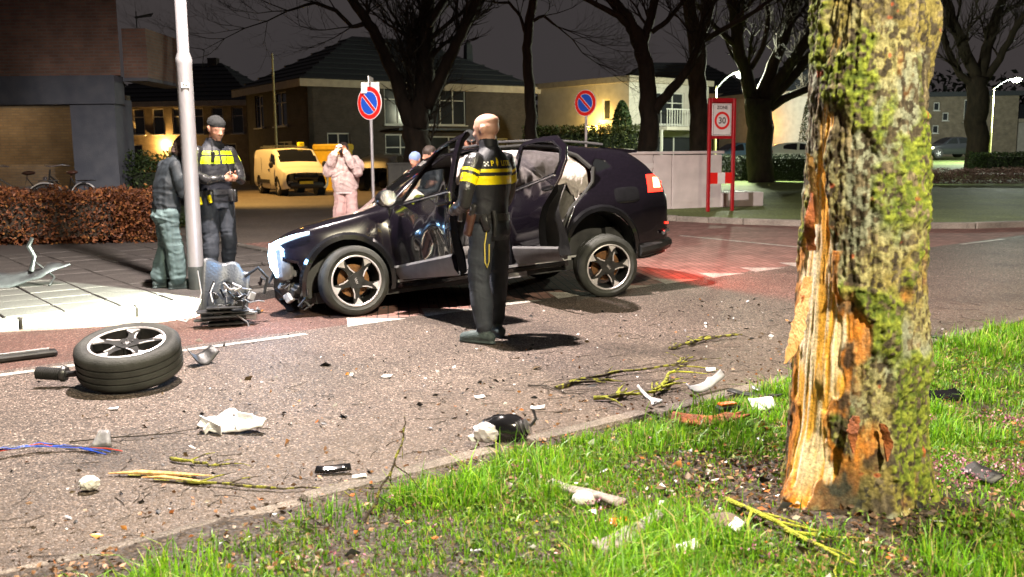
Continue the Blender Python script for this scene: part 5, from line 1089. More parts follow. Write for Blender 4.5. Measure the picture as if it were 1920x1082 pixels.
# ---- bystander in a fur coat holding a phone up to the face
def fur_person():
    u, lg, sk, bo = 'coat', 'leg', 'skin', 'boot'
    P = [stack([(0, 0, .86, .205, .16), (0, 0, .92, .225, .175), (0, .0, 1.05, .235, .18), (0, .0, 1.2, .24, .175), (0, 0, 1.33, .225, .155), (0, -.01, 1.43, .17, .12), (0, -.01, 1.49, .10, .09)], u, 30), stack([(0, 0, .82, .19, .15), (0, 0, .88, .195, .155)], 'shirt')]
    P.append(limb([((0, 0, 1.44), .055), ((0, .01, 1.54), .055)], sk)); HM = TR(0, .02, 1.495)@RX(-6)@SC(.95, .95, .95); P += head_prims(sk, HM)
    P.append(xform(stack([(0, -.04, .0, .070, .055), (0, -.035, .06, .088, .075), (0, -.018, .13, .090, .096), (0, -.006, .175, .090, .106), (0, -.008, .215, .075, .088), (0, -.01, .245, .035, .045)], 'hair', 24), HM))
    for s in (-1, 1):
        P.append(limb([((s*.20, 0, 1.40), .095), ((s*.27, .05, 1.30), .100), ((s*.28, .13, 1.21), .095)], u, 18)); P.append(limb([((s*.28, .13, 1.21), .092), ((s*.20, .19, 1.36), .082), ((s*.115, .205, 1.52), .064)], u, 18))
    P += hand((-.10, .205, 1.545), (.35, .05, 1), (1, .2, 0), sk, 1.0, .7, 1); P += hand((.105, .205, 1.55), (-.45, .05, 1), (-1, .2, 0), sk, 1.0, .7, -1)
    P.append(limb([((-.17, -.03, 1.43), .07), ((0, -.07, 1.46), .075), ((.17, -.03, 1.43), .07)], 'collar', 14))
    for s in (-1, 1): P += leg((s*.10, 0, .84), (s*.115, .01, .46), (s*.13, 0, .09), (s*.16, .24, 0), lg, bo, .118, .105, .098, 1.1)
    mats = {'coat': (MAT['fur_coat'], 2.4), 'collar': (MAT['fur_dark'], 2.4), 'shirt': (MAT['white_shirt'], 1), 'leg': (MAT['pink_trousers'], 1.8), 'skin': (MAT['skin'], 0), 'hair': (MAT['hair_dark'], .6), 'boot': (MAT['white_plastic'], .3)}
    t, bt = person('bystander', P, mats, (-2.98, 17.0, 0), R(172), 'bystander in pinkish fur coat and pale trousers filming with a phone', .0095, .012, None, 3, 7); return t
FP = fur_person()
ph = empty('phone', (-2.98, 17.0, 0), R(172)); b = MB(); b.bbox((0, 0, 0), (.072, .010, .15), .004, TR(-.01, .235, 1.625)); b.build('phone_body', MAT['gloss_black'], ph)
b = MB(); b.lathe([(.016, 0), (.014, .003)], 14, TR(.012, .2405, 1.672)@RX(-90)); b.build('phone_torch', MAT['phone_light'], ph); point('torch_light', (.012, .275, 1.672), 9, (1, .82, .55), ph, .012)
tag(ph, 'phone with its torch shining held up in front of a face', 'phone')

# ---- three people beyond the car, mostly hidden
def standing(name, loc, rz, h, coat, legm, hatm, label, cap=False, hair=True, lean=0, seed=1):
    k = h/1.80; u, lg, sk, bo = 'coat', 'leg', 'skin', 'boot'
    P = [stack([(0, 0, .84, .17, .13), (0, 0, .95, .18, .14), (0, 0, 1.2, .195, .15), (0, 0, 1.36, .205, .14), (0, -.01, 1.45, .17, .11), (0, -.01, 1.53, .08, .08)], u, 24), limb([((0, 0, 1.50), .058), ((0, .02, 1.60), .056)], sk)]
    HM = TR(0, .02, 1.565)@RX(-14); P += head_prims(sk, HM)
    P.append(xform(stack([(0, -.012, .125, .084, .102), (0, -.010, .16, .086, .106), (0, -.012, .205, .076, .094), (0, -.012, .250, .03, .04)], 'hat', 22), HM))
    if cap: P.append(xform(limb([((-.05, .10, .145), .012), ((0, .155, .14), .014), ((.05, .10, .145), .012)], 'hat', 10), HM))
    for s in (-1, 1):
        P.append(limb([((s*.19, 0, 1.43), .075), ((s*.25, .02, 1.28), .068), ((s*.255, .06, 1.15), .060)], u, 14)); P.append(limb([((s*.255, .06, 1.15), .058), ((s*.20, .2, 1.12), .05), ((s*.12, .28, 1.15), .042)], u, 14)); P += hand((s*.11, .29, 1.155), (-s*.7, .6, .1), (0, .2, 1), sk, 1, .7, s)
        P += leg((s*.095, 0, .87), (s*.105, .02, .48), (s*.12, 0, .09), (s*.15, .24, 0), lg, bo, .105, .074, .058, 1.1)
    P = [xform(p, SC(k, k, k)) for p in P]
    mats = {'coat': (coat, 1.2), 'leg': (legm, 1.4), 'skin': (MAT['skin'], 0), 'hat': (hatm, .3), 'boot': (MAT['boot'], .3)}
    return person(name, P, mats, loc, rz, label, .011, .008, None, 3, seed)[0]
standing('police_officer', (-.52, 11.75, 0), R(195), 1.78, MAT['uniform'], MAT['uniform_leg'], MAT['beanie'], 'officer in a dark cap standing on the far side of the car, mostly hidden', True, seed=2)
standing('bystander', (-1.30, 13.1, 0), R(150), 1.53, MAT['cream_coat'], MAT['denim'], MAT['blue_hat'], 'small bystander in a pale blue knitted hat beyond the windscreen', seed=4)
standing('bystander', (-1.05, 12.7, 0), R(120), 1.61, MAT['jacket_dark'], MAT['denim'], MAT['hair_dark'], 'dark haired bystander beyond the windscreen next to the blue hat', seed=6)
# ================================================================== buildings
brick_mat('brick_brown', (.23, .125, .092), (.17, .094, .072), (.17, .14, .12)); brick_mat('brick_dark', (.070, .050, .044), (.050, .036, .032), (.055, .048, .044)); brick_mat('brick_tan', (.22, .17, .12), (.17, .13, .09), (.15, .13, .11))
pm('render_white', (.52, .48, .44), (.44, .40, .37), 3, .85, .2, 60); pm('concrete_dark', (.070, .080, .105), (.095, .105, .13), 4, .8, .3, 40); pm('roof_tile', (.016, .019, .026), (.026, .030, .038), 14, .75, .6, 9, stretch=(1, 1, 1)); pm('fascia', (.42, .36, .29), (.34, .29, .24), 4, .7)
pm('frame_white', (.55, .54, .52), rough=.5); pm('pane_dark', (.020, .023, .028), (.035, .038, .042), .7, .08, spec=.7); pm('curtain', (.20, .18, .15), (.12, .11, .10), 9, .9, .3, 20, stretch=(3, 3, .2)); pm('door_dark', (.03, .03, .035), rough=.5)
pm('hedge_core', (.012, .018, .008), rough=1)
def facade(parent, p0, ang, w, h, ops, mat, th=.25, z0=0, rec=.10):
    """wall along +x of a frame at p0 turned by ang (deg), outside towards -y; ops (x0, z0, x1, z1, kind, panes)"""
    M = TR(p0[0], p0[1], z0)@RZ(ang); xs = sorted({0, w} | {q for o in ops for q in (o[0], o[2])}); zs = sorted({0, h} | {q for o in ops for q in (o[1], o[3])}); bb = MB()
    for xa, xb in zip(xs[:-1], xs[1:]):
        for za, zb in zip(zs[:-1], zs[1:]):
            mx, mz = (xa+xb)/2, (za+zb)/2
            if any(o[0] < mx < o[2] and o[1] < mz < o[3] for o in ops): continue
            bb.add([(xa, 0, za), (xb, 0, za), (xb, 0, zb), (xa, 0, zb), (xa, th, za), (xb, th, za), (xb, th, zb), (xa, th, zb)], [(0, 1, 2, 3), (7, 6, 5, 4), (0, 4, 5, 1), (3, 2, 6, 7), (0, 3, 7, 4), (1, 5, 6, 2)])
    # joined quads share corners so that the wall is one skin
    me = bpy.data.meshes.new('wall'); me.from_pydata([tuple(M@Vector(v)) for v in bb.v], [], bb.f); bm = bmesh.new(); bm.from_mesh(me); bmesh.ops.remove_doubles(bm, verts=bm.verts, dist=1e-4)
    cnt = {}
    for f in bm.faces: cnt.setdefault(tuple(sorted(v.index for v in f.verts)), []).append(f)
    bmesh.ops.delete(bm, geom=[f for l in cnt.values() if len(l) > 1 for f in l], context='FACES'); bmesh.ops.recalc_face_normals(bm, faces=bm.faces); bm.to_mesh(me); bm.free(); me.materials.append(mat); link_mesh('wall', me, parent)
    for o in ops:
        x0, za, x1, zb, kind = o[:5]; n = o[5] if len(o) > 5 else 1; f = .06; W_, H_ = x1-x0, zb-za
        if kind == 'hole': continue
        fr = MB(); fr.box((x0+W_/2, rec, za+f/2), (W_, .07, f), M); fr.box((x0+W_/2, rec, zb-f/2), (W_, .07, f), M); fr.box((x0+f/2, rec, za+H_/2), (f, .07, H_-2*f), M); fr.box((x1-f/2, rec, za+H_/2), (f, .07, H_-2*f), M)
        for k in range(1, n): fr.box((x0+W_*k/n, rec+.004, za+H_/2), (f, .06, H_-2*f), M)
        if kind == 'tall': fr.box((x0+W_/2, rec+.006, za+H_*.68), (W_-2*f, .055, f*.8), M)
        win = fr.build('door' if kind == 'door' else 'window', MAT['frame_white'], parent)
        gl = MB(); gl.box((x0+W_/2, rec+.02, za+H_/2), (W_-.04, .012, H_-.04), M); gl.build('pane', MAT['door_dark'] if kind == 'door' else MAT['pane_dark'], win)
        si = MB(); si.box((x0+W_/2, -.04, za-.03), (W_+.12, .16, .05), M); si.build('sill', MAT['frame_white'], win)
        if kind == 'curtain':
            cu = MB(); n_ = 40; vs = [(x0+.08+(W_-.16)*i/n_, rec+.12+.035*math.sin(i*1.9), z_) for i in range(n_+1) for z_ in (za+.06, zb-.06)]; cu.add(vs, [(2*i, 2*i+2, 2*i+3, 2*i+1) for i in range(n_) if not (n_*.5 < i < n_*.62)], M); cu.build('curtain', MAT['curtain'], win, True)
    return M
def hip_roof(parent, M, w, d, z, h, over=.5, mat=None, ridge=None):
    a, c = -over, -over; x1, y1 = w+over, d+over; rl = ridge if ridge is not None else (y1-c)/2
    P = [(a, c, z), (x1, c, z), (x1, y1, z), (a, y1, z), (a+rl, (c+y1)/2, z+h), (x1-rl, (c+y1)/2, z+h)]; bb = MB(); bb.add(P, [(0, 1, 5, 4), (1, 2, 5), (2, 3, 4, 5), (3, 0, 4), (0, 3, 2, 1)], M); r = bb.build('roof', mat or MAT['roof_tile'], parent)
    f = MB(); f.box((w/2, c-.012, z-.16), (w+2*over+.06, .05, .34), M); f.box((a-.012, d/2, z-.16), (.05, d+2*over, .34), M); f.box((x1+.012, d/2, z-.16), (.05, d+2*over, .34), M); f.build('fascia', MAT['fascia'], r)
    # ridge and tile courses lapped over one another
    n = 9
    for k in range(n):
        t0 = k/n; q = lambda i, t: Vector(P[i]).lerp(Vector(P[{0: 4, 1: 5, 2: 5, 3: 4}[i]]), t)
        cs = MB(); e = Vector((0, 0, .05)); cs.tube([q(3, t0)+e, q(0, t0)+e, q(1, t0)+e, q(2, t0)+e], .035, 4, M=M); cs.build('tile_course', mat or MAT['roof_tile'], r)
    return r
# ---- brick apartment block at the left, standing on a dark frame, bikes in the open ground floor
ap = empty('apartment_block', (-8.1, 20, 0))
def apb(name, c, d, mat, p=ap): q = MB(); q.box((c[0]+8.1, c[1]-20, c[2]), d, RZ(0)); return q.build(name, mat, p)
q = MB(); q.prism([(-12.0, 0), (0, 0), (-3.9, 8), (-12, 8)], 3.2, 11.2); q.build('upper_wall', MAT['brick_brown'], ap); apb('beam', (-14.17, 20.05, 2.90), (12.0, .5, .58), MAT['concrete_dark']); q = MB(); q.prism([(-12.0, .3), (-.35, .3), (-3.9, 7.8), (-12, 7.8)], 3.09, 3.19); q.build('soffit', MAT['render_white'], ap)
apb('column', (-8.68, 20.3, 1.42), (.93, .9, 2.6), MAT['concrete_dark']); apb('rear_wall', (-14.6, 23.3, 1.62), (10.6, .25, 2.75), MAT['brick_tan']); apb('plinth', (-14.3, 22.0, .14), (11.6, 4.2, .24), MAT['concrete_dark']); apb('white_jamb', (-10.42, 22.9, 1.55), (.12, .12, 2.6), MAT['frame_white'])
apb('lintel', (-14.5, 22.95, 2.86), (10.2, .14, .16), MAT['frame_white']); apb('base_band', (-14.6, 23.12, .55), (10.4, .10, .55), MAT['concrete_dark'])
bal = apb('balcony', (-7.82, 21.2, 3.66), (.50, 2.2, 1.0), MAT['brick_brown']); apb('balcony_slab', (-7.82, 21.2, 3.12), (.52, 2.3, .07), MAT['concrete_dark'])
q = MB(); q.tube([(.05, .9, 4.2), (.05, .9, 4.62)], .012, 5); q.add([(.02, .85, 4.50), (.45, .85, 4.58), (.40, .85, 4.50), (.05, .85, 4.46)], [(0, 1, 2, 3)]); q.build('antenna', MAT['post_dark'], ap)
tag(ap, 'brown brick apartment block on a dark frame with open ground floor', 'building')
cl = empty('ceiling_lamp', (-12.4, 21.6, 3.10)); q = MB(); q.lathe([(.14, 0), (.14, -.05), (.10, -.08)], 16); q.build('lamp_glass', MAT['lamp_sodium'], cl, True); point('ceiling_light', (0, 0, -.2), 42, (1, .80, .52), cl, .08); tag(cl, 'round lamp under the ceiling of the open ground floor', 'lamp')
# ---- large dark brick house with hipped roof
h1 = empty('hipped_house', (-9.31, 44, 0)); A1 = 34
M1 = facade(h1, (0, 0), A1, 12.2, 4.95, [(.9, 1.75, 2.05, 2.55, 'plain', 2), (3.9, .5, 5.6, 2.5, 'tall', 2), (6.4, .4, 8.6, 2.4, 'curtain', 2), (3.9, 2.95, 5.4, 4.75, 'tall', 2), (6.3, 2.95, 8.5, 4.75, 'tall', 3), (10.4, .2, 11.1, 2.3, 'door', 1)], MAT['brick_dark'])
e = M1@Vector((0, 8.6, 0)); facade(h1, (e.x, e.y), A1-90, 8.6, 4.95, [(1.4, 2.95, 2.6, 4.6, 'tall', 2), (4.2, 2.95, 5.9, 4.6, 'tall', 2), (4.0, .2, 6.4, 2.2, 'door', 2)], MAT['brick_dark'])
q = MB(); q.box((12.33, 4.3, 2.47), (.24, 8.6, 4.94), M1); q.box((6.1, 8.5, 2.47), (12.2, .2, 4.94), M1); q.build('rear_wall', MAT['brick_dark'], h1); rf = hip_roof(h1, M1, 12.3, 8.6, 4.95, 2.65, .55)
q = MB(); q.box((10.9, 3.6, 6.5), (.45, .45, 1.9), M1, (.75, .75)); q.ico((10.9, 3.6, 7.45), .2, 1, (1, 1, 1.2), M=M1); q.build('chimney', MAT['roof_tile'], rf)
q = MB(); q.box((7.0, -.45, 2.72), (5.6, .9, .10), M1); q.build('canopy', MAT['concrete_dark'], h1)
tag(h1, 'large dark brick house with black hipped roof and cream eaves', 'house')
# ---- terrace of warm-lit houses at the far left
h2 = empty('terraced_house', (-25.5, 60, 0)); M2 = facade(h2, (0, 0), -8, 9.6, 4.9, [(x0, 2.9, x0+.75, 4.5, 'tall', 1) for x0 in (.6, 1.9, 3.2, 4.5, 5.8, 7.1, 8.4)]+[(x0, .7, x0+1.5, 2.3, 'curtain', 2) for x0 in (.9, 4.0, 7.1)], MAT['brick_tan'])
q = MB(); q.box((4.8, 6, 2.45), (9.6, .2, 4.9), M2); q.box((-.1, 3, 2.45), (.2, 6, 4.88), M2); q.box((9.7, 3, 2.45), (.2, 6, 4.88), M2); q.build('rear_wall', MAT['brick_tan'], h2); r2 = hip_roof(h2, M2, 9.6, 6.2, 4.9, 2.6, .5)
q = MB(); q.box((6.0, 3, 7.4), (.6, .5, .8), M2); q.build('chimney', MAT['brick_dark'], r2)
q = MB(); q.box((11.2, 1.2, 1.9), (3.0, 2.4, 3.8), M2); q.build('garage', MAT['concrete_dark'], h2); tag(h2, 'terraced brick house with tall white windows behind the lamp post', 'house')
gl_ = empty('wall_lantern', (-21.6, 59.6, 2.35)); q = MB(); q.lathe([(.07, -.12), (.11, .05), (.13, .12), (.03, .2)], 10); q.build('lantern_glass', MAT['lamp_garden'], gl_, True); q = MB(); q.tube([(0, .75, .1), (0, .2, .28), (0, 0, .2)], .02, 5); q.build('bracket', MAT['post_dark'], gl_); point('lantern_light', (0, -.35, -.1), 620, (1, .55, .14), gl_, .06); tag(gl_, 'glowing orange wall lantern on the terraced house', 'lantern')
# ---- pale flat-roofed house
h3 = empty('flat_roofed_house', (5.73, 46, .35)); M3a = facade(h3, (-4.25, 4.85), -48.8, 6.45, 4.5, [(4.7, 2.75, 5.2, 3.75, 'plain', 1), (1.0, .1, 3.4, 2.2, 'door', 1)], MAT['render_white'])
M3 = facade(h3, (0, 0), 41, 6.0, 4.5, [(1.6, 2.5, 4.2, 4.1, 'tall', 3), (1.6, .15, 5.4, 1.95, 'curtain', 2), (4.6, 2.5, 5.5, 4.1, 'plain', 1)], MAT['render_white'])
q = MB(); q.add([tuple(M3@Vector(p)) for p in ((-.25, -.25, 4.5), (6.3, -.25, 4.5), (6.3, 6.7, 4.5), (-.25, 6.7, 4.5), (-.25, -.25, 4.78), (6.3, -.25, 4.78), (6.3, 6.7, 4.78), (-.25, 6.7, 4.78))], [(3, 2, 1, 0), (4, 5, 6, 7), (0, 1, 5, 4), (1, 2, 6, 5), (2, 3, 7, 6), (3, 0, 4, 7)]); q.build('roof', MAT['fascia'], h3)
q = MB(); q.box((6.1, 3.2, 2.24), (.2, 6.4, 4.48), M3); q.build('rear_wall', MAT['render_white'], h3)
q = MB(); q.box((3.6, -.65, 2.28), (4.6, 1.3, .16), M3); bs = q.build('balcony', MAT['render_white'], h3)
for k in range(24): q = MB(); q.box((1.35+4.4*k/23, -1.25, 2.78), (.03, .03, .82), M3); q.build('baluster', MAT['frame_white'], bs)
q = MB(); q.box((3.6, -1.25, 3.20), (4.6, .06, .05), M3); q.build('handrail', MAT['frame_white'], bs); q = MB(); q.box((1.0, -1.2, 1.1), (.10, .10, 2.2), M3); q.build('porch_post', MAT['frame_white'], h3)
tag(h3, 'pale flat-roofed house with a railed balcony behind the trees', 'house')
gl2 = empty('wall_lantern', (4.05, 47.0, 2.70)); q = MB(); q.ico((-.16, 0, 0), .12, 2); q.build('lantern_globe', MAT['lamp_garden'], gl2, True); q = MB(); q.ico((.16, 0, 0), .12, 2); q.build('lantern_globe', MAT['lamp_garden'], gl2, True); q = MB(); q.tube([(-.16, 0, -.1), (0, .15, -.15), (.16, 0, -.1)], .02, 5); q.tube([(0, .15, -.15), (.3, .75, -.15)], .02, 5); q.build('bracket', MAT['post_dark'], gl2); point('lantern_light', (.1, -.1, .25), 150, (1, .64, .14), gl2, .1); tag(gl2, 'twin yellow globe lantern glowing on the pale house wall', 'lantern')
# ---- houses at the right
h4 = empty('gabled_house', (19.4, 70, .6)); M4 = facade(h4, (0, 0), 20, 9, 5.2, [(4.6, .2, 5.5, 2.3, 'door', 1), (4.4, 3.0, 6.0, 4.5, 'plain', 2), (6.6, .9, 8.4, 2.2, 'plain', 2), (6.6, 3.0, 8.4, 4.5, 'plain', 2)], MAT['render_white']); hip_roof(h4, M4, 9, 7, 5.2, 2.3, .4); q = MB(); q.box((4.5, 6.9, 2.6), (9, .2, 5.2), M4); q.box((-.12, 3.5, 2.6), (.22, 7, 5.18), M4); q.build('side_wall', MAT['render_white'], h4); tag(h4, 'pale house with orange-lit end wall behind the parked white car', 'house')
gl3 = empty('wall_lantern', (18.6, 68.6, 3.0)); q = MB(); q.ico((0, 0, 0), .13, 1); q.build('lantern_globe', MAT['lamp_sodium'], gl3, True); q = MB(); q.tube([(0, 0, -.1), (0, 0, -2.2)], .03, 6); q.build('bracket', MAT['post_dark'], gl3); point('lantern_light', (0, -.2, .2), 420, (1, .5, .1), gl3, .1); tag(gl3, 'orange garden lamp on a short post before the end wall', 'lantern')
h5 = empty('brick_house', (36.9, 85, .7)); M5 = facade(h5, (0, 0), -6, 8, 5.4, [(.8, 4.2, 1.3, 4.9, 'plain', 1), (1.6, 3.3, 2.1, 4.0, 'plain', 1), (.8, 2.2, 1.3, 2.9, 'plain', 1), (3.4, 3.2, 5.2, 5.1, 'plain', 1)], MAT['brick_tan']); q = MB(); q.box((4, 3, 5.6), (8.6, 6.8, .4), M5); q.build('roof', MAT['roof_tile'], h5); q = MB(); q.box((4, 6, 2.7), (8, .2, 5.4), M5); q.box((-.1, 3, 2.7), (.2, 6, 5.38), M5); q.build('rear_wall', MAT['brick_tan'], h5); tag(h5, 'flat tan brick house right of the damaged tree', 'house')
h6 = empty('small_house', (46.5, 92, .7)); M6 = facade(h6, (0, 0), -4, 6, 3.6, [(.6, 1.0, 2.0, 2.4, 'plain', 2), (3.2, .2, 4.2, 2.3, 'door', 1)], MAT['render_white']); hip_roof(h6, M6, 6, 5, 3.6, 1.6, .4); q = MB(); q.box((3, 4.9, 1.8), (6, .2, 3.6), M6); q.build('rear_wall', MAT['render_white'], h6); tag(h6, 'small dim house at the far right behind the lamp', 'house')
h7 = empty('dark_house', (8.5, 76, .6)); M7 = facade(h7, (0, 0), 10, 12, 5.5, [(1, 3.2, 2.6, 4.7, 'plain', 2), (4, 3.2, 5.6, 4.7, 'plain', 2), (8, 3.2, 9.6, 4.7, 'plain', 2), (1, .8, 2.6, 2.3, 'plain', 2), (4, .2, 5, 2.3, 'door', 1), (8, .8, 10, 2.3, 'plain', 2)], MAT['brick_dark']); hip_roof(h7, M7, 12, 7, 5.5, 2.8, .5); q = MB(); q.box((6, 6.9, 2.7), (12, .2, 5.4), M7); q.build('rear_wall', MAT['brick_dark'], h7); tag(h7, 'dark brick house behind the zone sign and yellow lamp', 'house')

# ================================================================== bare trees, hedges, shrubs
TREES = {
'A': [
  [(-2.74, 28.00, 0.64, 0.363), (-2.76, 28.00, 1.50, 0.363), (-2.77, 28.00, 2.27, 0.393)],
  [(-2.81, 28.00, 2.27, 0.257), (-3.14, 28.00, 3.05, 0.212), (-3.43, 28.00, 3.97, 0.196), (-3.77, 28.00, 4.73, 0.166), (-4.09, 28.00, 5.26, 0.151), (-4.41, 28.00, 5.75, 0.136), (-4.82, 28.00, 6.38, 0.121), (-5.42, 28.00, 6.83, 0.091)],
  [(-2.70, 28.00, 2.27, 0.302), (-2.56, 28.12, 3.20, 0.272), (-2.48, 28.24, 4.13, 0.257), (-2.43, 28.36, 5.06, 0.227), (-2.37, 28.48, 5.99, 0.196), (-2.31, 28.60, 6.91, 0.166)],
  [(-2.45, 28.00, 2.89, 0.181), (-2.03, 27.88, 3.64, 0.181), (-1.62, 27.76, 4.45, 0.166), (-1.29, 27.64, 5.11, 0.151), (-0.93, 27.52, 5.82, 0.136), (-0.58, 27.40, 6.53, 0.106)],
  [(-2.32, 28.00, 4.79, 0.060), (-1.69, 28.00, 5.31, 0.060), (-1.30, 28.00, 5.60, 0.045), (-0.76, 28.00, 5.90, 0.045)],
  [(-2.39, 28.00, 5.17, 0.121), (-2.08, 28.12, 5.63, 0.121), (-1.77, 28.24, 6.09, 0.106)],
  [(-4.09, 28.00, 5.26, 0.076), (-4.54, 27.88, 5.17, 0.060), (-4.96, 27.76, 5.61, 0.060), (-5.54, 27.64, 5.81, 0.045), (-6.28, 27.52, 5.58, 0.030)],
  [(-3.09, 28.00, 0.88, 0.136), (-2.98, 28.00, 1.66, 0.136), (-2.85, 28.00, 2.28, 0.151)],
  [(-2.45, 28.00, 0.79, 0.136), (-2.52, 28.12, 1.50, 0.136), (-2.64, 28.24, 2.20, 0.151)],
],
'B': [
  [(0.66, 30.00, 0.62, 0.227), (0.66, 30.00, 1.96, 0.194), (0.63, 30.00, 2.95, 0.178), (0.57, 30.00, 3.94, 0.162), (0.53, 30.00, 4.75, 0.146), (0.61, 30.00, 5.39, 0.146), (0.75, 30.00, 6.19, 0.130), (0.83, 30.00, 7.15, 0.113)],
  [(0.55, 30.00, 5.07, 0.065), (0.34, 30.00, 5.72, 0.049), (0.01, 30.00, 6.12, 0.049), (-0.40, 30.00, 6.13, 0.032)],
  [(0.65, 30.00, 5.55, 0.065), (1.08, 30.13, 5.73, 0.049), (1.51, 30.26, 5.42, 0.032)],
],
'C': [
  [(4.39, 30.00, 0.75, 0.356), (4.36, 30.00, 1.76, 0.324), (4.39, 30.00, 2.58, 0.291), (4.29, 30.00, 3.74, 0.259), (4.12, 30.00, 4.55, 0.243), (3.93, 30.00, 5.20, 0.227), (3.69, 30.00, 5.68, 0.162), (3.23, 30.00, 6.17, 0.146), (2.90, 30.00, 6.81, 0.130)],
  [(4.45, 30.00, 2.67, 0.194), (4.92, 30.00, 3.24, 0.162), (5.33, 30.00, 3.73, 0.146), (5.65, 30.00, 4.21, 0.130), (5.89, 30.00, 4.78, 0.113), (6.01, 30.00, 5.50, 0.097)],
  [(4.15, 30.00, 4.71, 0.162), (4.33, 30.13, 5.37, 0.146), (4.55, 30.26, 6.20, 0.130), (4.76, 30.39, 7.02, 0.113)],
  [(3.90, 30.00, 5.20, 0.113), (3.38, 29.87, 5.67, 0.097), (2.71, 29.74, 5.98, 0.081), (2.05, 29.61, 6.28, 0.065)],
  [(4.43, 30.00, 5.19, 0.081), (4.89, 30.00, 5.51, 0.081), (5.29, 30.00, 5.99, 0.065)],
],
'D': [
  [(6.60, 33.00, 0.66, 0.321), (6.53, 33.00, 2.31, 0.321), (6.47, 33.00, 3.40, 0.321), (6.46, 33.00, 4.48, 0.303), (6.38, 33.00, 5.37, 0.285), (6.19, 33.00, 6.08, 0.232), (5.99, 33.00, 6.96, 0.214)],
  [(6.51, 33.00, 5.28, 0.214), (6.74, 33.00, 6.08, 0.196), (6.90, 33.00, 6.95, 0.178)],
  [(6.66, 33.00, 5.28, 0.107), (7.50, 33.14, 5.73, 0.089), (8.35, 33.28, 6.19, 0.071), (9.02, 33.42, 6.65, 0.071), (9.69, 33.57, 7.02, 0.053)],
],
'E': [
  [(10.13, 38.00, 0.50, 0.533), (10.01, 38.00, 2.41, 0.533), (9.88, 38.00, 3.56, 0.533)],
  [(9.73, 38.00, 3.46, 0.308), (9.38, 38.00, 4.50, 0.267), (9.04, 38.00, 5.53, 0.246), (8.87, 38.00, 6.55, 0.226), (8.72, 38.00, 7.57, 0.205)],
  [(9.94, 38.00, 3.56, 0.287), (10.47, 38.16, 4.92, 0.246), (11.01, 38.33, 6.17, 0.205), (11.34, 38.49, 7.42, 0.185), (11.56, 38.65, 8.46, 0.164)],
  [(10.09, 38.00, 3.45, 0.267), (10.82, 37.84, 4.47, 0.226), (11.57, 37.67, 5.67, 0.205), (12.30, 37.51, 6.85, 0.185), (12.83, 37.35, 7.82, 0.164)],
  [(10.16, 38.00, 3.35, 0.246), (11.08, 38.00, 4.27, 0.205), (12.00, 38.00, 5.30, 0.185), (12.91, 38.00, 6.11, 0.164), (13.94, 38.00, 6.71, 0.123)],
  [(10.23, 38.00, 3.14, 0.205), (11.15, 38.16, 3.66, 0.164), (12.14, 38.33, 4.08, 0.144), (13.15, 38.49, 4.50, 0.123)],
  [(9.04, 38.00, 5.53, 0.144), (8.04, 37.84, 6.34, 0.103), (7.37, 37.67, 7.13, 0.082)],
  [(9.38, 38.00, 4.50, 0.123), (9.99, 38.00, 5.52, 0.103), (10.17, 38.00, 6.54, 0.103), (10.10, 38.00, 7.56, 0.082)],
],
'F': [
  [(24.52, 50.00, 0.91, 0.540), (24.48, 50.00, 2.58, 0.540), (24.53, 50.00, 3.95, 0.540), (24.46, 50.00, 5.19, 0.486)],
  [(24.47, 50.00, 5.05, 0.324), (23.69, 50.00, 6.41, 0.297), (23.06, 50.00, 7.77, 0.270), (22.57, 50.00, 9.11, 0.216), (22.39, 50.00, 9.91, 0.189)],
  [(24.55, 50.00, 5.05, 0.324), (24.89, 50.21, 6.70, 0.270), (25.33, 50.43, 8.07, 0.243), (25.79, 50.64, 9.18, 0.216), (26.11, 50.86, 10.29, 0.189)],
  [(24.62, 50.00, 4.77, 0.243), (25.40, 49.79, 6.10, 0.189), (25.89, 49.57, 7.42, 0.162), (26.39, 49.36, 8.44, 0.135)],
  [(24.34, 50.00, 4.78, 0.216), (23.48, 50.00, 5.33, 0.189), (22.86, 50.00, 6.42, 0.162), (22.38, 50.00, 7.51, 0.135)],
],
}
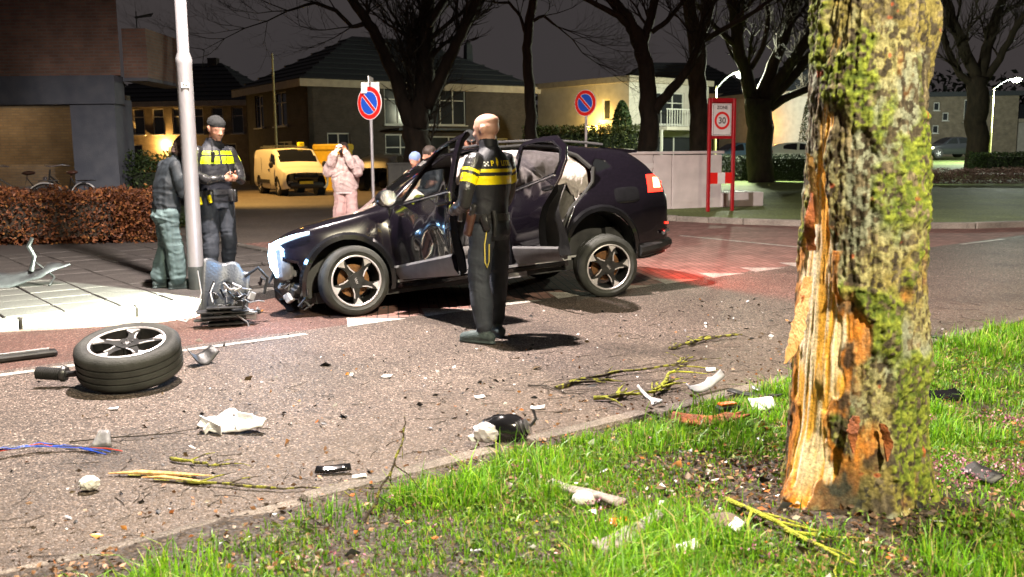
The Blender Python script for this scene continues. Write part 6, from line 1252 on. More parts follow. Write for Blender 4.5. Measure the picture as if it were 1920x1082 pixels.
def bare_tree(name, lines, mat, label, twigs=70, seed=1, depth=3):
    q = random.Random(seed); base = lines[0][0]; t = empty(name, base[:3]); O_ = Vector(base[:3])
    tr = MB()
    for k, l in enumerate(lines):
        pts = [Vector(p[:3])-O_ for p in l]; rad = [p[3] for p in l]; f = []; fr = []
        for i in range(len(pts)-1):
            for s in (0, .33, .67): f.append(pts[i].lerp(pts[i+1], s)+Vector((q.uniform(-1, 1), q.uniform(-1, 1), q.uniform(-1, 1)))*rad[i]*(.22 if s else 0)); fr.append(rad[i]*(1-s)+rad[i+1]*s)
        f.append(pts[-1]); fr.append(rad[-1])
        if k == 0: f[0].z -= .6; tr.tube(f, fr, 12)
        else: b_ = MB(); b_.tube(f, fr, 9); b_.build('limb', mat, t, True, ang=180)
    tr.build('trunk', mat, t, True, ang=180)
    cr = MB()
    def grow(p, d, l, r, dep):
        pts = [p]; dd = d.copy(); n = 4
        for i in range(n):
            dd = (dd+Vector((q.uniform(-.3, .3), q.uniform(-.3, .3), q.uniform(-.12, .26)))).normalized(); pts.append(pts[-1]+dd*l/n)
        cr.tube(pts, [r*(1-.72*i/n) for i in range(n+1)], 5 if dep > 1 else 3, cap=False)
        if dep > 0:
            for i in range(1, n+1):
                for w in range(2 if dep > 1 else 2):
                    nd_ = (dd+Vector((q.uniform(-1, 1), q.uniform(-1, 1), q.uniform(-.5, .8)))*.85).normalized(); grow(pts[i], nd_, l*q.uniform(.45, .7), r*.45, dep-1)
    for l in lines[1:] or lines:
        pts = [Vector(p[:3])-O_ for p in l]
        for i in range(max(1, len(pts)-4), len(pts)):
            d = (pts[i]-pts[i-1]).normalized()
            for w in range(2): grow(pts[i], (d+Vector((q.uniform(-.8, .8), q.uniform(-.9, .9), q.uniform(-.2, .6)))).normalized(), q.uniform(1.2, 2.4), max(.018, l[i][3]*.35), depth-1)
        d = (pts[-1]-pts[-2]).normalized(); grow(pts[-1], d, 2.6, l[-1][3]*.8, depth)
    cr.build('crown', mat, t); tag(t, label, 'tree', 'bare trees along the street'); return t
for k, (nm, mt, lb) in enumerate((('A', 'bark_dark', 'wide forked bare tree in front of the hipped house'), ('B', 'bark_dark', 'slim tall bare tree between the two houses'), ('C', 'bark_dark', 'dark bare tree with a low right limb before the pale house'), ('D', 'bark_pale', 'thick pale-barked bare tree left of the zone sign'), ('E', 'bark_dark', 'spreading many-limbed bare tree right of the zone sign'), ('F', 'bark_dark', 'bare tree beside the bright lamp at the far right'))):
    bare_tree('bare_tree', TREES[nm], MAT[mt], lb, seed=k+3)
def leafy(name, pts_fn, n, size, pal, w, label, cat, core=None, seed=1, loc=(0, 0, 0), group=None, flat=.8):
    r = np.random.RandomState(seed); P = pts_fn(r, n); t = empty(name, loc); P = P-np.array(loc); link_mesh('foliage', quad_cloud(P, size, blend(r, n, pal, w), 'foliage', MAT['leaf'], flat, seed), t)
    if core: core(t)
    tag(t, label, cat, group); return t
def box_pts(c, d, rz, rough=.25):
    def f(r, n):
        p = r.uniform(-1, 1, (n, 3)); k = np.abs(p).max(1); s = r.uniform(.72, 1.02, n)/k; p = p*np.where(r.uniform(size=n) < .75, s, 1)[:, None]; p = p*np.array(d)/2
        p[:, 2] += rough*(fbm(p[:, 0]*2.2+5, p[:, 1]*2.2, o=3, s=seed_)-.5)*np.clip(p[:, 2]/d[2]+.5, 0, 1); ca, sa = math.cos(R(rz)), math.sin(R(rz))
        return np.stack([c[0]+p[:, 0]*ca-p[:, 1]*sa, c[1]+p[:, 0]*sa+p[:, 1]*ca, c[2]+p[:, 2]], 1)
    seed_ = int(abs(c[0])*7); return f
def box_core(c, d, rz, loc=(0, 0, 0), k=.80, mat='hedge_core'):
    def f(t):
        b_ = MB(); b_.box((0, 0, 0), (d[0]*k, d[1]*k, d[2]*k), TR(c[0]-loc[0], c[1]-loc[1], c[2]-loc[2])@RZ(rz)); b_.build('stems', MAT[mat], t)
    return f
GRN = [(.030, .055, .014), (.055, .085, .022), (.018, .035, .010)]; BRN = [(.14, .050, .022), (.21, .075, .025), (.075, .028, .016), (.26, .12, .035)]
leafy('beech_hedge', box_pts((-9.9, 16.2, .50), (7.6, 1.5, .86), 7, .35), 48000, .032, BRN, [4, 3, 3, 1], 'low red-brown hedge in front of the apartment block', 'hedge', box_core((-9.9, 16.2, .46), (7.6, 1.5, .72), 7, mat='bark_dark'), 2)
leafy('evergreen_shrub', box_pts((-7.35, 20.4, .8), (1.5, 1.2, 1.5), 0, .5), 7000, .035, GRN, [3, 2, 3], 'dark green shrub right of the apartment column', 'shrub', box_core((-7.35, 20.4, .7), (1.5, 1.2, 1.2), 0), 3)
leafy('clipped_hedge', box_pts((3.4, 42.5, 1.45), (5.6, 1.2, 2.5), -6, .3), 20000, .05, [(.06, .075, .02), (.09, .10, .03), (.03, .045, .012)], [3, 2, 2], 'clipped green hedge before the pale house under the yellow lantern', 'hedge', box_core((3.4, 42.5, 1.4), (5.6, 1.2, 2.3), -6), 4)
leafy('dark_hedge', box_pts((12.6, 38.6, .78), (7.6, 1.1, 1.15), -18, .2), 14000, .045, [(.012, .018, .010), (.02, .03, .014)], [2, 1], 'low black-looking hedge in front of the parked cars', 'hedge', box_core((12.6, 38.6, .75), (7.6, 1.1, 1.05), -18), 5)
leafy('heather_bed', box_pts((17.6, 35.2, .42), (4.4, 1.4, .55), -14, .4), 14000, .03, [(.20, .12, .11), (.27, .17, .15), (.12, .07, .06)], [3, 2, 2], 'pinkish brown shrub bed on the far lawn right of the trunk', 'shrub', None, 6)
leafy('low_hedge', box_pts((24.4, 42.5, .85), (7.0, 1.2, .9), -14, .3), 9000, .05, GRN, [2, 1, 2], 'low dark hedge at the right edge behind the shrub bed', 'hedge', box_core((24.4, 42.5, .8), (7, 1.2, .8), -14), 7)
def cone_pts(c, r0, h):
    def f(r, n):
        z = r.uniform(0, 1, n)**.9; a = r.uniform(0, 6.283, n); rr = r0*np.sqrt(np.clip(1-z**2.2, 0, 1))*(.55+.45*np.sqrt(r.uniform(0, 1, n)))*(.9+.2*fbm(a*2, z*5, s=3)); return np.stack([c[0]+rr*np.cos(a), c[1]+rr*np.sin(a), c[2]+z*h], 1)
    return f
for k, (c, r0, h, lb) in enumerate((((5.15, 43.9, .3), .62, 3.55, 'rounded topiary conifer against the pale house wall'), ((21.2, 66.5, .6), 1.0, 5.0, 'tall columnar conifer before the orange-lit end wall'), ((-6.6, 50, .0), 1.2, 2.6, 'dark garden conifer behind the small bystander'))):
    leafy('topiary', cone_pts(c, r0, h), 5000, .06, GRN, [3, 2, 3], lb, 'conifer', lambda t, c=c, r0=r0, h=h: MB().tube([(c[0], c[1], c[2]-.3), (c[0], c[1], c[2]+h*.8)], [r0*.5, .05], 8).build('stem', MAT['bark_dark'], t), 8+k)
# dim wood at the very back closing the horizon
r_ = np.random.RandomState(5); N = 26000; a = r_.uniform(-60, 150, N); h_ = r_.uniform(0, 1, N)**1.4; d_ = 118+r_.uniform(-7, 7, N)
P = np.stack([a, d_, .4+h_*(7+5*fbm(a*.09, a*0, s=6))], 1); tag(link_mesh('distant_wood', quad_cloud(P, .42, blend(r_, N, [(.010, .013, .008), (.018, .02, .012)], [2, 1]), 'distant_wood', MAT['leaf'], 1, 9)), 'dim row of trees closing the street far behind', 'wood', kind='stuff')
# ================================================================== vehicles in the background
VANST = [(2.25, [(.62, .30), (.74, .42), (.78, .62), (.72, .80), (.5, .86), (0, .88)]), (2.08, [(.80, .26), (.88, .42), (.90, .64), (.86, .94), (.6, 1.0), (0, 1.02)]), (1.55, [(.86, .24), (.91, .45), (.92, .72), (.88, 1.05), (.66, 1.13), (0, 1.15)]), (1.30, [(.86, .24), (.92, .45), (.925, .75), (.88, 1.12), (.72, 1.26), (0, 1.29)]),
 (.80, [(.86, .24), (.92, .45), (.925, .75), (.89, 1.15), (.74, 1.62), (0, 1.68)]), (.45, [(.86, .24), (.92, .45), (.925, .75), (.90, 1.15), (.77, 1.74), (0, 1.81)]), (-1.2, [(.86, .26), (.92, .45), (.925, .75), (.90, 1.15), (.79, 1.76), (0, 1.83)]), (-2.30, [(.85, .30), (.91, .47), (.915, .75), (.89, 1.15), (.78, 1.74), (0, 1.80)]), (-2.42, [(.80, .34), (.86, .5), (.87, .75), (.84, 1.15), (.72, 1.66), (0, 1.70)])]
def simple_vehicle(name, st, loc, rz, paint, label, cat, wins, ws, wheels=(1.34, -1.34), r=.33, tail=None, front=None, extra=None, group=None, nx=90):
    t = empty(name, loc, rz); L = Loft(st, nx, (3, 4, 6, 8, 6)); AR = [('arch', arc(x_, r+.03, r+.055, 0, 360, 30)[:-1], .5) for x_ in wheels]; pl = [('w%d' % i, w, .4) for i, w in enumerate(wins)]+AR
    A = loft_regions(L, pl, 1); Bq = loft_regions(L, pl, -1)
    def sp(vf):
        v, f = vf; c = v[f].mean(1); m = (c[:, 0] < ws[0]) & (c[:, 0] > ws[1]) & (np.abs(c[:, 1]) < ws[3]) & (c[:, 2] > ws[2]); return (v, f[~m]), (v, f[m])
    (a, ag), (b_, bg) = sp(A['body']), sp(Bq['body']); shell('body_shell', merge([a, b_]), paint, t, None, 0, 30); shell('windscreen', merge([ag, bg]), MAT['dark_glass'], t)
    for i in range(len(wins)):
        for S in (A, Bq):
            if 'w%d' % i in S: shell('side_window', S['w%d' % i], MAT['dark_glass'], t)
    for x_ in wheels:
        for s_ in (1, -1):
            wp = empty('wheel'); wp.parent = t; wheel(wp, TR(x_, s_*.80, r)@RZ(0 if s_ > 0 else 180), r, .20, .215, detail=False, name='tyre')
            ln = MB(); ln.lathe([(r+.05, 0), (r+.05, .3), (.05, .3)], 20, TR(x_, s_*.87, r+.03)@RX(90*s_)); ln.build('wheel_housing', MAT['black_plastic'], t)
    def lump(x0, z0, x1, z1, nm, mat, o_=.012):
        for s_ in (1, -1):
            vs = [(x_, s_*(float(L.y_at([x_], [z_])[0])+o_), z_) for x_ in np.linspace(x0, x1, 5) for z_ in np.linspace(z0, z1, 4)]; b2 = MB(); b2.add(vs, [(i*4+j, i*4+4+j, i*4+5+j, i*4+1+j) for i in range(4) for j in range(3)]); b2.build(nm, mat, t, True)
    if tail: lump(*tail)
    if front: lump(*front)
    if extra: extra(t, L)
    tag(t, label, cat, group); return t
pm('paint_white', (.74, .71, .64), (.68, .65, .58), 20, .35, coat=.7); pm('paint_blue', (.05, .10, .15), rough=.35, coat=.8); pm('paint_dark', (.012, .013, .017), rough=.35, coat=.8); pm('plate_yellow', (.62, .44, .02), rough=.5); pm('lamp_glass', (.30, .30, .32), rough=.1, coat=.5); pm('tail_dull', (.35, .015, .012), rough=.2); pm('tail_lit', (.5, .02, .01), emit=(1, .08, .02), es=12); pm('front_lit', (.9, .9, .8), emit=(1, .9, .6), es=14); pm('bin_yellow', (.60, .42, .03), (.5, .35, .03), 5, .5)
def van_extra(t, L):
    q = MB(); q.bbox((2.20, 0, .70), (.10, .95, .20), .04); g = q.build('grille', MAT['gloss_black'], t, True); q = MB(); q.bbox((2.20, 0, .40), (.12, 1.30, .22), .04); q.build('lower_bumper', MAT['black_plastic'], t, True); q = MB(); q.box((2.275, -.02, .50), (.012, .52, .11)); q.build('number_plate', MAT['plate_yellow'], t)
    for s_ in (1, -1):
        q = MB(); q.ico((2.02, s_*.76, .83), .16, 2, (.8, .75, .42)); q.build('headlamp', MAT['lamp_glass'], t, True); q = MB(); q.ico((1.12, s_*1.04, 1.17), .13, 2, (.5, .7, 1.0)); q.build('wing_mirror', MAT['black_plastic'], t, True)
        for x_ in (.42, -.95): q = MB(); q.box((x_, s_*.918, .90), (.012, .012, 1.1)); q.build('door_seam', MAT['gloss_black'], t)
        q = MB(); q.box((.25, s_*.93, .98), (.18, .02, .04)); q.build('door_handle', MAT['black_plastic'], t); q = MB(); q.box((-.6, s_*.925, .52), (1.9, .02, .14)); q.build('side_rub_strip', MAT['black_plastic'], t)
        q = MB(); q.tube([(.3, s_*.62, 1.84), (-2.1, s_*.64, 1.86)], .03, 6); q.build('roof_rail', MAT['post_dark'], t)
    for x_ in (-.2, -1.5): q = MB(); q.box((x_, 0, 1.90), (.08, 1.36, .05)); q.build('roof_bar', MAT['post_dark'], t)
    q = MB(); q.bbox((.35, .35, 1.95), (.3, .22, .16), .03); q.build('beacon', MAT['hi_vis'], t)
van = simple_vehicle('delivery_van', VANST, (-8.75, 37.6, 0), R(-62), MAT['paint_white'], 'white delivery van with yellow plate parked in orange lamp light', 'van', [[(1.12, 1.17), (.80, 1.52), (.48, 1.60), (.36, 1.60), (.34, 1.17)]], (1.30, .62, 1.27, .70), (1.42, -1.45), .33, ('x' and (-2.41, .9, -2.30, 1.4, 'tail_lamp', MAT['tail_dull'])), None, van_extra)
WN = [[(p[0], p[1]) for p in FWIN], [(p[0], p[1]) for p in RWIN]]
simple_vehicle('parked_car', CARST, (-5.3, 41.5, 0), R(78), MAT['paint_dark'], 'dark parked car with a glowing red tail lamp behind the no parking sign', 'car', WN, (.86, .16, 1.06, .60), tail=(-2.08, .86, -1.90, 1.02, 'tail_lamp', MAT['tail_lit']))
simple_vehicle('parked_car', CARST, (14.6, 62, .50), R(200), MAT['paint_blue'], 'blue parked car half hidden behind the spreading tree', 'car', WN, (.86, .16, 1.06, .60), front=(1.75, .72, 1.95, .84, 'headlamp', MAT['lamp_glass']))
simple_vehicle('parked_car', CARST, (19.3, 62.5, .50), R(-18), MAT['paint_white'], 'white parked hatchback left of the damaged trunk', 'car', WN, (.86, .16, 1.06, .60), tail=(-2.08, .86, -1.90, 1.02, 'tail_lamp', MAT['tail_dull']))
simple_vehicle('parked_car', CARST, (33.2, 72, .85), R(190), MAT['paint_dark'], 'dark car with a lit headlamp right of the damaged trunk', 'car', WN, (.86, .16, 1.06, .60), front=(1.78, .70, 1.96, .82, 'headlamp', MAT['front_lit']))
def bike(loc, rz, label):
    t = empty('bicycle', loc, rz)
    for x_ in (-.52, .52):
        q = MB(); q.tube([(x_+.34*math.cos(a), 0, .35+.34*math.sin(a)) for a in np.linspace(0, 6.283, 29)], .018, 6, cap=False); q.build('tyre', MAT['tyre'], t, True)
        q = MB(); q.tube([(x_+.315*math.cos(a), 0, .35+.315*math.sin(a)) for a in np.linspace(0, 6.283, 29)], .010, 5, cap=False)
        q.build('rim', MAT['steel'], t, True)
        for k in range(12): a = k*math.pi/6; q = MB(); q.tube([(x_, .02*(-1)**k, .35), (x_+.31*math.cos(a), 0, .35+.31*math.sin(a))], .0025, 3); q.build('spoke', MAT['steel'], t)
        q = MB(); q.tube([(x_+.37*math.cos(a), 0, .35+.37*math.sin(a)) for a in np.linspace(.5 if x_ < 0 else .9, 3.2 if x_ < 0 else 2.6, 14)], .022, 6, flat=.5); q.build('mudguard', MAT['white_plastic'], t, True)
    q = MB(); q.tube([(-.52, 0, .35), (-.08, 0, .32), (-.20, 0, .82), (-.52, 0, .35)], .018, 7); q.tube([(-.08, 0, .32), (.36, 0, .80)], .022, 7); q.tube([(-.12, 0, .52), (.34, 0, .86)], .018, 7); q.tube([(.52, 0, .35), (.40, 0, .62), (.32, 0, .98)], .018, 7); q.build('frame', MAT['black_plastic'], t, True)
    q = MB(); q.tube([(.10, .29, 1.05), (.22, .22, 1.07), (.31, 0, 1.04), (.22, -.22, 1.07), (.10, -.29, 1.05)], .013, 6); q.build('handlebar', MAT['chrome_trim'], t, True)
    q = MB(); q.ico((-.24, 0, .92), .13, 2, (1, .7, .35)); q.tube([(-.20, 0, .80), (-.22, 0, .92)], .014, 6); q.build('saddle', MAT['brown_leather'], t, True)
    q = MB(); q.box((-.58, 0, .76), (.36, .13, .02)); q.tube([(-.52, .06, .35), (-.62, .06, .75)], .007, 5); q.build('carrier', MAT['black_plastic'], t); q = MB(); q.ico((.46, 0, .80), .05, 1, (1, 1, 1)); q.build('front_lamp', MAT['chrome_trim'], t, True)
    q = MB(); q.lathe([(.09, -.01), (.09, .01)], 20, TR(-.08, .05, .32)@RX(90)); q.tube([(-.08, .06, .32), (-.02, .10, .18)], .01, 5); q.build('crank', MAT['steel'], t); tag(t, label, 'bicycle', 'bicycles under the apartment block')
bike((-9.75, 18.6, .30), R(205), 'leftmost black city bicycle with white mudguards'); bike((-8.95, 18.9, .30), R(160), 'black bicycle with high handlebar right of the other one')

# ================================================================== street furniture
pm('sign_red', (.78, .02, .016), rough=.35, coat=.3); pm('sign_blue', (.02, .10, .62), rough=.35, coat=.3); pm('sign_white', (.82, .80, .80), (.74, .72, .72), 8, .4, coat=.3); pm('frame_red', (.42, .008, .016), (.34, .008, .014), 12, .35, coat=.4); pm('cabinet_white', (.78, .72, .72), (.66, .61, .61), 3, .7, .2, 50); pm('bin_grey', (.10, .10, .09), (.08, .08, .075), 8, .6)
def no_parking(loc, z, rz, label, r=.30, plate=False):
    t = empty('no_parking_sign', loc, rz); q = MB(); q.tube([(0, .03, 0), (0, .03, z+r*.9)], .030, 12); q.build('post', MAT['galvanised'], t, True)
    F_ = TR(0, 0, z)@RX(90)
    q = MB(); q.lathe([(r, -.012), (r, .0)], 40, F_); q.build('back_plate', MAT['sign_white'], t); q = MB(); q.lathe([(r*.955, .002), (r*.955, .004)], 40, F_); q.build('red_ring', MAT['sign_red'], t); q = MB(); q.lathe([(r*.70, .006), (r*.70, .008)], 40, F_); q.build('white_edge', MAT['sign_white'], t); q = MB(); q.lathe([(r*.665, .010), (r*.665, .012)], 40, F_); q.build('blue_field', MAT['sign_blue'], t)
    q = MB(); q.box((0, 0, .014), (r*1.36, r*.24, .002), F_@RZ(-45)); q.build('white_bar', MAT['sign_white'], t); q = MB(); q.box((0, 0, .017), (r*1.36, r*.17, .002), F_@RZ(-45)); q.build('red_bar', MAT['sign_red'], t)
    if plate:
        q = MB(); q.box((-.04, .03, z+.42), (.5, .02, .12), RZ(-55)); pl_ = q.build('street_plate', MAT['sign_white'], t); q = MB(); q.box((-.04, .018, z+.42), (.44, .004, .07), RZ(-55)); q.build('plate_band', MAT['post_dark'], pl_); q = MB(); q.box((.02, .03, z+.28), (.34, .02, .20), RZ(35)@TR(0, 0, 0)); q.build('side_plate', MAT['sign_white'], t)
    tag(t, label, 'traffic sign', 'no parking signs'); return t
no_parking((-2.62, 17.8, 0), 2.46, R(-36), 'no parking sign with street name plate behind the filming bystander', .31, True); no_parking((1.77, 22.5, .08), 2.58, R(-40), 'no parking sign above the car roof before the pale house', .31)
zs = empty('zone_sign', (4.93, 22.2, .10), R(20))
for s_ in (-1, 1): q = MB(); q.bbox((s_*.33, 0, 1.31), (.075, .075, 2.62), .012); q.build('post', MAT['frame_red'], zs)
q = MB(); q.bbox((0, 0, 2.575), (.585, .07, .10), .01); q.build('top_rail', MAT['frame_red'], zs); q = MB(); q.box((0, .01, 1.72), (.585, .04, .06)); q.build('lower_rail', MAT['frame_red'], zs); q = MB(); q.box((0, .02, 2.14), (.58, .02, .78)); q.build('backing', MAT['frame_red'], zs)
q = MB(); q.bbox((0, 0, 2.13), (.52, .022, .74), .008); sp_ = q.build('sign_panel', MAT['sign_white'], zs)
q = MB(); q.tube([(-.235, -.013, 1.785), (.235, -.013, 1.785), (.235, -.013, 2.475), (-.235, -.013, 2.475), (-.235, -.013, 1.785)], .005, 4); q.build('black_border', MAT['ink'], sp_)
text_mesh('zone_text', 'ZONE', .105, MAT['ink'], sp_, TR(0, -.014, 2.405)@RX(90), .001, bold=.002)
q = MB(); q.lathe([(.205, .013), (.205, .015), (.150, .015), (.150, .013)], 40, TR(0, 0, 2.11)@RX(90), True); q.build('red_ring', MAT['sign_red'], sp_); text_mesh('limit_text', '30', .205, MAT['ink'], sp_, TR(0, -.014, 2.105)@RX(90), .001, bold=.003)
q = MB(); q.box((0, -.02, .78), (.585, .02, .26)); bd_ = q.build('barrier_board', MAT['sign_red'], zs); q = MB(); q.box((0, -.033, .78), (.20, .004, .258)); q.build('white_block', MAT['sign_white'], bd_)
tag(zs, 'red framed zone 30 speed sign on two posts', 'traffic sign')
cb = empty('utility_cabinet', (3.95, 23.3, .05), R(20)); 
for k, (x0, x1, h) in enumerate(((-1.55, -.50, 1.40), (-.48, .02, 1.38), (.04, 1.45, 1.37))): q = MB(); q.bbox(((x0+x1)/2, .55, h/2), (x1-x0, 1.1, h), .012); q.build('panel', MAT['cabinet_white'], cb)
q = MB(); q.bbox((-.05, .55, 1.43), (3.1, 1.18, .07), .012); q.build('lid', MAT['cabinet_white'], cb); q = MB(); q.box((-.65, -.008, 1.12), (.30, .008, .12)); q.build('notice', MAT['sign_white'], cb); q = MB(); q.box((.74, -.006, .45), (1.3, .006, .5)); q.build('inset', MAT['cabinet_white'], cb)
tag(cb, 'white concrete utility cabinet behind the car tail', 'cabinet')
lb_ = empty('concrete_block', (5.75, 24.4, .08), R(20)); q = MB(); q.bbox((0, 0, .20), (1.25, .9, .36), .02); q.build('block', MAT['cabinet_white'], lb_); q = MB(); q.lathe([(.36, .385), (.40, .40), (.30, .41), (.28, .385)], 28, None, True); q.build('ring', MAT['pale_grey'], lb_, True); tag(lb_, 'low pale concrete block with a round opening right of the zone sign', 'block')
ec = empty('switch_cabinet', (-2.95, 25.5, 0), R(12)); q = MB(); q.bbox((0, 0, .62), (.75, .4, 1.24), .015); q.build('case', MAT['bin_grey'], ec); q = MB(); q.bbox((0, 0, 1.26), (.80, .45, .06), .012); q.build('lid', MAT['bin_grey'], ec); q = MB(); q.box((0, -.203, .62), (.02, .01, 1.1)); q.build('door_seam', MAT['post_dark'], ec); tag(ec, 'grey switch cabinet beside the sign post', 'cabinet')
yb = empty('yellow_container', (-7.75, 41.5, 0), R(-15)); yb.scale = (.8, .8, 1.0); q = MB(); q.box((0, 0, .85), (1.5, 1.2, 1.7), None, (1.1, 1.1)); q.build('container_body', MAT['bin_yellow'], yb); q = MB(); q.bbox((0, 0, 1.85), (1.8, 1.45, .28), .06); q.build('container_lid', MAT['bin_yellow'], yb); tag(yb, 'yellow container behind the delivery van', 'container')
# ================================================================== wreckage on the road
def loose_wheel():
    t = empty('loose_wheel', (-2.55, 6.12, 0)); M = TR(0, 0, .190)@RX(13.5)@RY(1)@RZ(24)@RX(90)
    wheel(t, M, .335, .235, .240, dusty=True)
    q = MB(); q.lathe([(.05, -.10), (.055, -.08), (.05, 0)], 16, M@RX(-90)); q.build('hub_stub', MAT['steel'], t, True)
    for k in range(5): q = MB(); a = R(72*k+10); q.ico((.032*math.cos(a), .032*math.sin(a), .108), .009, 1, M=M@RX(-90)); q.build('wheel_bolt', MAT['chrome_trim'], t, True)
    # suspension strut with ribbed bellows sticking out to the left
    prof = []
    for k in range(13): prof += [(.034, .014*k), (.043, .014*k+.007)]
    q = MB(); q.lathe(prof, 20, TR(-.42, -.05, .085)@RY(-86)@RZ(0)); q.build('bellows', MAT['rubber'], t, True, ang=60)
    q = MB(); q.tube([(-.18, -.02, .09), (-.44, -.05, .085)], .022, 10); q.lathe([(.045, 0), (.055, .015), (.055, .03), (.04, .04)], 20, TR(-.40, -.05, .088)@RY(-86)); q.build('strut', MAT['alloy_dark'], t, True)
    q = MB(); q.tube([(-.12, .10, .05), (-.30, .18, .03), (-.36, .10, .02)], .018, 8); q.build('control_arm', MAT['alloy_dark'], t, True)
    tag(t, 'loose car wheel lying on its side with a ribbed strut', 'wheel')
loose_wheel()
def shard(name, poly, th, M, mat, label, cat, bend=0, n=5, extra=None, group=None, smooth=True):
    """irregular plate, bent along x"""
    xs = [p[0] for p in poly]; ys = [p[1] for p in poly]; bm = bmesh.new(); vs = [bm.verts.new((p[0], p[1], 0)) for p in poly]; f = bm.faces.new(vs)
    bmesh.ops.triangulate(bm, faces=[f]); bmesh.ops.subdivide_edges(bm, edges=bm.edges[:], cuts=3, use_grid_fill=True); L = max(max(xs)-min(xs), 1e-3)
    for v in bm.verts: s = (v.co.x-min(xs))/L; v.co.z += bend*L*(4*(s-.5)**2)+.15*th*math.sin(v.co.x*90)+.04*L*mnoise.noise(v.co*(1.8/L))+.025*L*mnoise.noise(v.co*(7/L)+Vector((3, 1, 2))); v.co.y += .03*L*mnoise.noise(v.co*(9/L)) 
    me = bpy.data.meshes.new(name); bm.to_mesh(me); bm.free(); me.materials.append(mat); t = empty(name, mat=M); o = link_mesh('plate', me, t); m_ = o.modifiers.new('s', 'SOLIDIFY'); m_.thickness = th
    if smooth: me.shade_smooth(); me.set_sharp_from_angle(angle=R(30))
    if extra: extra(t)
    tag(t, label, cat, group); return t
def ribs(n, sx, sy, mat, nm='rib', seed=0):
    def f(t):
        q = random.Random(seed)
        for k in range(n): b_ = MB(); b_.box((0, 0, 0), (q.uniform(.2, .6)*sx, .006, q.uniform(.2, .5)*sy), TR(q.uniform(-.4, .4)*sx, q.uniform(-.4, .4)*sy, .015)@RZ(q.uniform(0, 180))@RX(q.uniform(-20, 20))); b_.build(nm, mat, t)
    return f
def twig(name, pts, rad, mat, label, forks=3, seed=0, cat='branch', fl=.25):
    rad = rad*.72; forks = forks+2
    q = random.Random(seed); P = [Vector(p) for p in pts]; t = empty(name, (P[0].x, P[0].y, 0)); O_ = Vector((P[0].x, P[0].y, 0)); f = []; fr = []; n = len(P)
    for i in range(n-1):
        for s in (0, .33, .67): f.append(P[i].lerp(P[i+1], s)-O_+Vector((q.uniform(-1, 1), q.uniform(-1, 1), 0))*(rad*.6+.006)); fr.append(rad*(1-.7*(i+s)/(n-1))*q.uniform(.75, 1.3))
    f.append(P[-1]-O_); fr.append(rad*.25); b_ = MB(); b_.tube(f, fr, 8); b_.build('stem', mat, t, True)
    for k in range(forks):
        i = q.randrange(1, len(f)-1); d = (f[min(i+1, len(f)-1)]-f[i-1]).normalized(); a = q.choice((-1, 1))*q.uniform(.4, 1.1); d = Vector((d.x*math.cos(a)-d.y*math.sin(a), d.x*math.sin(a)+d.y*math.cos(a), 0)); l = q.uniform(.6, 1.2)*fl; e = f[i]+d*l; e.z = max(.006, f[i].z*.5+q.uniform(0, .03)); mid = f[i].lerp(e, .5)+Vector((q.uniform(-.02, .02), q.uniform(-.02, .02), .008)); b_ = MB(); b_.tube([f[i], mid, e], [fr[i]*.7, fr[i]*.5, .0015], 6); b_.build('side_twig', mat, t, True)
    tag(t, label, cat); return t
# -- torn bumper standing upright by the post, with its wiring and grille
def bumper_piece():
    t = empty('torn_bumper', (-2.52, 8.42, 0), R(18)); nx, nz = 14, 16; vs = []
    for i in range(nx):
        for j in range(nz): a, c = i/(nx-1), j/(nz-1); jag = .018*math.sin(i*.9)-.05*(i > 10); vs.append((-.30+.40*a+.05*c, .06*math.sin(a*3)+.10*c*c-.04, .03+(.56+jag)*c*(1-.15*a)))
    q = MB(); q.add(vs, [(i*nz+j, i*nz+nz+j, i*nz+nz+1+j, i*nz+1+j) for i in range(nx-1) for j in range(nz-1) if not ((i, j) in ((6, 8), (7, 8), (6, 9), (9, 4), (9, 5), (10, 5)))]); o = q.build('outer_skin', MAT['bumper_grey'], t, True, ang=60); o.modifiers.new('s', 'SOLIDIFY').thickness = .006
    q = MB(); q.tube([(-.30, -.05, .50), (-.28, -.06, .30), (-.32, -.08, .16), (-.42, -.12, .06), (-.60, -.10, .11), (-.76, -.06, .19)], [.008, .013, .018, .016, .008, .004], 6, flat=.5); q.build('bent_lip', MAT['white_plastic'], t, True)
    rr = random.Random(9)
    for k in range(8): q = MB(); q.box((-.10+rr.uniform(-.12, .2), -.12+rr.uniform(-.06, .06), .04+.018*k), (.30, .16, .010), RZ(rr.uniform(-6, 6))@RX(rr.uniform(-4, 4))); q.build('grille_slat', MAT['black_plastic'], t)
    for k in range(16):
        q = MB(); p = Vector((rr.uniform(-.22, .22), rr.uniform(-.18, -.02), rr.uniform(.08, .42))); pts = [p]
        for j in range(3): pts.append(pts[-1]+Vector((rr.uniform(-.07, .09), rr.uniform(-.05, .05), rr.uniform(-.09, .06))))
        q.tube(pts, rr.uniform(.005, .012), 5); q.build('wiring', [MAT['black_plastic'], MAT['steel'], MAT['pale_grey']][k % 3], t, True)
    for k in range(14): q = MB(); q.bbox((0, 0, 0), (rr.uniform(.04, .12), rr.uniform(.02, .05), rr.uniform(.03, .08)), .006, TR(rr.uniform(-.20, .24), rr.uniform(-.18, -.04), rr.uniform(.06, .26))@RZ(rr.uniform(-40, 40))@RY(rr.uniform(-30, 30))); q.build('bracket', [MAT['black_plastic'], MAT['pale_grey'], MAT['black_plastic'], MAT['steel']][k % 4], t)
    q = MB(); q.tube([(.10, .0, .42), (.22, -.04, .50), (.30, -.03, .40), (.26, -.05, .26)], .014, 7); q.build('hose', MAT['rubber'], t, True)
    tag(t, 'torn grey bumper corner standing upright beside the lamp post', 'bumper piece')
bumper_piece()
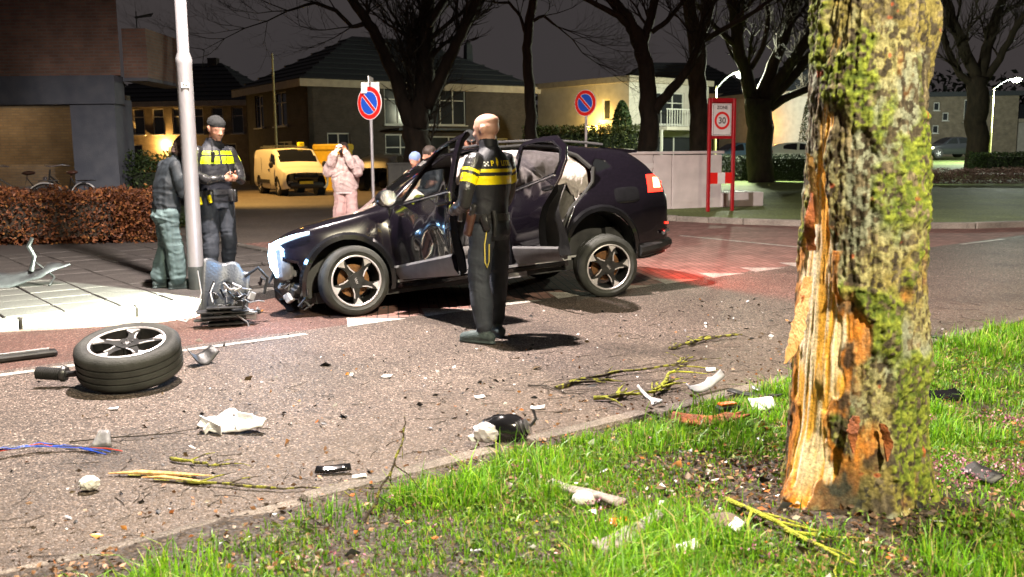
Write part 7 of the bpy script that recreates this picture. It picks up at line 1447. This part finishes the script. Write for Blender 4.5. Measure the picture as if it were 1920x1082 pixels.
shard('bumper_shard', [(-.8, -.12), (-.3, -.2), (.25, -.14), (.55, -.02), (.40, .10), (0, .12), (-.7, .22)], .012, TR(-5.45, 10.35, .21)@RZ(12)@RX(24)@RY(-6), MAT['bumper_grey'], 'long bumper shard lying on the pavement at the left edge', 'bumper piece', .06, extra=lambda t: (MB().tube([(.10, .05, .02), (.16, .12, .16), (.12, .16, .28), (.18, .18, .36)], [.03, .025, .03, .02], 7).build('torn_mount', MAT['black_plastic'], t, True), MB().tube([(.14, .1, .12), (.25, .02, .05), (.36, -.08, -.02), (.32, -.2, -.05)], .012, 6).build('dangling_wire', MAT['black_plastic'], t, True)))
def trim():
    t = empty('black_trim_strip', (-4.1, 6.62, 0), R(37)); q = MB(); q.bbox((0, 0, .03), (1.5, .085, .045), .012, RX(5)); q.build('strip', MAT['black_plastic'], t); q = MB(); q.tube([(-.7, .0, .056), (.70, .01, .058)], .010, 6); q.build('ridge', MAT['grey_plastic'], t); q = MB(); q.box((.78, 0, .03), (.10, .05, .02), RY(12)); q.build('broken_end', MAT['black_plastic'], t); tag(t, 'long black trim strip lying in the red lane left of the loose wheel', 'trim strip')
trim()
shard('curved_flap', [(-.10, -.06), (.02, -.08), (.11, -.04), (.10, .06), (-.02, .05), (-.09, .07)], .006, TR(-2.28, 6.72, .045)@RZ(50)@RX(30), MAT['black_plastic'], 'curved dark plastic flap just right of the loose wheel', 'fragment', .35)
shard('white_shard', [(-.17, -.06), (-.05, -.07), (.10, -.065), (.19, -.055), (.20, .00), (.12, .05), (.03, .07), (-.02, .06), (-.03, .13), (-.08, .11), (-.10, .05), (-.17, .0)], .012, TR(-1.55, 5.02, .045)@RZ(-6)@RX(22), MAT['white_plastic'], 'large white plastic shard lying on the road below the loose wheel', 'fragment', .10, extra=ribs(4, .3, .12, MAT['white_plastic'], seed=2))
def lamp_wreck():
    t = empty('smashed_lamp', (-.06, 4.70, .02), R(-12)); q = MB(); q.ico((.02, 0, .075), .125, 3, (1.05, .62, .62), .06, 4); q.build('housing', MAT['gloss_black'], t, True, ang=50); q = MB(); q.ico((-.07, -.055, .065), .072, 3, (1, .7, .75), .10, 6); q.build('reflector', MAT['alloy'], t)
    q = MB(); q.ico((-.13, -.06, .035), .04, 1, (1, .8, .7), .2, 3); q.build('white_mount', MAT['white_plastic'], t)
    for k in range(5): q = MB(); q.lathe([(.035, 0), (.045, .008), (.035, .016)], 14, TR(.085+.012*k, -.02, .09)@RY(70)); q.build('bellows_ring', MAT['black_plastic'] if k % 2 else MAT['chrome_trim'], t, True)
    q = MB(); q.tube([(.12, .02, .05), (.17, .05, .12), (.15, .08, .16)], .008, 6); q.build('wire', MAT['black_plastic'], t, True); tag(t, 'smashed black headlamp unit with silver reflector on the verge kerb', 'headlamp')
lamp_wreck()
def wires():
    t = empty('wire_bundle', (-2.45, 4.66, 0)); rr = random.Random(3)
    for k in range(13):
        pts = [Vector((-.35+rr.uniform(-.05, .05), -.22+rr.uniform(-.05, .05), .01)), Vector((-.14, -.06+rr.uniform(-.02, .02), .03+rr.uniform(0, .02))), Vector((.0+rr.uniform(-.02, .02), .02+rr.uniform(-.02, .02), .035)), Vector((.18, .03+rr.uniform(-.02, .02), .02)), Vector((.30+rr.uniform(0, .15), rr.uniform(-.06, .05), .008))]
        q = MB(); f = [pts[min(int(s), 3)].lerp(pts[min(int(s), 3)+1], s-min(int(s), 3))+Vector((0, rr.uniform(-.012, .012), rr.uniform(0, .008))) for s in np.linspace(0, 4, 13)]; q.tube(f, .0028, 5); q.build('wire', MAT['blue_wire'] if k < 5 else (MAT['red_wire'] if k == 6 else MAT['black_plastic']), t, True)
    tag(t, 'tangled bundle of blue and black wires at the left edge of the road', 'wires')
wires()
shard('black_cone_part', [(-.05, -.03), (.05, -.03), (.03, .06), (-.02, .07)], .025, TR(-2.14, 4.72, .04)@RZ(10)@RX(50), MAT['grey_plastic'], 'small dark wedge of plastic lying right of the wire bundle', 'fragment', .1)
q = MB(); q.ico((0, 0, .036), .042, 3, (1.1, 1, .8), .09, 5); fo = empty('foam_lump', (-1.93, 4.10, .0)); q.build('lump', MAT['white_foam'], fo); tag(fo, 'small white foam lump on the road near the lower left', 'fragment')
# -- split wood and mossy branches
for k, (p, q_, w_, lb) in enumerate((((-1.93, 4.30), (-1.42, 4.26), .020, 'pale split stick on the road, upper of the pair near the lower left'), ((-1.75, 4.24), (-1.40, 4.17), .014, 'pale split stick on the road, lower of the pair near the lower left'))):
    t = empty('split_stick', (p[0], p[1], 0)); d = Vector((q_[0]-p[0], q_[1]-p[1], 0)); b_ = MB(); b_.tube([(0, 0, .014), tuple(d*.3+Vector((0, .008, .02))), tuple(d*.7+Vector((0, -.006, .018))), tuple(d+Vector((0, 0, .010)))], [w_*.25, w_, w_*.8, w_*.2], 6, flat=.5); b_.build('split_wood', MAT['wood_fresh'], t, True); b_ = MB(); b_.tube([tuple(d*.2+Vector((0, -.012, .012))), tuple(d*.85+Vector((0, -.014, .010)))], [w_*.3, w_*.4], 5, flat=.5); b_.build('bark_edge', MAT['twig_moss'], t, True); tag(t, lb, 'stick')
twig('mossy_branch', [(-1.52, 4.17, .015), (-1.30, 4.12, .018), (-1.05, 4.07, .016), (-.77, 4.05, .02), (-.52, 4.02, .03)], .012, MAT['twig_moss'], 'thin mossy branch running along the kerb at the lower left', 4, 1, fl=.15)
twig('mossy_branch', [(-1.72, 4.50, .016), (-1.60, 4.46, .018), (-1.48, 4.41, .010), (-1.34, 4.44, .008)], .015, MAT['twig_moss'], 'short mossy branch lying above the split sticks', 2, 2, fl=.12)
twig('thin_branch', [(-2.35, 4.82, .01), (-2.1, 4.86, .02), (-1.85, 4.92, .02), (-1.68, 5.02, .03)], .007, MAT['twig_dark'], 'thin dark branch lying behind the wire bundle', 4, 3, fl=.2)
twig('upright_sapling', [(-.60, 3.62, .04), (-.55, 3.66, .13), (-.50, 3.72, .24), (-.46, 3.78, .34), (-.455, 3.80, .42)], .010, MAT['twig_moss'], 'leaning green sapling twig sticking up from the near grass', 3, 4, fl=.2)
twig('fallen_branch', [(.27, 5.84, .012), (.45, 6.05, .02), (.68, 6.20, .025), (.95, 6.34, .025), (1.15, 6.42, .03), (1.24, 6.56, .03), (1.32, 6.66, .03)], .020, MAT['twig_moss'], 'long curved fallen branch lying on the road left of the trunk', 7, 5, fl=.32)
twig('fallen_branch', [(1.19, 7.03, .012), (1.38, 7.18, .03), (1.50, 7.36, .035), (1.60, 7.42, .03)], .020, MAT['twig_moss'], 'short forked mossy branch farthest out on the road', 2, 6, fl=.2)
twig('fallen_branch', [(1.38, 7.22, .02), (1.60, 7.36, .03), (1.86, 7.48, .03)], .028, MAT['twig_moss'], 'thick mossy stub beside the forked branch on the road', 1, 7, fl=.12)
twig('moss_cluster', [(.50, 5.56, .02), (.66, 5.60, .03), (.82, 5.64, .03), (.98, 5.72, .03)], .022, MAT['moss_yellow'], 'yellow-green mossy branch lying along the kerb', 8, 8, fl=.26)
twig('moss_cluster', [(.88, 5.70, .03), (.98, 5.92, .04), (1.05, 6.12, .04), (1.12, 6.20, .05)], .024, MAT['moss_yellow'], 'knobbly yellow mossy branch pointing away from the kerb', 4, 9, fl=.2)
twig('mossy_branch', [(.86, 3.66, .10), (.96, 3.46, .11), (1.04, 3.34, .09), (1.18, 3.30, .09), (1.34, 3.28, .08)], .014, MAT['moss_yellow'], 'bright yellow-green branch lying in front of the trunk', 3, 10, fl=.25)
twig('mossy_branch', [(1.02, 3.36, .09), (1.10, 3.22, .09), (1.18, 3.08, .08)], .014, MAT['moss_yellow'], 'yellow-green branch pointing to the bottom edge below the trunk', 2, 11, fl=.2)
twig('thin_branch', [(.10, 5.95, .01), (.22, 5.90, .015), (.34, 5.72, .01), (.46, 5.66, .02)], .008, MAT['twig_dark'], 'thin dark forked twig left of the long fallen branch', 5, 12, fl=.2)
twig('thin_branch', [(1.13, 4.22, .06), (1.26, 4.12, .06), (1.42, 4.02, .05)], .007, MAT['wood_grey'], 'pale dry twig touching the left side of the trunk', 1, 13, fl=.1)
# -- plates, cards and lumps
SH = [('white_trim', [(-.22, -.03), (.0, -.035), (.20, -.02), (.22, .03), (.05, .03), (-.2, .035)], .010, (1.19, 5.72, .05, 50, 30, 0), 'pale_grey', 'curved pale trim piece lying across the kerb left of the trunk', .12),
 ('white_bracket', [(-.10, -.006), (-.02, -.012), (.03, -.010), (.07, -.035), (.08, -.03), (.05, .004), (.09, .03), (.08, .036), (.02, .010), (-.1, .008)], .012, (.80, 5.40, .07, -62, 20, 25), 'white_plastic', 'white forked bracket leaning on the kerb among the mossy branches', .1),
 ('white_card', [(-.07, -.045), (.07, -.035), (.068, .045), (-.075, .04)], .004, (1.40, 5.12, .085, 8, 38, 0), 'white_plastic', 'white card lying in the grass left of the trunk', .04),
 ('bark_slab', [(-.20, -.03), (-.05, -.05), (.05, -.04), (.22, -.015), (.17, .01), (.20, .03), (.0, .035), (-.08, .05), (-.18, .045)], .012, (1.03, 4.82, .085, 4, 24, 0), 'bark_orange', 'torn slab of orange bark lying in the grass', .08),
 ('grey_plank', [(-.19, -.022), (.20, -.03), (.21, .02), (-.18, .025)], .02, (.29, 3.82, .075, -42, 8, 0), 'wood_grey', 'weathered grey stick of wood under the white lump in the near grass', .0),
 ('grey_plank', [(-.20, -.035), (.0, -.04), (.2, -.02), (.21, .02), (.02, .03), (-.19, .04)], .022, (.43, 3.36, .07, 48, 10, 0), 'wood_grey', 'weathered grey piece of wood nearest the bottom edge', .03),
 ('black_flat', [(-.085, -.018), (.085, -.02), (.08, .02), (-.08, .018)], .016, (-.86, 4.30, .03, 8, 20, 0), 'gloss_black', 'flat black piece of plastic lying by the kerb', .03),
 ('white_sliver', [(-.035, -.010), (.035, -.008), (.03, .012), (-.03, .01)], .006, (-.71, 4.14, .045, 12, 15, 0), 'white_plastic', 'white sliver on the soil right of the flat black piece', .0),
 ('metal_strip', [(-.16, -.02), (.05, -.03), (.17, -.015), (.16, .02), (-.15, .02)], .008, (1.60, 5.60, .07, 18, 14, 0), 'steel', 'bent metal strip in the grass just left of the trunk', .08),
 ('dark_strip', [(-.17, -.02), (.1, -.03), (.16, 0), (.1, .02), (-.15, .02)], .01, (1.46, 5.50, .06, -30, 10, 0), 'black_plastic', 'dark strip of plastic crossing the metal strip', .05),
 ('black_strip', [(-.18, -.02), (.16, -.02), (.18, .02), (-.17, .02)], .012, (3.38, 7.20, .05, -36, 8, 0), 'black_plastic', 'black strip lying on the kerb right of the trunk', .04),
 ('black_lump', [(-.12, -.05), (.12, -.04), (.10, .05), (-.1, .05)], .03, (2.52, 5.36, .06, 5, 20, 0), 'gloss_black', 'black plastic lump in the soil right of the trunk', .06),
 ('white_crumple', [(-.06, -.04), (.05, -.05), (.07, .03), (0, .06), (-.06, .03)], .010, (2.80, 6.12, .06, 30, 40, 10), 'white_plastic', 'crumpled white scrap in the grass right of the trunk', .2),
 ('red_chip', [(-.04, -.02), (.04, -.02), (.035, .02), (-.035, .02)], .016, (.41, 3.50, .06, 0, 25, 0), 'orange_lens', 'orange and white chip of lamp lens in the near grass', .05),
 ('dark_plate', [(-.08, -.03), (.06, -.05), (.09, .02), (-.05, .04)], .008, (2.05, 3.95, .08, -50, 30, 10), 'black_plastic', 'dark plastic plate among the pink flowers right of the trunk', .05),
 ('white_flake', [(-.035, -.02), (.03, -.025), (.04, .015), (-.02, .025)], .004, (-.86, 6.24, .012, 0, 10, 0), 'white_plastic', 'white flake on the road below the bumper, farthest from the kerb', .1),
 ('white_flake', [(-.03, -.02), (.035, -.02), (.03, .02), (-.03, .015)], .004, (-.21, 5.66, .012, 20, 10, 0), 'white_plastic', 'white flake on the road above the smashed headlamp', .1),
 ('white_flake', [(-.045, -.015), (.04, -.02), (.05, .01), (-.03, .02)], .004, (.14, 5.40, .012, 10, 12, 0), 'white_plastic', 'white flake beside the kerb left of the mossy cluster', .1),
 ('white_flake', [(-.03, -.02), (.03, -.015), (.035, .02), (-.03, .02)], .012, (1.36, 6.30, .02, 0, 20, 0), 'white_plastic', 'white chip on the road right of the long fallen branch', .05),
 ('white_flake', [(-.03, -.01), (.03, -.015), (.025, .015), (-.025, .015)], .004, (-2.40, 5.48, .012, 0, 8, 0), 'white_plastic', 'white flake on the road in front of the loose wheel', .05),
 ('white_flake', [(-.05, -.02), (.05, -.02), (.05, .02), (-.04, .02)], .010, (.62, 3.22, .07, 30, 25, 0), 'white_plastic', 'white scrap at the bottom edge left of the yellow branch', .1),
 ('white_flake', [(-.04, -.02), (.05, -.02), (.05, .02), (-.04, .02)], .010, (.83, 3.36, .08, 60, 25, 0), 'white_plastic', 'white scrap right of the brown stone', .1)]
for nm, poly, th, (x_, y_, z_, a_, b_, c_), mt, lb, be in SH: shard(nm, poly, th, TR(x_, y_, z_+(float(verge_h([x_], [y_])[0])-.03 if (x_-O2[0])*N2[0]+(y_-O2[1])*N2[1] < -.12 else 0))@RZ(a_)@RX(b_)@RY(c_), MAT[mt], lb, 'fragment', be)
def lump(name, loc, r, sc, mat, label, jit=.15, seed=1, cat='fragment'):
    t = empty(name, (loc[0], loc[1], float(verge_h([loc[0]], [loc[1]])[0]))); q = MB(); q.ico((0, 0, r*sc[2]*.75), r, 3, sc, jit*.6, seed); q.build('lump', mat, t, True, ang=60); tag(t, label, cat)
lump('white_lump', (.29, 3.76), .045, (1.1, .9, .8), MAT['white_foam'], 'round white foam lump lying on the grey stick in the near grass', .1, 2); lump('brown_stone', (.80, 3.42), .065, (1.1, .9, .65), MAT['stone'], 'brown stone in the grass below the trunk', .12, 3, 'stone')
bx = empty('black_box', (1.19, 5.06, float(verge_h([1.19], [5.06])[0]))); q = MB(); q.bbox((0, 0, .035), (.13, .08, .06), .01, RZ(20)); q.build('case', MAT['black_plastic'], bx); q = MB(); q.bbox((0, .005, .072), (.10, .05, .012), .004, RZ(20)); q.build('red_top', MAT['orange_lens'], bx); tag(bx, 'small black box with red top in the grass', 'fragment')
# ================================================================== end
